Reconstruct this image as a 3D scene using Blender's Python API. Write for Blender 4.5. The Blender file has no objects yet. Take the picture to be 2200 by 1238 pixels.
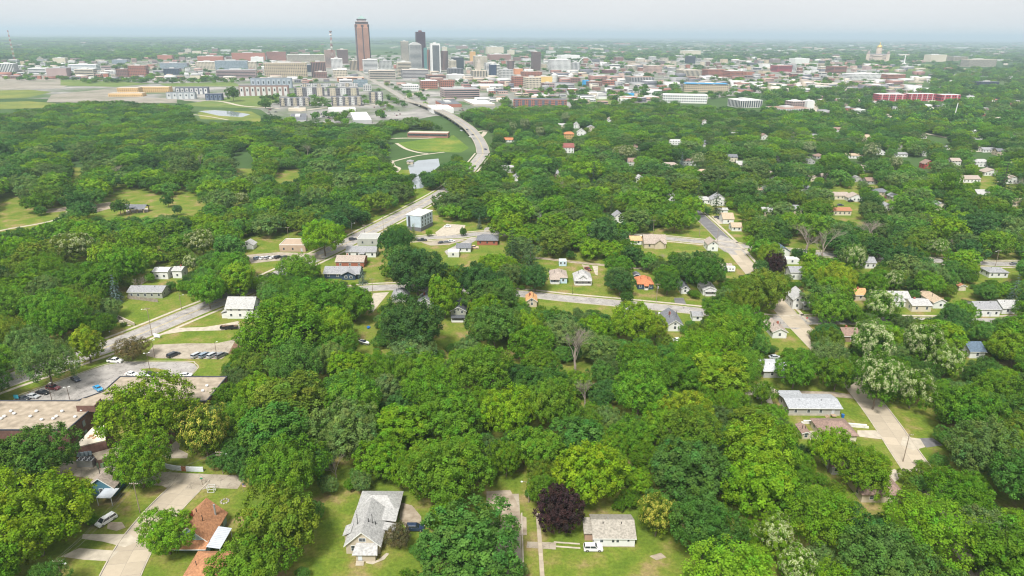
import bpy, math, random
import numpy as np
from mathutils import Vector, Matrix
rnd = random.Random(7)
nr = np.random.default_rng(7)
scene = bpy.context.scene
col = scene.collection
R = math.radians

# ------------------------------------------------------------------ camera, sky, sun, exposure
IMG_W, IMG_H, FPX = 2200, 1238, 1465.0
CAM_Z, PITCH, ROLL = 120.0, R(20.4), R(0.40)
_r = np.array([1.0, 0, 0]); _f = np.array([0, math.cos(PITCH), -math.sin(PITCH)]); _u = np.array([0, math.sin(PITCH), math.cos(PITCH)])
C_R = _r*math.cos(ROLL) + _u*math.sin(ROLL); C_U = _u*math.cos(ROLL) - _r*math.sin(ROLL); C_F = _f
cd = bpy.data.cameras.new('camera'); cam = bpy.data.objects.new('camera', cd); col.objects.link(cam)
cd.sensor_width = 36.0; cd.lens = 36.0*FPX/IMG_W; cd.clip_start = 1.0; cd.clip_end = 120000
cam.matrix_world = Matrix([[C_R[0], C_U[0], -C_F[0], 0], [C_R[1], C_U[1], -C_F[1], 0], [C_R[2], C_U[2], -C_F[2], CAM_Z], [0, 0, 0, 1]])
scene.camera = cam

SUN_EL, SUN_AZ = R(56), R(200)      # azimuth measured clockwise from +Y (the way the camera looks)
world = bpy.data.worlds.new('World'); scene.world = world; world.use_nodes = True
nt = world.node_tree; nt.nodes.clear()
n_out = nt.nodes.new('ShaderNodeOutputWorld'); n_bg = nt.nodes.new('ShaderNodeBackground')
n_sky = nt.nodes.new('ShaderNodeTexSky'); n_sky.sky_type = 'NISHITA'; n_sky.sun_disc = False
n_sky.sun_elevation = SUN_EL; n_sky.sun_rotation = SUN_AZ; n_sky.air_density = 1.0; n_sky.dust_density = 4.0; n_sky.ozone_density = 1.0; n_sky.altitude = 400
n_hs = nt.nodes.new('ShaderNodeHueSaturation'); n_hs.inputs['Saturation'].default_value = 0.10
n_mx = nt.nodes.new('ShaderNodeMix'); n_mx.data_type = 'RGBA'; n_mx.inputs[0].default_value = 0.86
n_tc = nt.nodes.new('ShaderNodeTexCoord'); n_mp = nt.nodes.new('ShaderNodeMapping'); n_mp.inputs['Scale'].default_value = (1.6, 1.6, 7.0); n_no = nt.nodes.new('ShaderNodeTexNoise'); n_no.inputs['Scale'].default_value = 1.7; n_no.inputs['Detail'].default_value = 5
n_ra = nt.nodes.new('ShaderNodeValToRGB'); n_ra.color_ramp.elements[0].position = .3; n_ra.color_ramp.elements[0].color = (4.72, 4.77, 4.86, 1); n_ra.color_ramp.elements[1].position = .7; n_ra.color_ramp.elements[1].color = (5.12, 5.13, 5.17, 1)   # a thin veil of high cloud
nt.links.new(n_tc.outputs['Generated'], n_mp.inputs[0]); nt.links.new(n_mp.outputs[0], n_no.inputs['Vector']); nt.links.new(n_no.outputs['Fac'], n_ra.inputs[0]); nt.links.new(n_ra.outputs[0], n_mx.inputs[7])
nt.links.new(n_sky.outputs[0], n_hs.inputs['Color']); nt.links.new(n_hs.outputs[0], n_mx.inputs[6])
nt.links.new(n_mx.outputs[2], n_bg.inputs['Color']); n_bg.inputs['Strength'].default_value = 0.112
nt.links.new(n_bg.outputs[0], n_out.inputs[0])
sd = bpy.data.lights.new('sun', 'SUN'); sun = bpy.data.objects.new('sun', sd); col.objects.link(sun)
sd.energy = 3.6; sd.angle = R(14); sd.color = (1.0, 0.97, 0.91)
_sv = Vector((math.sin(SUN_AZ)*math.cos(SUN_EL), math.cos(SUN_AZ)*math.cos(SUN_EL), math.sin(SUN_EL)))
sun.rotation_euler = _sv.to_track_quat('Z', 'Y').to_euler(); sun.location = _sv*400
vs = scene.view_settings; vs.view_transform = 'Standard'; vs.look = 'None'; vs.exposure = 0.74; vs.gamma = 1.0; vs.use_curve_mapping = False
cy = scene.cycles
cy.max_bounces = 4; cy.diffuse_bounces = 3; cy.glossy_bounces = 2; cy.transmission_bounces = 2; cy.transparent_max_bounces = 6; cy.volume_bounces = 0
cy.use_denoising = True; cy.filter_width = 1.15; cy.caustics_reflective = False; cy.caustics_refractive = False

# ------------------------------------------------------------------ where a point of the photograph lies on the ground
def ray(px, py): return C_F + C_R*((px-1100)/FPX) - C_U*((py-619)/FPX)
def gnd(px, py, z=0.0):
    d = ray(px, py); t = (z-CAM_Z)/d[2]
    return Vector((d[0]*t, d[1]*t, z))
def mpp(px, py, z=0.0):            # metres per pixel there
    d = ray(px, py); return (z-CAM_Z)/d[2]/FPX
def proj(p):
    v = np.array([p[0], p[1], p[2]-CAM_Z]); w = v@C_F
    return 1100+FPX*(v@C_R)/w, 619-FPX*(v@C_U)/w, w

# ------------------------------------------------------------------ materials
_mats = {}
def srgb(*c):
    return tuple(((x/255)/12.92 if x/255 <= .04045 else ((x/255+.055)/1.055)**2.4) for x in c)
def mat(name, c, rough=.85, var=.12, scale=.35, bump=0.0, metal=0.0, spec=.3, c2=None, detail=4.0, bscale=None):
    """a plain surface with uneven colour; c2 adds a second tone in blotches"""
    key = (name, tuple(round(x, 4) for x in c))
    if key in _mats: return _mats[key]
    m = bpy.data.materials.new(name); m.use_nodes = True; t = m.node_tree; b = t.nodes['Principled BSDF']
    b.inputs['Roughness'].default_value = rough; b.inputs['Metallic'].default_value = metal; b.inputs['Specular IOR Level'].default_value = spec
    tc = t.nodes.new('ShaderNodeTexCoord'); no = t.nodes.new('ShaderNodeTexNoise'); no.inputs['Scale'].default_value = scale; no.inputs['Detail'].default_value = detail
    t.links.new(tc.outputs['Object'], no.inputs['Vector'])
    ra = t.nodes.new('ShaderNodeValToRGB'); e = ra.color_ramp.elements
    lo = tuple(max(0, x*(1-var)) for x in c); hi = tuple(min(1, x*(1+var)) for x in c) if c2 is None else c2
    e[0].position = .32; e[0].color = (*lo, 1); e[1].position = .68; e[1].color = (*hi, 1)
    t.links.new(no.outputs['Fac'], ra.inputs[0]); t.links.new(ra.outputs[0], b.inputs['Base Color'])
    if bump:
        n2 = t.nodes.new('ShaderNodeTexNoise'); n2.inputs['Scale'].default_value = bscale or scale*6; n2.inputs['Detail'].default_value = 5
        t.links.new(tc.outputs['Object'], n2.inputs['Vector'])
        bu = t.nodes.new('ShaderNodeBump'); bu.inputs['Strength'].default_value = bump; bu.inputs['Distance'].default_value = .1
        t.links.new(n2.outputs['Fac'], bu.inputs['Height']); t.links.new(bu.outputs[0], b.inputs['Normal'])
    _mats[key] = m
    return m
def leaf_mat(name, by_random=None, trans=.42):
    m = bpy.data.materials.new(name); m.use_nodes = True; t = m.node_tree; t.nodes.clear()
    o = t.nodes.new('ShaderNodeOutputMaterial'); d = t.nodes.new('ShaderNodeBsdfDiffuse'); tr = t.nodes.new('ShaderNodeBsdfTranslucent'); mx = t.nodes.new('ShaderNodeMixShader')
    oi = t.nodes.new('ShaderNodeObjectInfo'); at = t.nodes.new('ShaderNodeAttribute'); at.attribute_name = 'tint'
    mu = t.nodes.new('ShaderNodeMix'); mu.data_type = 'RGBA'; mu.blend_type = 'MULTIPLY'; mu.inputs[0].default_value = 1
    if by_random:
        ra = t.nodes.new('ShaderNodeValToRGB'); ra.color_ramp.interpolation = 'CONSTANT'; e = ra.color_ramp.elements
        while len(e) < len(by_random): e.new(1)
        for i, c in enumerate(by_random): e[i].position = i/len(by_random); e[i].color = (*c, 1)
        t.links.new(oi.outputs['Random'], ra.inputs[0]); t.links.new(ra.outputs[0], mu.inputs[6])
    else: t.links.new(oi.outputs['Color'], mu.inputs[6])
    t.links.new(at.outputs['Color'], mu.inputs[7])
    t.links.new(mu.outputs[2], d.inputs[0]); t.links.new(mu.outputs[2], tr.inputs[0])
    mx.inputs[0].default_value = trans
    t.links.new(d.outputs[0], mx.inputs[1]); t.links.new(tr.outputs[0], mx.inputs[2]); t.links.new(mx.outputs[0], o.inputs[0])
    return m

# ------------------------------------------------------------------ mesh and object helpers
def mesh_np(name, v, f4=None, f3=None, tint=None, m=None):
    me = bpy.data.meshes.new(name); v = np.asarray(v, np.float32)
    me.vertices.add(len(v)); me.vertices.foreach_set('co', v.ravel())
    parts = []; tot = []
    if f4 is not None and len(f4): parts.append(np.asarray(f4, np.int32).ravel()); tot.append(np.full(len(f4), 4, np.int32))
    if f3 is not None and len(f3): parts.append(np.asarray(f3, np.int32).ravel()); tot.append(np.full(len(f3), 3, np.int32))
    li = np.concatenate(parts); lt = np.concatenate(tot)
    me.loops.add(len(li)); me.loops.foreach_set('vertex_index', li)
    me.polygons.add(len(lt)); me.polygons.foreach_set('loop_start', np.concatenate([[0], np.cumsum(lt)[:-1]]).astype(np.int32)); me.polygons.foreach_set('loop_total', lt)
    if tint is not None:
        a = me.attributes.new('tint', 'FLOAT_COLOR', 'FACE'); c = np.ones((len(lt), 4), np.float32); c[:, :3] = tint
        a.data.foreach_set('color', c.ravel())
    me.update(calc_edges=True)
    if m: me.materials.append(m)
    return me
def link(name, me, parent=None, loc=None):
    o = bpy.data.objects.new(name, me); col.objects.link(o)
    if parent: o.parent = parent
    if loc is not None: o.location = loc
    return o
class MB:
    def __init__(s): s.v = []; s.f = []
    def add(s, vs, fs):
        n = len(s.v); s.v += [tuple(map(float, p)) for p in vs]; s.f += [tuple(i+n for i in f) for f in fs]; return s
    def box(s, x0, x1, y0, y1, z0, z1):
        return s.add([(x0, y0, z0), (x1, y0, z0), (x1, y1, z0), (x0, y1, z0), (x0, y0, z1), (x1, y0, z1), (x1, y1, z1), (x0, y1, z1)],
                     [(0, 3, 2, 1), (4, 5, 6, 7), (0, 1, 5, 4), (1, 2, 6, 5), (2, 3, 7, 6), (3, 0, 4, 7)])
    def prism(s, poly, z0, z1):      # poly counter-clockwise
        n = len(poly)
        return s.add([(x, y, z0) for x, y in poly] + [(x, y, z1) for x, y in poly],
                     [tuple(range(n-1, -1, -1)), tuple(range(n, 2*n))] + [(i, (i+1) % n, n+(i+1) % n, n+i) for i in range(n)])
    def tube(s, p, q, r0, r1, n=6):
        p = Vector(p); q = Vector(q); d = (q-p).normalized(); a = d.orthogonal().normalized(); b = d.cross(a)
        vs = [p+(a*math.cos(6.2832*i/n)+b*math.sin(6.2832*i/n))*r0 for i in range(n)] + [q+(a*math.cos(6.2832*i/n)+b*math.sin(6.2832*i/n))*r1 for i in range(n)]
        return s.add(vs, [(i, (i+1) % n, n+(i+1) % n, n+i) for i in range(n)] + [tuple(range(n-1, -1, -1)), tuple(range(n, 2*n))])
    def lathe(s, prof, n=12, cx=0, cy=0):   # prof: (r, z) from bottom to top
        vs = []
        for r, z in prof: vs += [(cx+r*math.cos(6.2832*i/n), cy+r*math.sin(6.2832*i/n), z) for i in range(n)]
        fs = [(k*n+i, k*n+(i+1) % n, (k+1)*n+(i+1) % n, (k+1)*n+i) for k in range(len(prof)-1) for i in range(n)]
        return s.add(vs, fs + [tuple(range(n-1, -1, -1)), tuple(range((len(prof)-1)*n, len(prof)*n))])
    def mesh(s, name, m=None, smooth=False):
        me = bpy.data.meshes.new(name); me.from_pydata(s.v, [], s.f); me.update()
        if smooth:
            for p in me.polygons: p.use_smooth = True
        if m: me.materials.append(m)
        return me
    def build(s, name, m, parent=None, loc=None, smooth=False, kind=None):
        o = link(name, s.mesh(name, m, smooth), parent, loc)
        if kind: o['kind'] = kind
        return o
def tag(o, label=None, cat=None, group=None, kind=None):
    if label: o['label'] = label
    if cat: o['category'] = cat
    if group: o['group'] = group
    if kind: o['kind'] = kind
    return o
def empty(name, loc, rz=0.0):
    o = bpy.data.objects.new(name, None); col.objects.link(o); o.location = loc; o.rotation_euler = (0, 0, rz); o.empty_display_size = .1
    return o
def copy_tree(o, parent=None):
    c = o.copy(); col.objects.link(c)
    if parent: c.parent = parent
    for ch in o.children: copy_tree(ch, c)
    return c
THINGS = []                     # (px, py, w) of what is already placed, for labels
# ------------------------------------------------------------------ tree kinds
LEAF = leaf_mat('leaf'); WOODMIX = None
BARK = mat('bark', (.16, .125, .095), var=.3, scale=2.5, bump=.4)
PALEBARK = mat('dead_wood', (.27, .225, .185), var=.25, scale=2.5)
def unit(a): return a/np.maximum(np.linalg.norm(a, axis=-1, keepdims=True), 1e-9)
def quads_at(g, cen, nrm, size, asp=1.0):
    """small leaf-spray faces: centres, normals, half sizes"""
    n = len(cen); t = unit(np.cross(nrm, g.normal(size=(n, 3)))); b = np.cross(nrm, t)
    s = size[:, None]; j = lambda: (1+g.uniform(-.35, .35, (n, 1)))
    v = np.stack([cen+t*s*j(), cen+b*s*asp*j(), cen-t*s*j(), cen-b*s*asp*j()], 1)
    v[:, 0] += nrm*s*g.uniform(-.5, .2, (n, 1)); v[:, 2] += nrm*s*g.uniform(-.5, .2, (n, 1))
    return v.reshape(-1, 3), np.arange(4*n).reshape(n, 4)
def crown_points(g, npuff, shape):
    """puff centres over an uneven crown: shape = (rx, rz, centre height, lobes)"""
    rx, rz, zc, lobes = shape
    out = []
    lob = [(g.uniform(0, 6.283), g.uniform(-.2, .75), g.uniform(.16, .3)) for _ in range(lobes)]
    ph = g.uniform(0, 6.283, 4); am = g.uniform(.04, .12, 4)
    i = 0
    while len(out) < npuff:
        i += 1
        d = unit(g.normal(size=3)); 
        if d[2] < -.72 or (d[2] < -.3 and g.random() < .3): continue
        az = math.atan2(d[1], d[0])
        k = 1+sum(am[q]*math.sin((q+2)*az+ph[q]) for q in range(4))
        for la, le, ls in lob:
            ld = np.array([math.cos(la)*math.cos(le), math.sin(la)*math.cos(le), math.sin(le)])
            k += ls*.75*max(0, (d@ld-.72)/.28)
        k *= g.choice([1.0, .94, .87, .72], p=[.42, .3, .2, .08])
        p = np.array([d[0]*rx*k, d[1]*rx*k, zc+d[2]*rz*k])
        pr = g.uniform(.55, 1.15)
        if any(np.sum((p-q)**2) < (.55*(pr+r)*PUFF)**2 for q, r, _ in out) and i < npuff*25: continue
        out.append((p, pr, d))
    return out
def leaf_crown(seed, npuff, nleaf, puff, leaf, shape, up=.35, tintv=.22, ragged=.25, blossom=0):
    global PUFF
    PUFF = puff; g = np.random.default_rng(seed)
    C, N, S, T = [], [], [], []; BC, BN = [], []
    pts = crown_points(g, npuff, shape)
    for p, pr, d in pts:
        n = int(nleaf*pr*pr*g.uniform(.8, 1.2)); r = puff*pr
        out = unit(d*np.array([1, 1, .8])+np.array([0, 0, up]))
        v = unit(g.normal(size=(n, 3))+out*1.05)
        rad = r*(g.random(n)**.33)*(1+ragged*g.normal(size=n)*.5)
        cen = p+v*rad[:, None]*np.array([1, 1, 1.2])
        nn = unit(v*.75+out*.25+np.array([0, 0, .25])+g.normal(size=(n, 3))*.42)
        C.append(cen); N.append(nn); S.append(leaf*g.uniform(.6, 1.35, n))
        base = 1+g.normal()*tintv*.5
        tt = np.stack([base*(1+g.normal()*.1)*np.ones(n), base*np.ones(n), base*(1+g.normal()*.1)*np.ones(n)], 1)*(1+g.normal(size=(n, 1))*tintv*.5)
        T.append(np.clip(tt, .35, 1.8))
        if blossom and d[2] > -.25 and g.random() < .85:
            nb = int(blossom*pr*pr); vb = unit(g.normal(size=(nb, 3))+out*1.6)
            BC.append(p+vb*r*1.05*np.array([1, 1, 1.2])); BN.append(unit(vb+out*.6+g.normal(size=(nb, 3))*.3))
    rx, rz, zc, _l = shape; ni = npuff*nleaf//9        # leaves deep inside the crown
    vi = unit(g.normal(size=(ni, 3))); ri = g.uniform(.35, .8, ni)[:, None]
    C.append(vi*ri*np.array([rx, rx, rz])+np.array([0, 0, zc])); N.append(unit(vi+g.normal(size=(ni, 3))*.8)); S.append(leaf*g.uniform(1.2, 2.2, ni)); T.append(np.ones((ni, 3)))
    C = np.concatenate(C); N = np.concatenate(N); S = np.concatenate(S); T = np.concatenate(T)
    v, f = quads_at(g, C, N, S)
    res = [v, f, T, pts, None]
    if blossom:
        bc = np.concatenate(BC); bn = np.concatenate(BN); res[4] = quads_at(g, bc, bn, leaf*g.uniform(.35, .8, len(bc)), .8)
    return res
def limbs(seed, pts, shape, rt=.022, nl=9, crooked=.04):
    g = random.Random(seed); mb = MB(); rx, rz, zc, _ = shape
    fork = max(.08, zc-rz*.75)
    b = Vector((0, 0, -.01)); prev = b; r = rt; k = 3
    for i in range(k):
        q = Vector((g.uniform(-1, 1)*crooked*.5, g.uniform(-1, 1)*crooked*.5, fork*(i+1)/k)); mb.tube(prev, q, r, r*.9, 6); prev = q; r *= .9
    ends = g.sample(pts, min(nl, len(pts)))
    for p, pr, d in ends:
        e = Vector(p)*.97; mid = prev.lerp(e, .5)+Vector((g.uniform(-1, 1)*crooked, g.uniform(-1, 1)*crooked, g.uniform(0, 1)*crooked))
        mb.tube(prev, mid, r*.62, r*.36, 5); mb.tube(mid, e, r*.36, r*.1, 4)
    return mb
PROTO = {}
def make_proto(kind, seed, npuff, nleaf, puff, leaf, shape, **k):
    bl = k.pop('blossom', 0); nl = k.pop('nl', 9)
    v, f, t, pts, b = leaf_crown(seed, npuff, nleaf, puff, leaf, shape, blossom=bl, **k)
    rad = np.percentile(np.hypot(v[:, 0], v[:, 1]), 97); top = np.percentile(v[:, 2], 99.7); v = v/np.array([1, 1, top]); shape = (rad, shape[1]/top, shape[2]/top, shape[3])
    pts = [(p/np.array([1, 1, top]), r_, d_) for p, r_, d_ in pts]
    if b: b = (b[0]/np.array([1, 1, top]), b[1])
    cr = mesh_np('crown_'+kind, v, f4=f, tint=t, m=LEAF)
    tr = limbs(seed, pts, shape, nl=nl).mesh('trunk_'+kind, BARK)
    bm = mesh_np('blossoms_'+kind, b[0], f4=b[1]) if b else None
    PROTO.setdefault(kind, []).append((cr, tr, bm, shape))
# unit trees: height 1 to the top of the crown. large, near
SH = [(.46, .37, .62, 4), (.42, .40, .59, 5), (.50, .34, .63, 5), (.40, .42, .57, 3), (.47, .38, .60, 6), (.44, .40, .58, 4)]
NV = [(.072, .0122, .35, .25), (.062, .0105, .5, .45), (.085, .0130, .3, .2), (.070, .0115, .65, .55), (.080, .0140, .25, .3), (.064, .0110, .4, .35)]
for i, s in enumerate(SH): make_proto('near', 10+i, [210, 260, 160, 210, 170, 250][i], [95, 85, 110, 95, 100, 85][i], NV[i][0], NV[i][1], s, nl=12, up=NV[i][2], ragged=NV[i][3], tintv=.26)
for i, s in enumerate(SH): make_proto('mid', 30+i, 85, 50, .105, .0245, s, nl=6)
for i, s in enumerate(SH[:4]): make_proto('far', 50+i, 30, 22, .16, .055, s, nl=3)
for i, s in enumerate([(.36, .44, .55, 3), (.33, .45, .54, 4)]): make_proto('tall', 60+i, 160, 90, .072, .013, s)
for i, s in enumerate([(.42, .42, .57, 5), (.38, .43, .56, 5)]): make_proto('flowering', 70+i, 150, 70, .074, .0135, s, blossom=62)
for i, s in enumerate([(.46, .36, .62, 6), (.44, .40, .58, 5)]): make_proto('feathery', 80+i, 150, 90, .085, .0115, s, up=.8, ragged=.6)
for i, s in enumerate([(.40, .45, .54, 2)]): make_proto('dense', 90+i, 170, 80, .075, .0145, s, tintv=.3)
def make_spruce(seed, tiers=13, per=13, lv=26):
    g = np.random.default_rng(seed); C, N, S, T = [], [], [], []; mb = MB()
    mb.tube((0, 0, -.01), (0, 0, .97), .016, .002, 6)
    for k in range(tiers):
        z = .1+.86*k/(tiers-1); rad = .245*(1-z)**.85+.012; m = max(5, int(per*(1-z*.6)))
        for j in range(m):
            a = 6.283*(j+g.uniform(-.35, .35))/m+k*.9; rr = rad*g.uniform(.8, 1.15); n = max(6, int(lv*(1-z*.6)))
            t = g.random(n)**.7; d = np.array([math.cos(a), math.sin(a), 0])
            cen = d*(rr*t)[:, None]+np.array([0, 0, z])+np.stack([g.normal(size=n)*.011, g.normal(size=n)*.011, -.10*t*rr/.2+g.normal(size=n)*.006], 1)
            C.append(cen); N.append(unit(np.array([0, 0, .8])+d*.55+g.normal(size=(n, 3))*.35)); S.append(.017*g.uniform(.6, 1.3, n)*(1.15-.4*z))
            T.append(np.clip((1+g.normal()*.1)*(1+g.normal(size=(n, 1))*.14)*np.ones((n, 3)), .4, 1.7))
    v, f = quads_at(g, np.concatenate(C), np.concatenate(N), np.concatenate(S), .6)
    PROTO.setdefault('spruce', []).append((mesh_np('crown_spruce', v, f4=f, tint=np.concatenate(T), m=LEAF), mb.mesh('trunk_spruce', BARK), None, (.245, .45, .45, 0)))
make_spruce(3); make_spruce(4, 11, 11, 24)
def make_bare(seed, depth=7):
    g = random.Random(seed); mb = MB()
    def grow(p, d, L, r, k):
        m = p.lerp(p+d*L, .5)+Vector((g.uniform(-1, 1), g.uniform(-1, 1), 0))*L*.07; q = p+d*L
        mb.tube(p, m, r, r*.85, 5 if k > 3 else 3); mb.tube(m, q, r*.85, r*.7, 5 if k > 3 else 3)
        if k == 0: return
        for c in range(2 if g.random() < .5 else 3):
            nd = (d+Vector((g.uniform(-1, 1), g.uniform(-1, 1), g.uniform(-.35, .55)))*(.5 if k > 3 else .75)).normalized()
            grow(q if c < 2 else m, nd, L*g.uniform(.64, .86), r*(.68 if c == 0 else .55), k-1)
    grow(Vector((0, 0, -.02)), Vector((.05, 0, 1)).normalized(), .23, .017, depth)
    v = np.array(mb.v); top = v[:, 2].max(); rad = np.percentile(np.hypot(v[:, 0], v[:, 1]), 97)
    mb.v = [(x, y, z/top) for x, y, z in mb.v]
    PROTO.setdefault('bare', []).append((mb.mesh('bare_branches', PALEBARK), MB().tube((0, 0, -.02), (.004, 0, .2), .021, .018, 7).mesh('trunk_bare', PALEBARK), None, (rad, .42, .55, 0)))
make_bare(5); make_bare(11)
BLOOM = {'cream': mat('cream_blossom', (.44, .46, .25), var=.2, scale=3), 'yellow': mat('yellow_blossom', (.42, .38, .06), var=.2, scale=3)}
def bloom_mesh(me, c):
    me = me.copy(); me.materials.clear(); me.materials.append(BLOOM[c]); return me
_bm = {}
GREENS = {           # base colours of leaves, linear
 'mid': (.128, .262, .022), 'bright': (.180, .318, .020), 'deep': (.096, .208, .036), 'olive': (.150, .238, .027), 'lime': (.228, .335, .024), 'dusty': (.142, .232, .062), 'blue': (.130, .195, .155), 'plum': (.056, .032, .028),
 'dark': (.068, .158, .037), 'golden': (.250, .275, .022), 'bronze': (.150, .135, .054), 'pine': (.072, .128, .046)}
TREES = []
def tree(px, py, wpx, kind='near', shade='mid', ratio=1.0, bloom=None, name=None, base=None, rot=None, h=None):
    """px, py: middle of the crown in the photograph; wpx: its width there; ratio: height to width"""
    pr = PROTO[kind]; i = rnd.randrange(len(pr)); cr, tr, bm, sh = pr[i]
    hc = 8.0
    for _ in range(6):
        m = mpp(px, py, hc); wd = wpx*m*.97; ht = h or wd*ratio; hc = ht*sh[2]*1.02
    p = gnd(px, py, hc); return tree_at(p.x, p.y, wd, ht, kind, shade, bloom, name, i, rot, px, py, wpx)
def tree_at(x, y, wd, ht, kind, shade, bloom=None, name=None, i=None, rot=None, px=0, py=0, wpx=0):
    if px == 0:
        sh = PROTO[kind][i or 0][3]; px, py, dd = proj((x, y, ht*sh[2])); wpx = wd/dd*FPX
    TREES.append(dict(x=x, y=y, wd=wd, ht=ht, kind=kind, shade=shade, bloom=bloom, name=name, i=i if i is not None else rnd.randrange(len(PROTO[kind])), rot=rot if rot is not None else rnd.uniform(0, 6.28), px=px, py=py, w=wpx))
    return TREES[-1]
def place_tree(t, label):
    cr, tr, bm, sh = PROTO[t['kind']][t['i']]
    nm = t['name'] or {'spruce': 'spruce_tree', 'bare': 'bare_tree', 'flowering': 'flowering_tree'}.get(t['kind'], 'broadleaf_tree')
    e = empty(nm, (t['x'], t['y'], 0), t['rot']); s = t['wd']/(2*sh[0])
    e.scale = (s, s, t['ht'])
    link('trunk', tr, e)
    c = link('branches' if t['kind'] == 'bare' else 'crown', cr, e)
    g = GREENS[t['shade']]; j = rnd.uniform(.86, 1.16); c.color = (g[0]*j*rnd.uniform(.9, 1.12), g[1]*j, g[2]*j*rnd.uniform(.85, 1.2), 1)
    if t['bloom'] and bm:
        k = (bm.name, t['bloom'])
        if k not in _bm: _bm[k] = bloom_mesh(bm, t['bloom'])
        link('blossoms', _bm[k], c)
    tag(e, label, 'tree', 'trees in view')
    return e
# ------------------------------------------------------------------ the ground
def ground_mat(name, stops, s1=.02, s2=.4, bump=.3, fine=.25):
    m = bpy.data.materials.new(name); m.use_nodes = True; t = m.node_tree; b = t.nodes['Principled BSDF']; b.inputs['Roughness'].default_value = .95; b.inputs['Specular IOR Level'].default_value = .1
    tc = t.nodes.new('ShaderNodeTexCoord'); a = t.nodes.new('ShaderNodeTexNoise'); a.inputs['Scale'].default_value = s1; a.inputs['Detail'].default_value = 6; a.inputs['Roughness'].default_value = .6
    c = t.nodes.new('ShaderNodeTexNoise'); c.inputs['Scale'].default_value = s2; c.inputs['Detail'].default_value = 5; c.inputs['Roughness'].default_value = .7
    t.links.new(tc.outputs['Object'], a.inputs['Vector']); t.links.new(tc.outputs['Object'], c.inputs['Vector'])
    ra = t.nodes.new('ShaderNodeValToRGB'); e = ra.color_ramp.elements
    while len(e) < len(stops): e.new(.5)
    for i, (p, cc) in enumerate(stops): e[i].position = p; e[i].color = (*cc, 1)
    mx = t.nodes.new('ShaderNodeMix'); mx.data_type = 'RGBA'; mx.blend_type = 'MULTIPLY'; mx.inputs[0].default_value = 1
    r2 = t.nodes.new('ShaderNodeMapRange'); r2.inputs[1].default_value = .25; r2.inputs[2].default_value = .75; r2.inputs[3].default_value = 1-fine; r2.inputs[4].default_value = 1+fine
    t.links.new(a.outputs['Fac'], ra.inputs[0]); t.links.new(c.outputs['Fac'], r2.inputs[0]); t.links.new(ra.outputs[0], mx.inputs[6]); t.links.new(r2.outputs[0], mx.inputs[7])
    t.links.new(mx.outputs[2], b.inputs['Base Color'])
    if bump:
        bu = t.nodes.new('ShaderNodeBump'); bu.inputs['Strength'].default_value = bump; bu.inputs['Distance'].default_value = .15
        t.links.new(c.outputs['Fac'], bu.inputs['Height']); t.links.new(bu.outputs[0], b.inputs['Normal'])
    return m
LAWN = ground_mat('lawn', [(.30, (.082, .135, .016)), (.45, (.120, .170, .021)), (.55, (.165, .180, .035)), (.64, (.245, .190, .082))], .10, 1.1, .4, .38)
FARLAND = ground_mat('far_land', [(.3, (.035, .075, .022)), (.5, (.055, .10, .028)), (.62, (.10, .14, .05)), (.78, (.17, .18, .10))], .0011, .012, 0)
CONC = None
SLABM = bpy.data.materials.new('concrete_slab')
CONC2 = mat('pale_concrete', (.42, .37, .295), var=.16, scale=.6)
def road_mat(name, c, c2, crack=.5):
    """worn road surface: blotches, sealed cracks, darker wheel wear"""
    m = mat(name, c, var=.16, scale=.25, bump=.1, c2=c2); t = m.node_tree; b = t.nodes['Principled BSDF']; src = b.inputs['Base Color'].links[0].from_socket
    tc = t.nodes.new('ShaderNodeTexCoord'); no = t.nodes.new('ShaderNodeTexNoise'); no.inputs['Scale'].default_value = .3; ad = t.nodes.new('ShaderNodeMix'); ad.data_type = 'VECTOR'; ad.inputs[0].default_value = .12
    vo = t.nodes.new('ShaderNodeTexVoronoi'); vo.feature = 'DISTANCE_TO_EDGE'; vo.inputs['Scale'].default_value = .16
    sc = t.nodes.new('ShaderNodeVectorMath'); sc.operation = 'SCALE'; sc.inputs['Scale'].default_value = 14; ad2 = t.nodes.new('ShaderNodeVectorMath'); ad2.operation = 'ADD'
    t.links.new(tc.outputs['Object'], no.inputs['Vector']); t.links.new(no.outputs['Color'], sc.inputs[0]); t.links.new(sc.outputs[0], ad2.inputs[0]); t.links.new(tc.outputs['Object'], ad2.inputs[1]); t.links.new(ad2.outputs[0], vo.inputs['Vector'])
    mr = t.nodes.new('ShaderNodeMapRange'); mr.inputs[1].default_value = 0; mr.inputs[2].default_value = .035; mr.inputs[3].default_value = 1-crack; mr.inputs[4].default_value = 1; t.links.new(vo.outputs['Distance'], mr.inputs[0])
    mx = t.nodes.new('ShaderNodeMix'); mx.data_type = 'RGBA'; mx.blend_type = 'MULTIPLY'; mx.inputs[0].default_value = 1; t.links.new(src, mx.inputs[6]); t.links.new(mr.outputs[0], mx.inputs[7]); t.links.new(mx.outputs[2], b.inputs['Base Color'])
    return m
ASPH = road_mat('worn_asphalt', (.31, .288, .268), (.385, .36, .335))
DARKASPH = mat('dark_asphalt', (.15, .145, .15), var=.2, scale=.3)
CITYPAVE = ground_mat('city_pavement', [(.36, (.07, .12, .04)), (.46, (.15, .165, .12)), (.54, (.23, .22, .205)), (.68, (.36, .345, .32))], .009, .06, 0, .3)
DIRT = mat('bare_dirt', (.30, .235, .165), var=.25, scale=.4, bump=.5, c2=(.40, .335, .26))
MULCH = mat('bark_mulch', (.17, .095, .065), var=.3, scale=1.2)
YPAINT = mat('yellow_paint', (.55, .42, .12), var=.15, scale=.6)
WPAINT = mat('white_paint', (.6, .6, .57), var=.15, scale=.6)
CONC = road_mat('concrete', (.33, .28, .215), (.39, .34, .27), .35)
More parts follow.
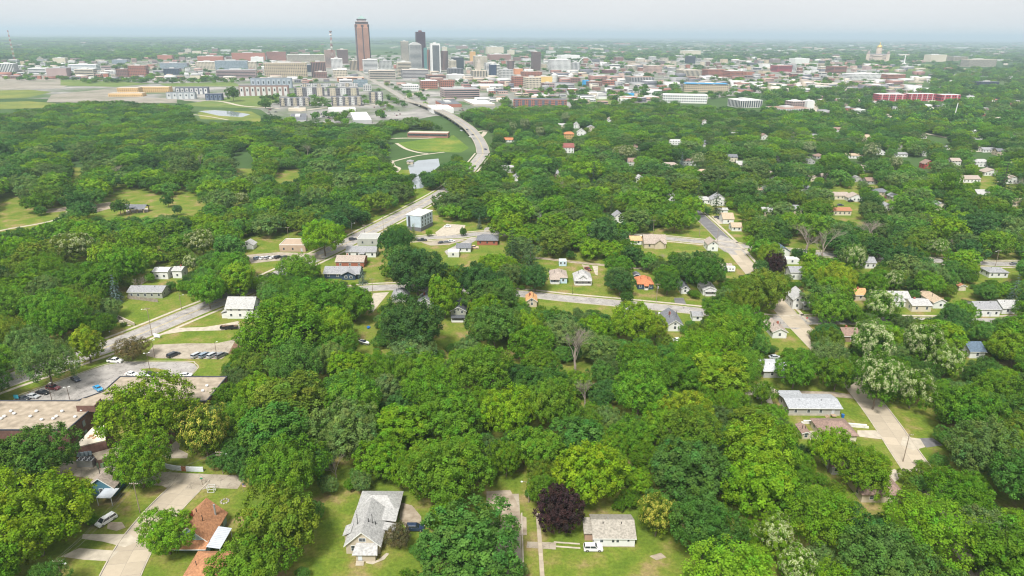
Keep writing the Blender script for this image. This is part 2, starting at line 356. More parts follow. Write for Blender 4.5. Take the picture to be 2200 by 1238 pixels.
def slab_mat(m, c):
    m.use_nodes = True; t = m.node_tree; b = t.nodes['Principled BSDF']; b.inputs['Roughness'].default_value = .9
    oi = t.nodes.new('ShaderNodeObjectInfo'); tc = t.nodes.new('ShaderNodeTexCoord'); no = t.nodes.new('ShaderNodeTexNoise'); no.inputs['Scale'].default_value = .8; no.inputs['Detail'].default_value = 6
    t.links.new(tc.outputs['Object'], no.inputs['Vector'])
    ad = t.nodes.new('ShaderNodeMath'); ad.operation = 'ADD'; t.links.new(oi.outputs['Random'], ad.inputs[0]); t.links.new(no.outputs['Fac'], ad.inputs[1])
    ra = t.nodes.new('ShaderNodeMapRange'); ra.inputs[1].default_value = .3; ra.inputs[2].default_value = 1.6; ra.inputs[3].default_value = .84; ra.inputs[4].default_value = 1.14
    t.links.new(ad.outputs[0], ra.inputs[0])
    mx = t.nodes.new('ShaderNodeMix'); mx.data_type = 'RGBA'; mx.blend_type = 'MULTIPLY'; mx.inputs[0].default_value = 1; mx.inputs[6].default_value = (*c, 1)
    t.links.new(ra.outputs[0], mx.inputs[7]); t.links.new(mx.outputs[2], b.inputs['Base Color'])
slab_mat(SLABM, (.385, .325, .245))
def sheet(name, pts, m, z, world=False, kind='structure', thick=0):
    w = [(p[0], p[1]) if world else tuple(gnd(*p)[:2]) for p in pts]
    ar = sum(w[i][0]*w[(i+1) % len(w)][1]-w[(i+1) % len(w)][0]*w[i][1] for i in range(len(w)))
    if ar < 0: w = w[::-1]
    mb = MB()
    if thick: mb.prism(w, z-thick, z)
    else: mb.add([(x, y, z) for x, y in w], [tuple(range(len(w)))])
    o = mb.build(name, m)
    return tag(o, kind=kind)
def smooth_line(p, n=6):
    p = [Vector((*q[:2], 0)) for q in p]
    if len(p) < 3: return p
    out = []
    for i in range(len(p)-1):
        a = p[max(i-1, 0)]; b = p[i]; c = p[i+1]; d = p[min(i+2, len(p)-1)]
        for k in range(n):
            t = k/n; out.append(.5*((2*b)+(c-a)*t+(2*a-5*b+4*c-d)*t*t+(3*b-a-3*c+d)*t**3))
    return out+[p[-1]]
def offset_line(L, o):
    r = []
    for i, p in enumerate(L):
        d = (L[min(i+1, len(L)-1)]-L[max(i-1, 0)]).normalized(); r.append(p+Vector((d.y, -d.x, 0))*o)
    return r
def ribbon(name, L, w, m, z, h=0.0, zf=None, parent=None):
    a = offset_line(L, -w/2); b = offset_line(L, w/2); n = len(L); mb = MB()
    zz = [z+(zf[i] if zf else 0) for i in range(n)]
    vs = [(p.x, p.y, zz[i]) for i, p in enumerate(a)] + [(p.x, p.y, zz[i]) for i, p in enumerate(b)]
    fs = [(i, n+i, n+i+1, i+1) for i in range(n-1)]
    if h:
        vs += [(x, y, q-h) for x, y, q in vs]
        fs += [(i, i+1, 2*n+i+1, 2*n+i) for i in range(n-1)] + [(n+i+1, n+i, 3*n+i, 3*n+i+1) for i in range(n-1)] + [(0, 2*n, 3*n, n), (n-1, 2*n-1, 4*n-1, 3*n-1)]
        fs += [(2*n+i, 2*n+i+1, 3*n+i+1, 3*n+i) for i in range(n-1)]
    o = mb.add(vs, fs).build(name, m, parent)
    if not parent: tag(o, kind='structure')
    return o
def pxline(pts, n=6): return smooth_line([gnd(*p) for p in pts], n)
def street(name, L, w, m, z=.012, kerb=True, walks=(), centre=None, zf=None):
    o = ribbon(name, L, w, m, z, zf=zf)
    if kerb:
        for s in (-1, 1): ribbon('kerb', offset_line(L, s*(w/2+.15)), .3, CONC2, .12, .12, parent=o)
    for off in walks: ribbon('sidewalk', offset_line(L, off), 1.6, CONC2, .05, .05)
    if centre:
        for s in (-.16, .16): ribbon('centre_line', offset_line(L, s), .14, centre, z+.005, parent=o)
    return o
def slabs(L, w, lanes, ln, parent, z=.03, thick=.02, gap=.05, name='concrete_slab'):
    """cast concrete squares, one by one, along a line"""
    acc = [0]
    for i in range(1, len(L)): acc.append(acc[-1]+(L[i]-L[i-1]).length)
    def at(s):
        s = min(max(s, 0), acc[-1]-1e-3)
        i = next(k for k in range(len(acc)-1) if acc[k+1] > s); t = (s-acc[i])/(acc[i+1]-acc[i]); d = (L[i+1]-L[i]).normalized()
        return L[i].lerp(L[i+1], t), Vector((d.y, -d.x, 0))
    k = 0
    for j in range(int(acc[-1]/ln)):
        p, n = at(j*ln+gap/2); q, n2 = at((j+1)*ln-gap/2); lw = w/lanes
        for l in range(lanes):
            a = -w/2+l*lw+gap/2; b = a+lw-gap; zz = z+rnd.uniform(-.006, .006)
            c = [p+n*a, p+n*b, q+n2*b, q+n2*a]
            MB().prism([(v.x, v.y) for v in c], zz-thick, zz).build(name, SLABM, parent)
# near land, and the farther land that goes on to the horizon
tag(sheet('ground', [(-46000, 640), (-46000, -900), (46000, -900), (46000, 640)], LAWN, 0, True), kind='structure')
tag(sheet('land', [(-46000, 60000), (-46000, 640), (46000, 640), (46000, 60000)], FARLAND, 0, True), kind='structure')
# streets
AVE = pxline([(-220, 905), (-90, 858), (0, 824), (130, 780), (258, 735), (414, 671), (500, 636), (600, 590), (735, 527), (790, 499), (845, 471), (900, 442), (948, 415), (985, 388), (1014, 360), (1038, 330)])
street('avenue', AVE, 11.5, ASPH, .012, True, (-8.6, 8.4), YPAINT)
STR_R = smooth_line([Vector((132.5, 490, 0)), Vector((133, 420, 0)), Vector((131, 360, 0)), Vector((127, 290, 0)), Vector((126.5, 220, 0)), Vector((121, 175, 0)), Vector((117, 150, 0)), Vector((113, 118, 0))], 8)
s_r = street('street', STR_R, 8.8, DARKASPH, .012, True); ribbon('sidewalk', offset_line(STR_R, -6.6)[:26], 1.6, CONC2, .05, .05)
slabs(STR_R[12:], 8.6, 2, 4.6, s_r)
STR_A = pxline([(640, 640), (740, 625), (806, 619), (873, 618), (1000, 624), (1125, 632), (1209, 641), (1284, 648), (1380, 657), (1500, 669), (1600, 682), (1690, 691), (1755, 689), (1900, 690), (2100, 692), (2300, 690)])
street('street', STR_A, 8.2, ASPH, .016, True, (-6.8,))
STR_B = pxline([(815, 512), (882, 514), (932, 510), (984, 508), (1024, 503), (1075, 501), (1200, 503), (1365, 507), (1489, 518), (1560, 525), (1700, 540), (1900, 556), (2060, 562), (2140, 567), (2300, 567)])
street('street', STR_B, 8.0, ASPH, .020, True, (-6.5, 6.5))
sheet('crossing_pavement', [(1548, 505), (1585, 520), (1612, 545), (1585, 552), (1555, 540), (1530, 522)], ASPH, .026)
sheet('crossing_pavement', [(1660, 675), (1700, 672), (1730, 680), (1735, 700), (1712, 708), (1665, 702)], ASPH, .026)
# drives and lots of the clinic corner
lot = sheet('parking_lot', [(10, 872), (39, 852), (181, 800), (228, 784), (271, 778), (403, 778), (418, 782), (424, 790), (410, 806), (250, 830), (160, 875)], ASPH, .03)
for a in [[(39, 850), (181, 799), (228, 783), (271, 777), (403, 777), (419, 781), (426, 790), (411, 807)]]: ribbon('kerb', pxline(a, 3), .35, CONC2, .14, .13, parent=lot)
isl = sheet('lawn_island', [(299, 793), (330, 791), (366, 797), (350, 801), (318, 799)], LAWN, .10, thick=.08)
sheet('parking_lot', [(313, 764), (331, 741), (400, 738), (465, 738), (507, 729), (491, 759), (476, 772), (336, 770)], CONC, .03)
sheet('driveway', [(330, 722), (383, 705), (440, 703), (478, 697), (512, 690), (516, 706), (476, 710), (400, 712)], CONC2, .034)
sheet('mulch_bed', [(491, 760), (507, 730), (545, 735), (530, 765)], MULCH, .03)
sheet('driveway', [(507, 729), (520, 705), (530, 708), (518, 735)], CONC2, .028)
# dead-end lane and drives at the lower edge of the picture
LANE_L = pxline([(236, 1300), (258, 1238), (300, 1160), (352, 1096), (402, 1045), (415, 1030)], 8)
lane = street('lane', LANE_L, 9.2, DARKASPH, .014, True); slabs(LANE_L, 9.0, 2, 4.4, lane)
ALLEY = pxline([(120, 1002), (195, 1012), (257, 1021), (354, 1029), (462, 1034), (520, 1036)])
al = ribbon('alley', ALLEY, 6.2, CONC, .02); 
sheet('alley_mouth', [(330, 1035), (350, 1018), (475, 1020), (470, 1042), (437, 1052), (365, 1052)], CONC, .026)
dw = sheet('driveway', [(178, 1148), (280, 1148), (300, 1162), (268, 1176), (221, 1164), (176, 1158)], CONC2, .034)
sheet('driveway', [(130, 1196), (170, 1178), (256, 1184), (232, 1206), (180, 1203)], CONC2, .034)
sheet('dirt_patch', [(232, 1122), (262, 1122), (270, 1134), (250, 1141), (230, 1136)], DIRT, .02)
LANE_C = smooth_line([Vector((-2.2, 158, 0)), Vector((-1.8, 145, 0)), Vector((-1.6, 130, 0)), Vector((-1.4, 110, 0))])
ribbon('street', LANE_C, 9.0, CONC, .014)
sheet('gravel_patch', [(1045, 1056), (1096, 1053), (1108, 1075), (1119, 1108), (1131, 1112), (1132, 1150), (1060, 1150), (1048, 1090)], DIRT, .03)
ribbon('kerb', [Vector((3.0, 150, 0)), Vector((3.1, 140, 0)), Vector((3.3, 118, 0))], .35, CONC2, .13, .13)
sheet('driveway', [(1133, 1164), (1195, 1166), (1194, 1181), (1131, 1177)], CONC, .034)
wk = ribbon('footpath', [Vector((7.3, 150, 0)), Vector((7.5, 138, 0)), Vector((7.7, 122, 0))], 1.1, DIRT, .012)
slabs([Vector((7.3, 150, 0)), Vector((7.5, 138, 0)), Vector((7.7, 122, 0))], 1.0, 1, 1.25, wk, .04, .03, .08)
for s in (-.75, .75): ribbon('wheel_track', [Vector((11.0, 138.2+s, 0)), Vector((17.5, 137.6+s, 0))], .55, CONC2, .02)
sheet('dirt_patch', [(1395, 1195), (1420, 1188), (1432, 1198), (1410, 1204)], DIRT, .02)
sheet('dirt_yard', [(862, 1080), (885, 1086), (905, 1110), (905, 1136), (870, 1132), (858, 1112)], DIRT, .02)
sheet('footpath', [(786, 1210), (800, 1213), (826, 1202), (836, 1190), (830, 1188), (812, 1204), (786, 1204)], CONC2, .03)
# right side drives
sheet('driveway', [(1940, 938), (1977, 943), (1988, 961), (1962, 968), (1935, 955)], CONC2, .04)
sheet('driveway', [(1974, 942), (2003, 941), (2026, 957), (1990, 962)], DARKASPH, .036)
sheet('driveway', [(1842, 925), (1881, 925), (1901, 945), (1842, 938)], CONC2, .04)
sheet('driveway', [(1600, 835), (1635, 822), (1668, 838), (1654, 846), (1661, 868), (1648, 866), (1640, 848), (1602, 850)], CONC2, .034)
sheet('driveway', [(1655, 838), (1790, 842), (1840, 850), (1838, 857), (1725, 848), (1660, 846)], DIRT, .03)
sheet('patio', [(1730, 926), (1762, 926), (1766, 944), (1740, 946)], CONC2, .04)
sheet('driveway', [(1898, 1016), (1922, 1008), (1940, 1022), (1922, 1036)], CONC2, .04)
# mid-distance drives
sheet('driveway', [(802, 630), (836, 628), (800, 672), (790, 668)], CONC2, .034)
sheet('parking_lot', [(530, 548), (600, 542), (680, 545), (700, 560), (640, 556), (540, 566)], CONC, .034)
sheet('parking_lot', [(935, 500), (960, 481), (1000, 484), (995, 500), (970, 506), (940, 508)], CONC2, .03)
sheet('parking_lot', [(905, 521), (985, 513), (1000, 516), (965, 526), (925, 528)], CONC, .03)
sheet('driveway', [(1012, 510), (1030, 512), (985, 540), (960, 548), (955, 540)], ASPH, .034)
sheet('driveway', [(1040, 492), (1060, 478), (1072, 478), (1040, 500)], ASPH, .034)
ribbon('alley', pxline([(1120, 552), (1172, 556), (1230, 563), (1300, 570), (1390, 578), (1450, 585)]), 3.6, DIRT, .02)
sheet('driveway', [(1250, 568), (1266, 571), (1268, 590), (1258, 588)], DIRT, .026)
sheet('driveway', [(1272, 571), (1285, 572), (1284, 592), (1279, 590)], CONC2, .03)
sheet('driveway', [(1528, 464), (1556, 466), (1560, 480), (1545, 482)], CONC2, .034)
sheet('driveway', [(1448, 640), (1468, 640), (1475, 655), (1450, 652)], DARKASPH, .034)
# park: paths, clearings, ponds
PATHM = CONC2
ribbon('footpath', pxline([(-20, 500), (19, 492), (78, 482), (114, 474), (134, 465), (150, 452)]), 2.6, PATHM, .03)
sheet('parking_lot', [(96, 450), (150, 444), (155, 452), (100, 458)], DIRT, .03); sheet('parking_lot', [(190, 441), (238, 434), (238, 448), (208, 456)], DIRT, .03)
sheet('patio', [(270, 452), (318, 447), (318, 456), (272, 459)], CONC2, .05)
ribbon('footpath', pxline([(0, 348), (30, 346), (90, 343), (200, 333)]), 3, PATHM, .03)
ribbon('footpath', pxline([(838, 349), (860, 343), (890, 336), (915, 332), (955, 327)]), 3.2, PATHM, .04)
ribbon('footpath', pxline([(852, 308), (872, 320), (900, 328), (920, 330)]), 4.0, PATHM, .05)
ribbon('footpath', pxline([(842, 345), (846, 356), (858, 362), (850, 372), (842, 385), (812, 402)]), 3.2, PATHM, .05)
ribbon('lane', pxline([(836, 298), (870, 297), (920, 297), (958, 293)]), 6, PATHM, .05)
WATER = mat('pond_water', (.24, .27, .29), rough=.05, var=.12, scale=.05, spec=.8)
for nm, p in (('pond', [(876, 357), (898, 345), (942, 341), (945, 356), (926, 371), (909, 404), (886, 407), (884, 386), (879, 366)]), ('pond', [(426, 239), (460, 237), (498, 239), (538, 246), (520, 252), (471, 249)]),
              ('river', [(1300, 222), (1330, 212), (1420, 213), (1420, 219), (1330, 224)]), ('river', [(1460, 181), (1560, 186), (1640, 189), (1790, 192), (1880, 199), (1945, 197), (1945, 205), (1880, 208), (1790, 200), (1640, 196), (1550, 192), (1460, 186)])):
    sheet(nm, p, WATER if nm == 'pond' else mat('river_water', (.27, .26, .23), rough=.25, var=.1, scale=.01, spec=.5), .06)
# meadow, fields and building land between the park and the city
YFIELD = ground_mat('yellow_field', [(.3, (.09, .14, .03)), (.5, (.15, .18, .04)), (.7, (.22, .215, .05))], .012, .1, 0)
GFIELD = ground_mat('green_field', [(.3, (.08, .13, .035)), (.5, (.12, .17, .04)), (.7, (.17, .19, .06))], .015, .1, 0)
BARE = ground_mat('bare_land', [(.3, (.17, .17, .12)), (.5, (.25, .225, .185)), (.7, (.31, .285, .245))], .012, .08, 0)
sheet('field', [(850, 308), (975, 291), (1008, 318), (990, 328), (905, 326), (872, 318)], ground_mat('meadow', [(.3, (.075, .14, .02)), (.5, (.11, .175, .025)), (.66, (.20, .21, .04))], .03, .3, 0, .35), .02)
sheet('field', [(850, 442), (948, 402), (958, 405), (880, 452), (800, 492), (760, 512), (748, 512)], ground_mat('bank', [(.3, (.085, .16, .016)), (.5, (.13, .20, .02)), (.68, (.23, .23, .03))], .05, .4, 0), .008)
sheet('city_ground', [(0, 212), (380, 214), (560, 236), (600, 262), (840, 268), (930, 250), (1060, 240), (1250, 232), (1330, 222), (1500, 214), (1640, 200), (1900, 190), (1900, 150), (1500, 128), (1000, 118), (500, 120), (0, 150)], CITYPAVE, .10)
sheet('field', [(-60, 196), (60, 193), (112, 198), (60, 210), (-60, 216)], YFIELD, .2); sheet('field', [(-60, 222), (60, 218), (120, 222), (120, 232), (-60, 236)], YFIELD, .2)
sheet('field', [(130, 170), (270, 176), (330, 180), (250, 187), (130, 184)], GFIELD, .22); sheet('building_land', [(110, 204), (260, 188), (300, 210), (380, 212), (380, 222), (250, 222), (100, 220)], BARE, .24)
sheet('building_land', [(-60, 170), (130, 160), (180, 172), (130, 190), (-60, 195)], BARE, .16)
sheet('field', [(340, 180), (500, 176), (520, 186), (360, 186)], GFIELD, .2); sheet('field', [(385, 226), (500, 208), (600, 205), (600, 216), (560, 232), (460, 232)], GFIELD, .24)
sheet('field', [(425, 243), (440, 236), (540, 240), (560, 250), (560, 262), (430, 256)], YFIELD, .04)
ribbon('lane', pxline([(395, 217), (470, 218), (520, 228), (580, 232), (600, 234)]), 8, CONC2, .3)
ribbon('footpath', pxline([(412, 246), (450, 251), (490, 258)]), 4, CONC2, .1)
sheet('field', [(1230, 224), (1300, 208), (1380, 202), (1420, 212), (1330, 222), (1240, 232)], GFIELD, .2)
sheet('field', [(1900, 146), (1990, 138), (2060, 146), (1990, 152), (1900, 153)], GFIELD, .3)
# the avenue goes on over the viaduct and into the city
VIA = smooth_line([gnd(1038, 330), gnd(1030, 306), gnd(1000, 279), gnd(958, 252), gnd(905, 229), gnd(868, 212), gnd(838, 194), gnd(806, 176), gnd(782, 163), gnd(768, 154)], 7)
zf = [0.0]*len(VIA)
for i, p in enumerate(VIA):
    t = (p.y-800)/520
    if 0 < t < 1: zf[i] = 5.5*min(1, t*5, (1-t)*5)
via = ribbon('viaduct', VIA, 14, mat('pale_road', (.27, .258, .24), var=.12, scale=.05), .35, 1.1, zf)
for s in (-6.9, 6.9): ribbon('parapet', offset_line(VIA, s), .5, CONC2, 1.05, .9, zf, via)
for s in (-.25, .25): ribbon('centre_line', offset_line(VIA, s), .22, YPAINT, .38, 0, zf, via)
for i, p in enumerate(VIA):
    if zf[i] > 2.5 and i % 3 == 0: MB().box(p.x-5, p.x+5, p.y-.9, p.y+.9, -.2, zf[i]-.7).build('pier', CONC2, via)
ribbon('slip_road', pxline([(1022, 300), (1036, 292), (1043, 283)]), 6, CONC2, .07); ribbon('slip_road', pxline([(1008, 290), (1025, 284), (1046, 280), (1060, 278)]), 6, CONC2, .09)
for a, w in (([(868, 212), (905, 196), (960, 178)], 9), ([(905, 229), (930, 215), (935, 205), (900, 190), (866, 170), (852, 160)], 13), ([(640, 240), (700, 232), (800, 226), (840, 222)], 9), ([(790, 242), (770, 222), (735, 200), (700, 184)], 10),
             ([(1660, 168), (1750, 172), (1850, 182), (1905, 190)], 14), ([(1868, 196), (1860, 180), (1830, 172)], 14), ([(1900, 236), (1880, 215), (1868, 196)], 12), ([(1760, 250), (1750, 228), (1740, 214)], 9), ([(1930, 262), (1900, 244), (1885, 226)], 9), ([(1980, 286), (2050, 300), (2110, 320)], 8), ([(2010, 318), (2080, 325), (2200, 330)], 7), ([(1560, 182), (1640, 181), (1760, 186), (1860, 190)], 12)):
    ribbon('road', pxline(a), w, CONC2 if w < 10 else CITYPAVE, .33)
# ------------------------------------------------------------------ builders: houses, city blocks, cars, poles
PEND = []                                   # things whose label is written at the end, from what stands beside them
MASK_BOX = []                               # parts of the view that fill trees must leave open
LANDMARKS = []
def want(o, phrase, px, py): PEND.append((o, phrase, px, py))
GLASS = mat('window_glass', (.045, .055, .065), rough=.12, var=.4, scale=.8, spec=.6)
PALEGLASS = mat('pale_window_glass', (.22, .27, .31), rough=.15, var=.3, scale=.3, spec=.6)
TRIM = mat('white_trim', (.64, .64, .62), var=.06, scale=.6)
DOORM = mat('door_paint', (.45, .46, .48), var=.08)
FOUND = mat('foundation', (.40, .36, .30), var=.15, scale=.8)
METAL = mat('galvanised_metal', (.45, .46, .47), rough=.45, metal=.6, var=.12, scale=.7)
RUST = mat('rusty_metal', (.33, .13, .05), var=.3, scale=1.5)
BRICK = mat('brown_brick', (.155, .085, .068), var=.2, scale=1.3, bump=.1)
BLACK = mat('black_paint', (.02, .02, .022), rough=.5, var=.2)
POLEM = mat('weathered_pole', (.25, .20, .15), var=.25, scale=1.2)
def wallm(c): return mat('siding', c, rough=.8, var=.07, scale=.5, bump=.04)
def roofm(c): return mat('shingle_roof', c, rough=.92, var=.26, scale=1.9, detail=8, bump=.25, bscale=5)
W = dict(white=(.62, .62, .60), cream=(.54, .49, .38), tan=(.46, .39, .29), grey=(.36, .36, .34), sage=(.30, .31, .25), blue=(.30, .40, .45), teal=(.06, .15, .20), navy=(.035, .06, .10), brick=(.30, .105, .065), red=(.32, .06, .05), pale=(.55, .55, .50), brown=(.24, .17, .12), ochre=(.44, .30, .12), lblue=(.42, .53, .62), char=(.12, .12, .13))
RF = dict(grey=(.26, .26, .27), pale=(.37, .365, .355), white=(.56, .56, .545), dark=(.085, .09, .10), slate=(.15, .155, .17), brown=(.24, .165, .135), tan=(.40, .31, .22), orange=(.46, .17, .08), rust=(.33, .155, .085), warm=(.33, .275, .235), silver=(.46, .47, .49), char=(.05, .05, .055), maroon=(.22, .08, .07), blue=(.10, .14, .19))
def roof_mesh(kind, w, d, h, pitch, ov, th=.16):
    mb = MB(); hw = w/2+ov; hd = d/2+ov
    if kind == 'gx':
        r = h+(d/2)*pitch; e = h-ov*pitch
        for s in (-1, 1):
            a = [(-hw, s*hd, e), (hw, s*hd, e), (hw, 0, r), (-hw, 0, r)]
            mb.add([(x, y, z+th) for x, y, z in a]+a, [(0, 1, 2, 3) if s < 0 else (3, 2, 1, 0), (4, 7, 6, 5) if s < 0 else (4, 5, 6, 7), (0, 4, 5, 1), (1, 5, 6, 2), (3, 7, 4, 0), (2, 6, 7, 3)])
    elif kind == 'gy':
        r = h+(w/2)*pitch; e = h-ov*pitch
        for s in (-1, 1):
            a = [(s*hw, -hd, e), (s*hw, hd, e), (0, hd, r), (0, -hd, r)]
            mb.add([(x, y, z+th) for x, y, z in a]+a, [(0, 1, 2, 3) if s > 0 else (3, 2, 1, 0), (4, 7, 6, 5) if s > 0 else (4, 5, 6, 7), (0, 4, 5, 1), (1, 5, 6, 2), (3, 7, 4, 0), (2, 6, 7, 3)])
    elif kind == 'hip':
        e = h-ov*pitch*.5
        if w >= d: rl = (w-d)/2*1.0+.15*d; r = h+(d/2)*pitch; R0, R1 = (-rl, 0, r), (rl, 0, r)
        else: rl = (d-w)/2+.15*w; r = h+(w/2)*pitch; R0, R1 = (0, -rl, r), (0, rl, r)
        c = [(-hw, -hd, e), (hw, -hd, e), (hw, hd, e), (-hw, hd, e)]
        vs = [(x, y, z+th) for x, y, z in c]+[(*R0[:2], R0[2]+th), (*R1[:2], R1[2]+th)]+c
        if w >= d: fs = [(0, 1, 5, 4), (2, 3, 4, 5), (1, 2, 5), (3, 0, 4)]
        else: fs = [(0, 1, 4), (1, 2, 5, 4), (2, 3, 5), (3, 0, 4, 5)]
        mb.add(vs, fs+[(6, 7, 1, 0), (7, 8, 2, 1), (8, 9, 3, 2), (9, 6, 0, 3), (9, 8, 7, 6)])
    elif kind == 'flat':
        mb.box(-w/2+.25, w/2-.25, -d/2+.25, d/2-.25, h-.5, h-.12)
    elif kind == 'shed':            # falls towards the front
        r = h+d*pitch; e = h-ov*pitch
        a = [(-hw, -hd, e), (hw, -hd, e), (hw, hd, r), (-hw, hd, r)]
        mb.add([(x, y, z+th) for x, y, z in a]+a, [(0, 1, 2, 3), (7, 6, 5, 4), (0, 4, 5, 1), (1, 5, 6, 2), (2, 6, 7, 3), (3, 7, 4, 0)])
    return mb
def wall_mesh(kind, w, d, h, pitch):
    mb = MB(); x = w/2; y = d/2
    if kind == 'gx':
        r = h+y*pitch-.02; mb.add([(-x, -y, 0), (-x, y, 0), (-x, y, h), (-x, 0, r), (-x, -y, h), (x, -y, 0), (x, y, 0), (x, y, h), (x, 0, r), (x, -y, h)], [(4, 3, 2, 1, 0), (5, 6, 7, 8, 9), (0, 5, 9, 4), (1, 2, 7, 6), (0, 1, 6, 5)])
    elif kind == 'gy':
        r = h+x*pitch-.02; mb.add([(-x, -y, 0), (x, -y, 0), (x, -y, h), (0, -y, r), (-x, -y, h), (-x, y, 0), (x, y, 0), (x, y, h), (0, y, r), (-x, y, h)], [(0, 1, 2, 3, 4), (9, 8, 7, 6, 5), (1, 6, 7, 2), (0, 4, 9, 5), (5, 6, 1, 0)])
    elif kind == 'shed':
        r = h+d*pitch-.02; mb.add([(-x, -y, 0), (x, -y, 0), (x, y, 0), (-x, y, 0), (-x, -y, h), (x, -y, h), (x, y, r), (-x, y, r)], [(0, 1, 5, 4), (1, 2, 6, 5), (2, 3, 7, 6), (3, 0, 4, 7), (4, 5, 6, 7), (3, 2, 1, 0)])
    else: mb.box(-x, x, -y, y, 0, h)
    return mb
def window(parent, side, u, z, ww, wh, w, d, fm=None, gm=None, sub=True):
    """side f front, b back, l left, r right; u along that wall from its middle"""
    fm = fm or TRIM; gm = gm or GLASS
    def slab(mb, a, b, z0, z1, o0, o1):
        if side == 'f': return mb.box(a, b, -d/2-o1, -d/2-o0, z0, z1)
        if side == 'b': return mb.box(a, b, d/2+o0, d/2+o1, z0, z1)
        if side == 'r': return mb.box(w/2+o0, w/2+o1, a, b, z0, z1)
        return mb.box(-w/2-o1, -w/2-o0, a, b, z0, z1)
    if sub:
        f = slab(MB(), u-ww/2-.11, u+ww/2+.11, z-wh/2-.11, z+wh/2+.11, -.01, .05).build('window', fm, parent)
        for s in ((-1, 1) if wh > .8 else (0,)):     # two sashes
            zc = z+s*wh/4; hh = wh/4-.03 if s else wh/2
            slab(MB(), u-ww/2, u+ww/2, zc-hh, zc+hh, .03, .07).build('pane', gm, f)
        return f
    return slab(MB(), u-ww/2, u+ww/2, z-wh/2, z+wh/2, -.01, .06).build('window', gm, parent)
_hphr = {}
def house(label, xl, xr, yb, h, dep, roof='gx', pitch=.45, wall='white', rf='grey', name='house', ov=.4, nw=None, door=None, porch=None, chim=None, side=True, lm=None, mask=True, found=0.0, gwin=None, shift=0.0, cat='house', vent=False):
    A = gnd(xl, yb); B = gnd(xr, yb); w = abs(B.x-A.x); cx = (A.x+B.x)/2; y0 = (A.y+B.y)/2
    e = empty(name, (cx, y0+dep/2, 0)); m = mpp((xl+xr)/2, yb); near = m < .26
    wc = W[wall] if isinstance(wall, str) else wall; rc = RF[rf] if isinstance(rf, str) else rf
    wl = wall_mesh(roof, w, dep, h, pitch).build('wall', wallm(wc), e)
    if found: MB().box(-w/2-.05, w/2+.05, -dep/2-.05, dep/2+.05, 0, found).build('foundation', FOUND, e)
    ro = roof_mesh(roof, w, dep, h, pitch, ov).build('roof', roofm(rc), e)
    if roof == 'flat':
        for a in ((-w/2, w/2, -dep/2, -dep/2+.25), (-w/2, w/2, dep/2-.25, dep/2), (-w/2, -w/2+.25, -dep/2+.25, dep/2-.25), (w/2-.25, w/2, -dep/2+.25, dep/2-.25)): MB().box(*a, h, h+.3).build('parapet', TRIM, ro)
    elif near and roof in ('gx', 'gy'):       # pale barge and eave boards
        hw = w/2+ov; hd = dep/2+ov; e0 = h-ov*pitch
        if roof == 'gx': MB().box(-hw, hw, -hd-.04, -hd, e0-.06, e0+.17).build('eave_board', TRIM, ro)
        else:
            r = h+(w/2)*pitch
            for s in (-1, 1): MB().add([(s*hw, -hd-.05, e0-.12), (s*hw, -hd-.05, e0+.17), (0, -hd-.05, r+.17), (0, -hd-.05, r-.12), (s*hw, -hd, e0-.12), (s*hw, -hd, e0+.17), (0, -hd, r+.17), (0, -hd, r-.12)], [(0, 1, 2, 3), (7, 6, 5, 4), (0, 4, 5, 1), (3, 2, 6, 7), (1, 5, 6, 2), (0, 3, 7, 4)]).build('barge_board', TRIM, ro)
    st = 2 if h > 4.4 else 1; n = nw if nw is not None else max(1, int(w/3.0))
    for k in range(st):
        zc = 1.75+k*2.75 if h > 2.6 else h*.6
        for i in range(n):
            u = -w/2+w*(i+.5)/n+rnd.uniform(-.15, .15)
            if door is not None and k == 0 and abs(u-door*w/2) < 1.0: continue
            window(e, 'f', u, zc, .95, 1.25, w, dep, sub=near)
        if side:
            s = 'r' if cx < 0 else 'l'
            for i in range(max(1, int(dep/4))): window(e, s, -dep/2+dep*(i+.5)/max(1, int(dep/4)), zc, .95, 1.25, w, dep, sub=near)
    if roof == 'gy' and pitch > .5 and gwin is not False: window(e, 'f', 0, h+w*pitch*.13, .9, 1.0, w, dep, sub=near)
    if door is not None:
        x = door*w/2; dr = MB().box(x-.48, x+.48, -dep/2-.05, -dep/2+.01, found, found+2.1).build('door', DOORM, e)
        if near: MB().box(x+.3, x+.38, -dep/2-.1, -dep/2-.05, found+.95, found+1.05).build('handle', METAL, dr)
    if porch:
        a, b, pd, ph = porch; x0 = a*w/2; x1 = b*w/2
        p = MB().add([(x0-.2, -dep/2-pd-.3, ph), (x1+.2, -dep/2-pd-.3, ph), (x1+.2, -dep/2, ph+.55), (x0-.2, -dep/2, ph+.55), (x0-.2, -dep/2-pd-.3, ph+.15), (x1+.2, -dep/2-pd-.3, ph+.15), (x1+.2, -dep/2, ph+.7), (x0-.2, -dep/2, ph+.7)], [(3, 2, 1, 0), (4, 5, 6, 7), (0, 1, 5, 4), (1, 2, 6, 5), (2, 3, 7, 6), (3, 0, 4, 7)]).build('porch_roof', roofm(rc), e)
        for x in (x0+.1, x1-.1): MB().box(x-.09, x+.09, -dep/2-pd, -dep/2-pd+.18, 0, ph).build('porch_post', TRIM, e)
        MB().box(x0, x1, -dep/2-pd, -dep/2-.01, 0, .35).build('porch_floor', CONC2, e)
        MB().box(x0+.3, x1-.3, -dep/2-pd-.02, -dep/2-pd+.05, .35, 1.1).build('porch_rail', TRIM, e)
    if chim is None and near and roof in ('gx', 'gy') and cat == 'house' and m > .19 and rnd.random() < .45: chim = (rnd.choice((-.3, .3)), rnd.choice((.1, -.1)))
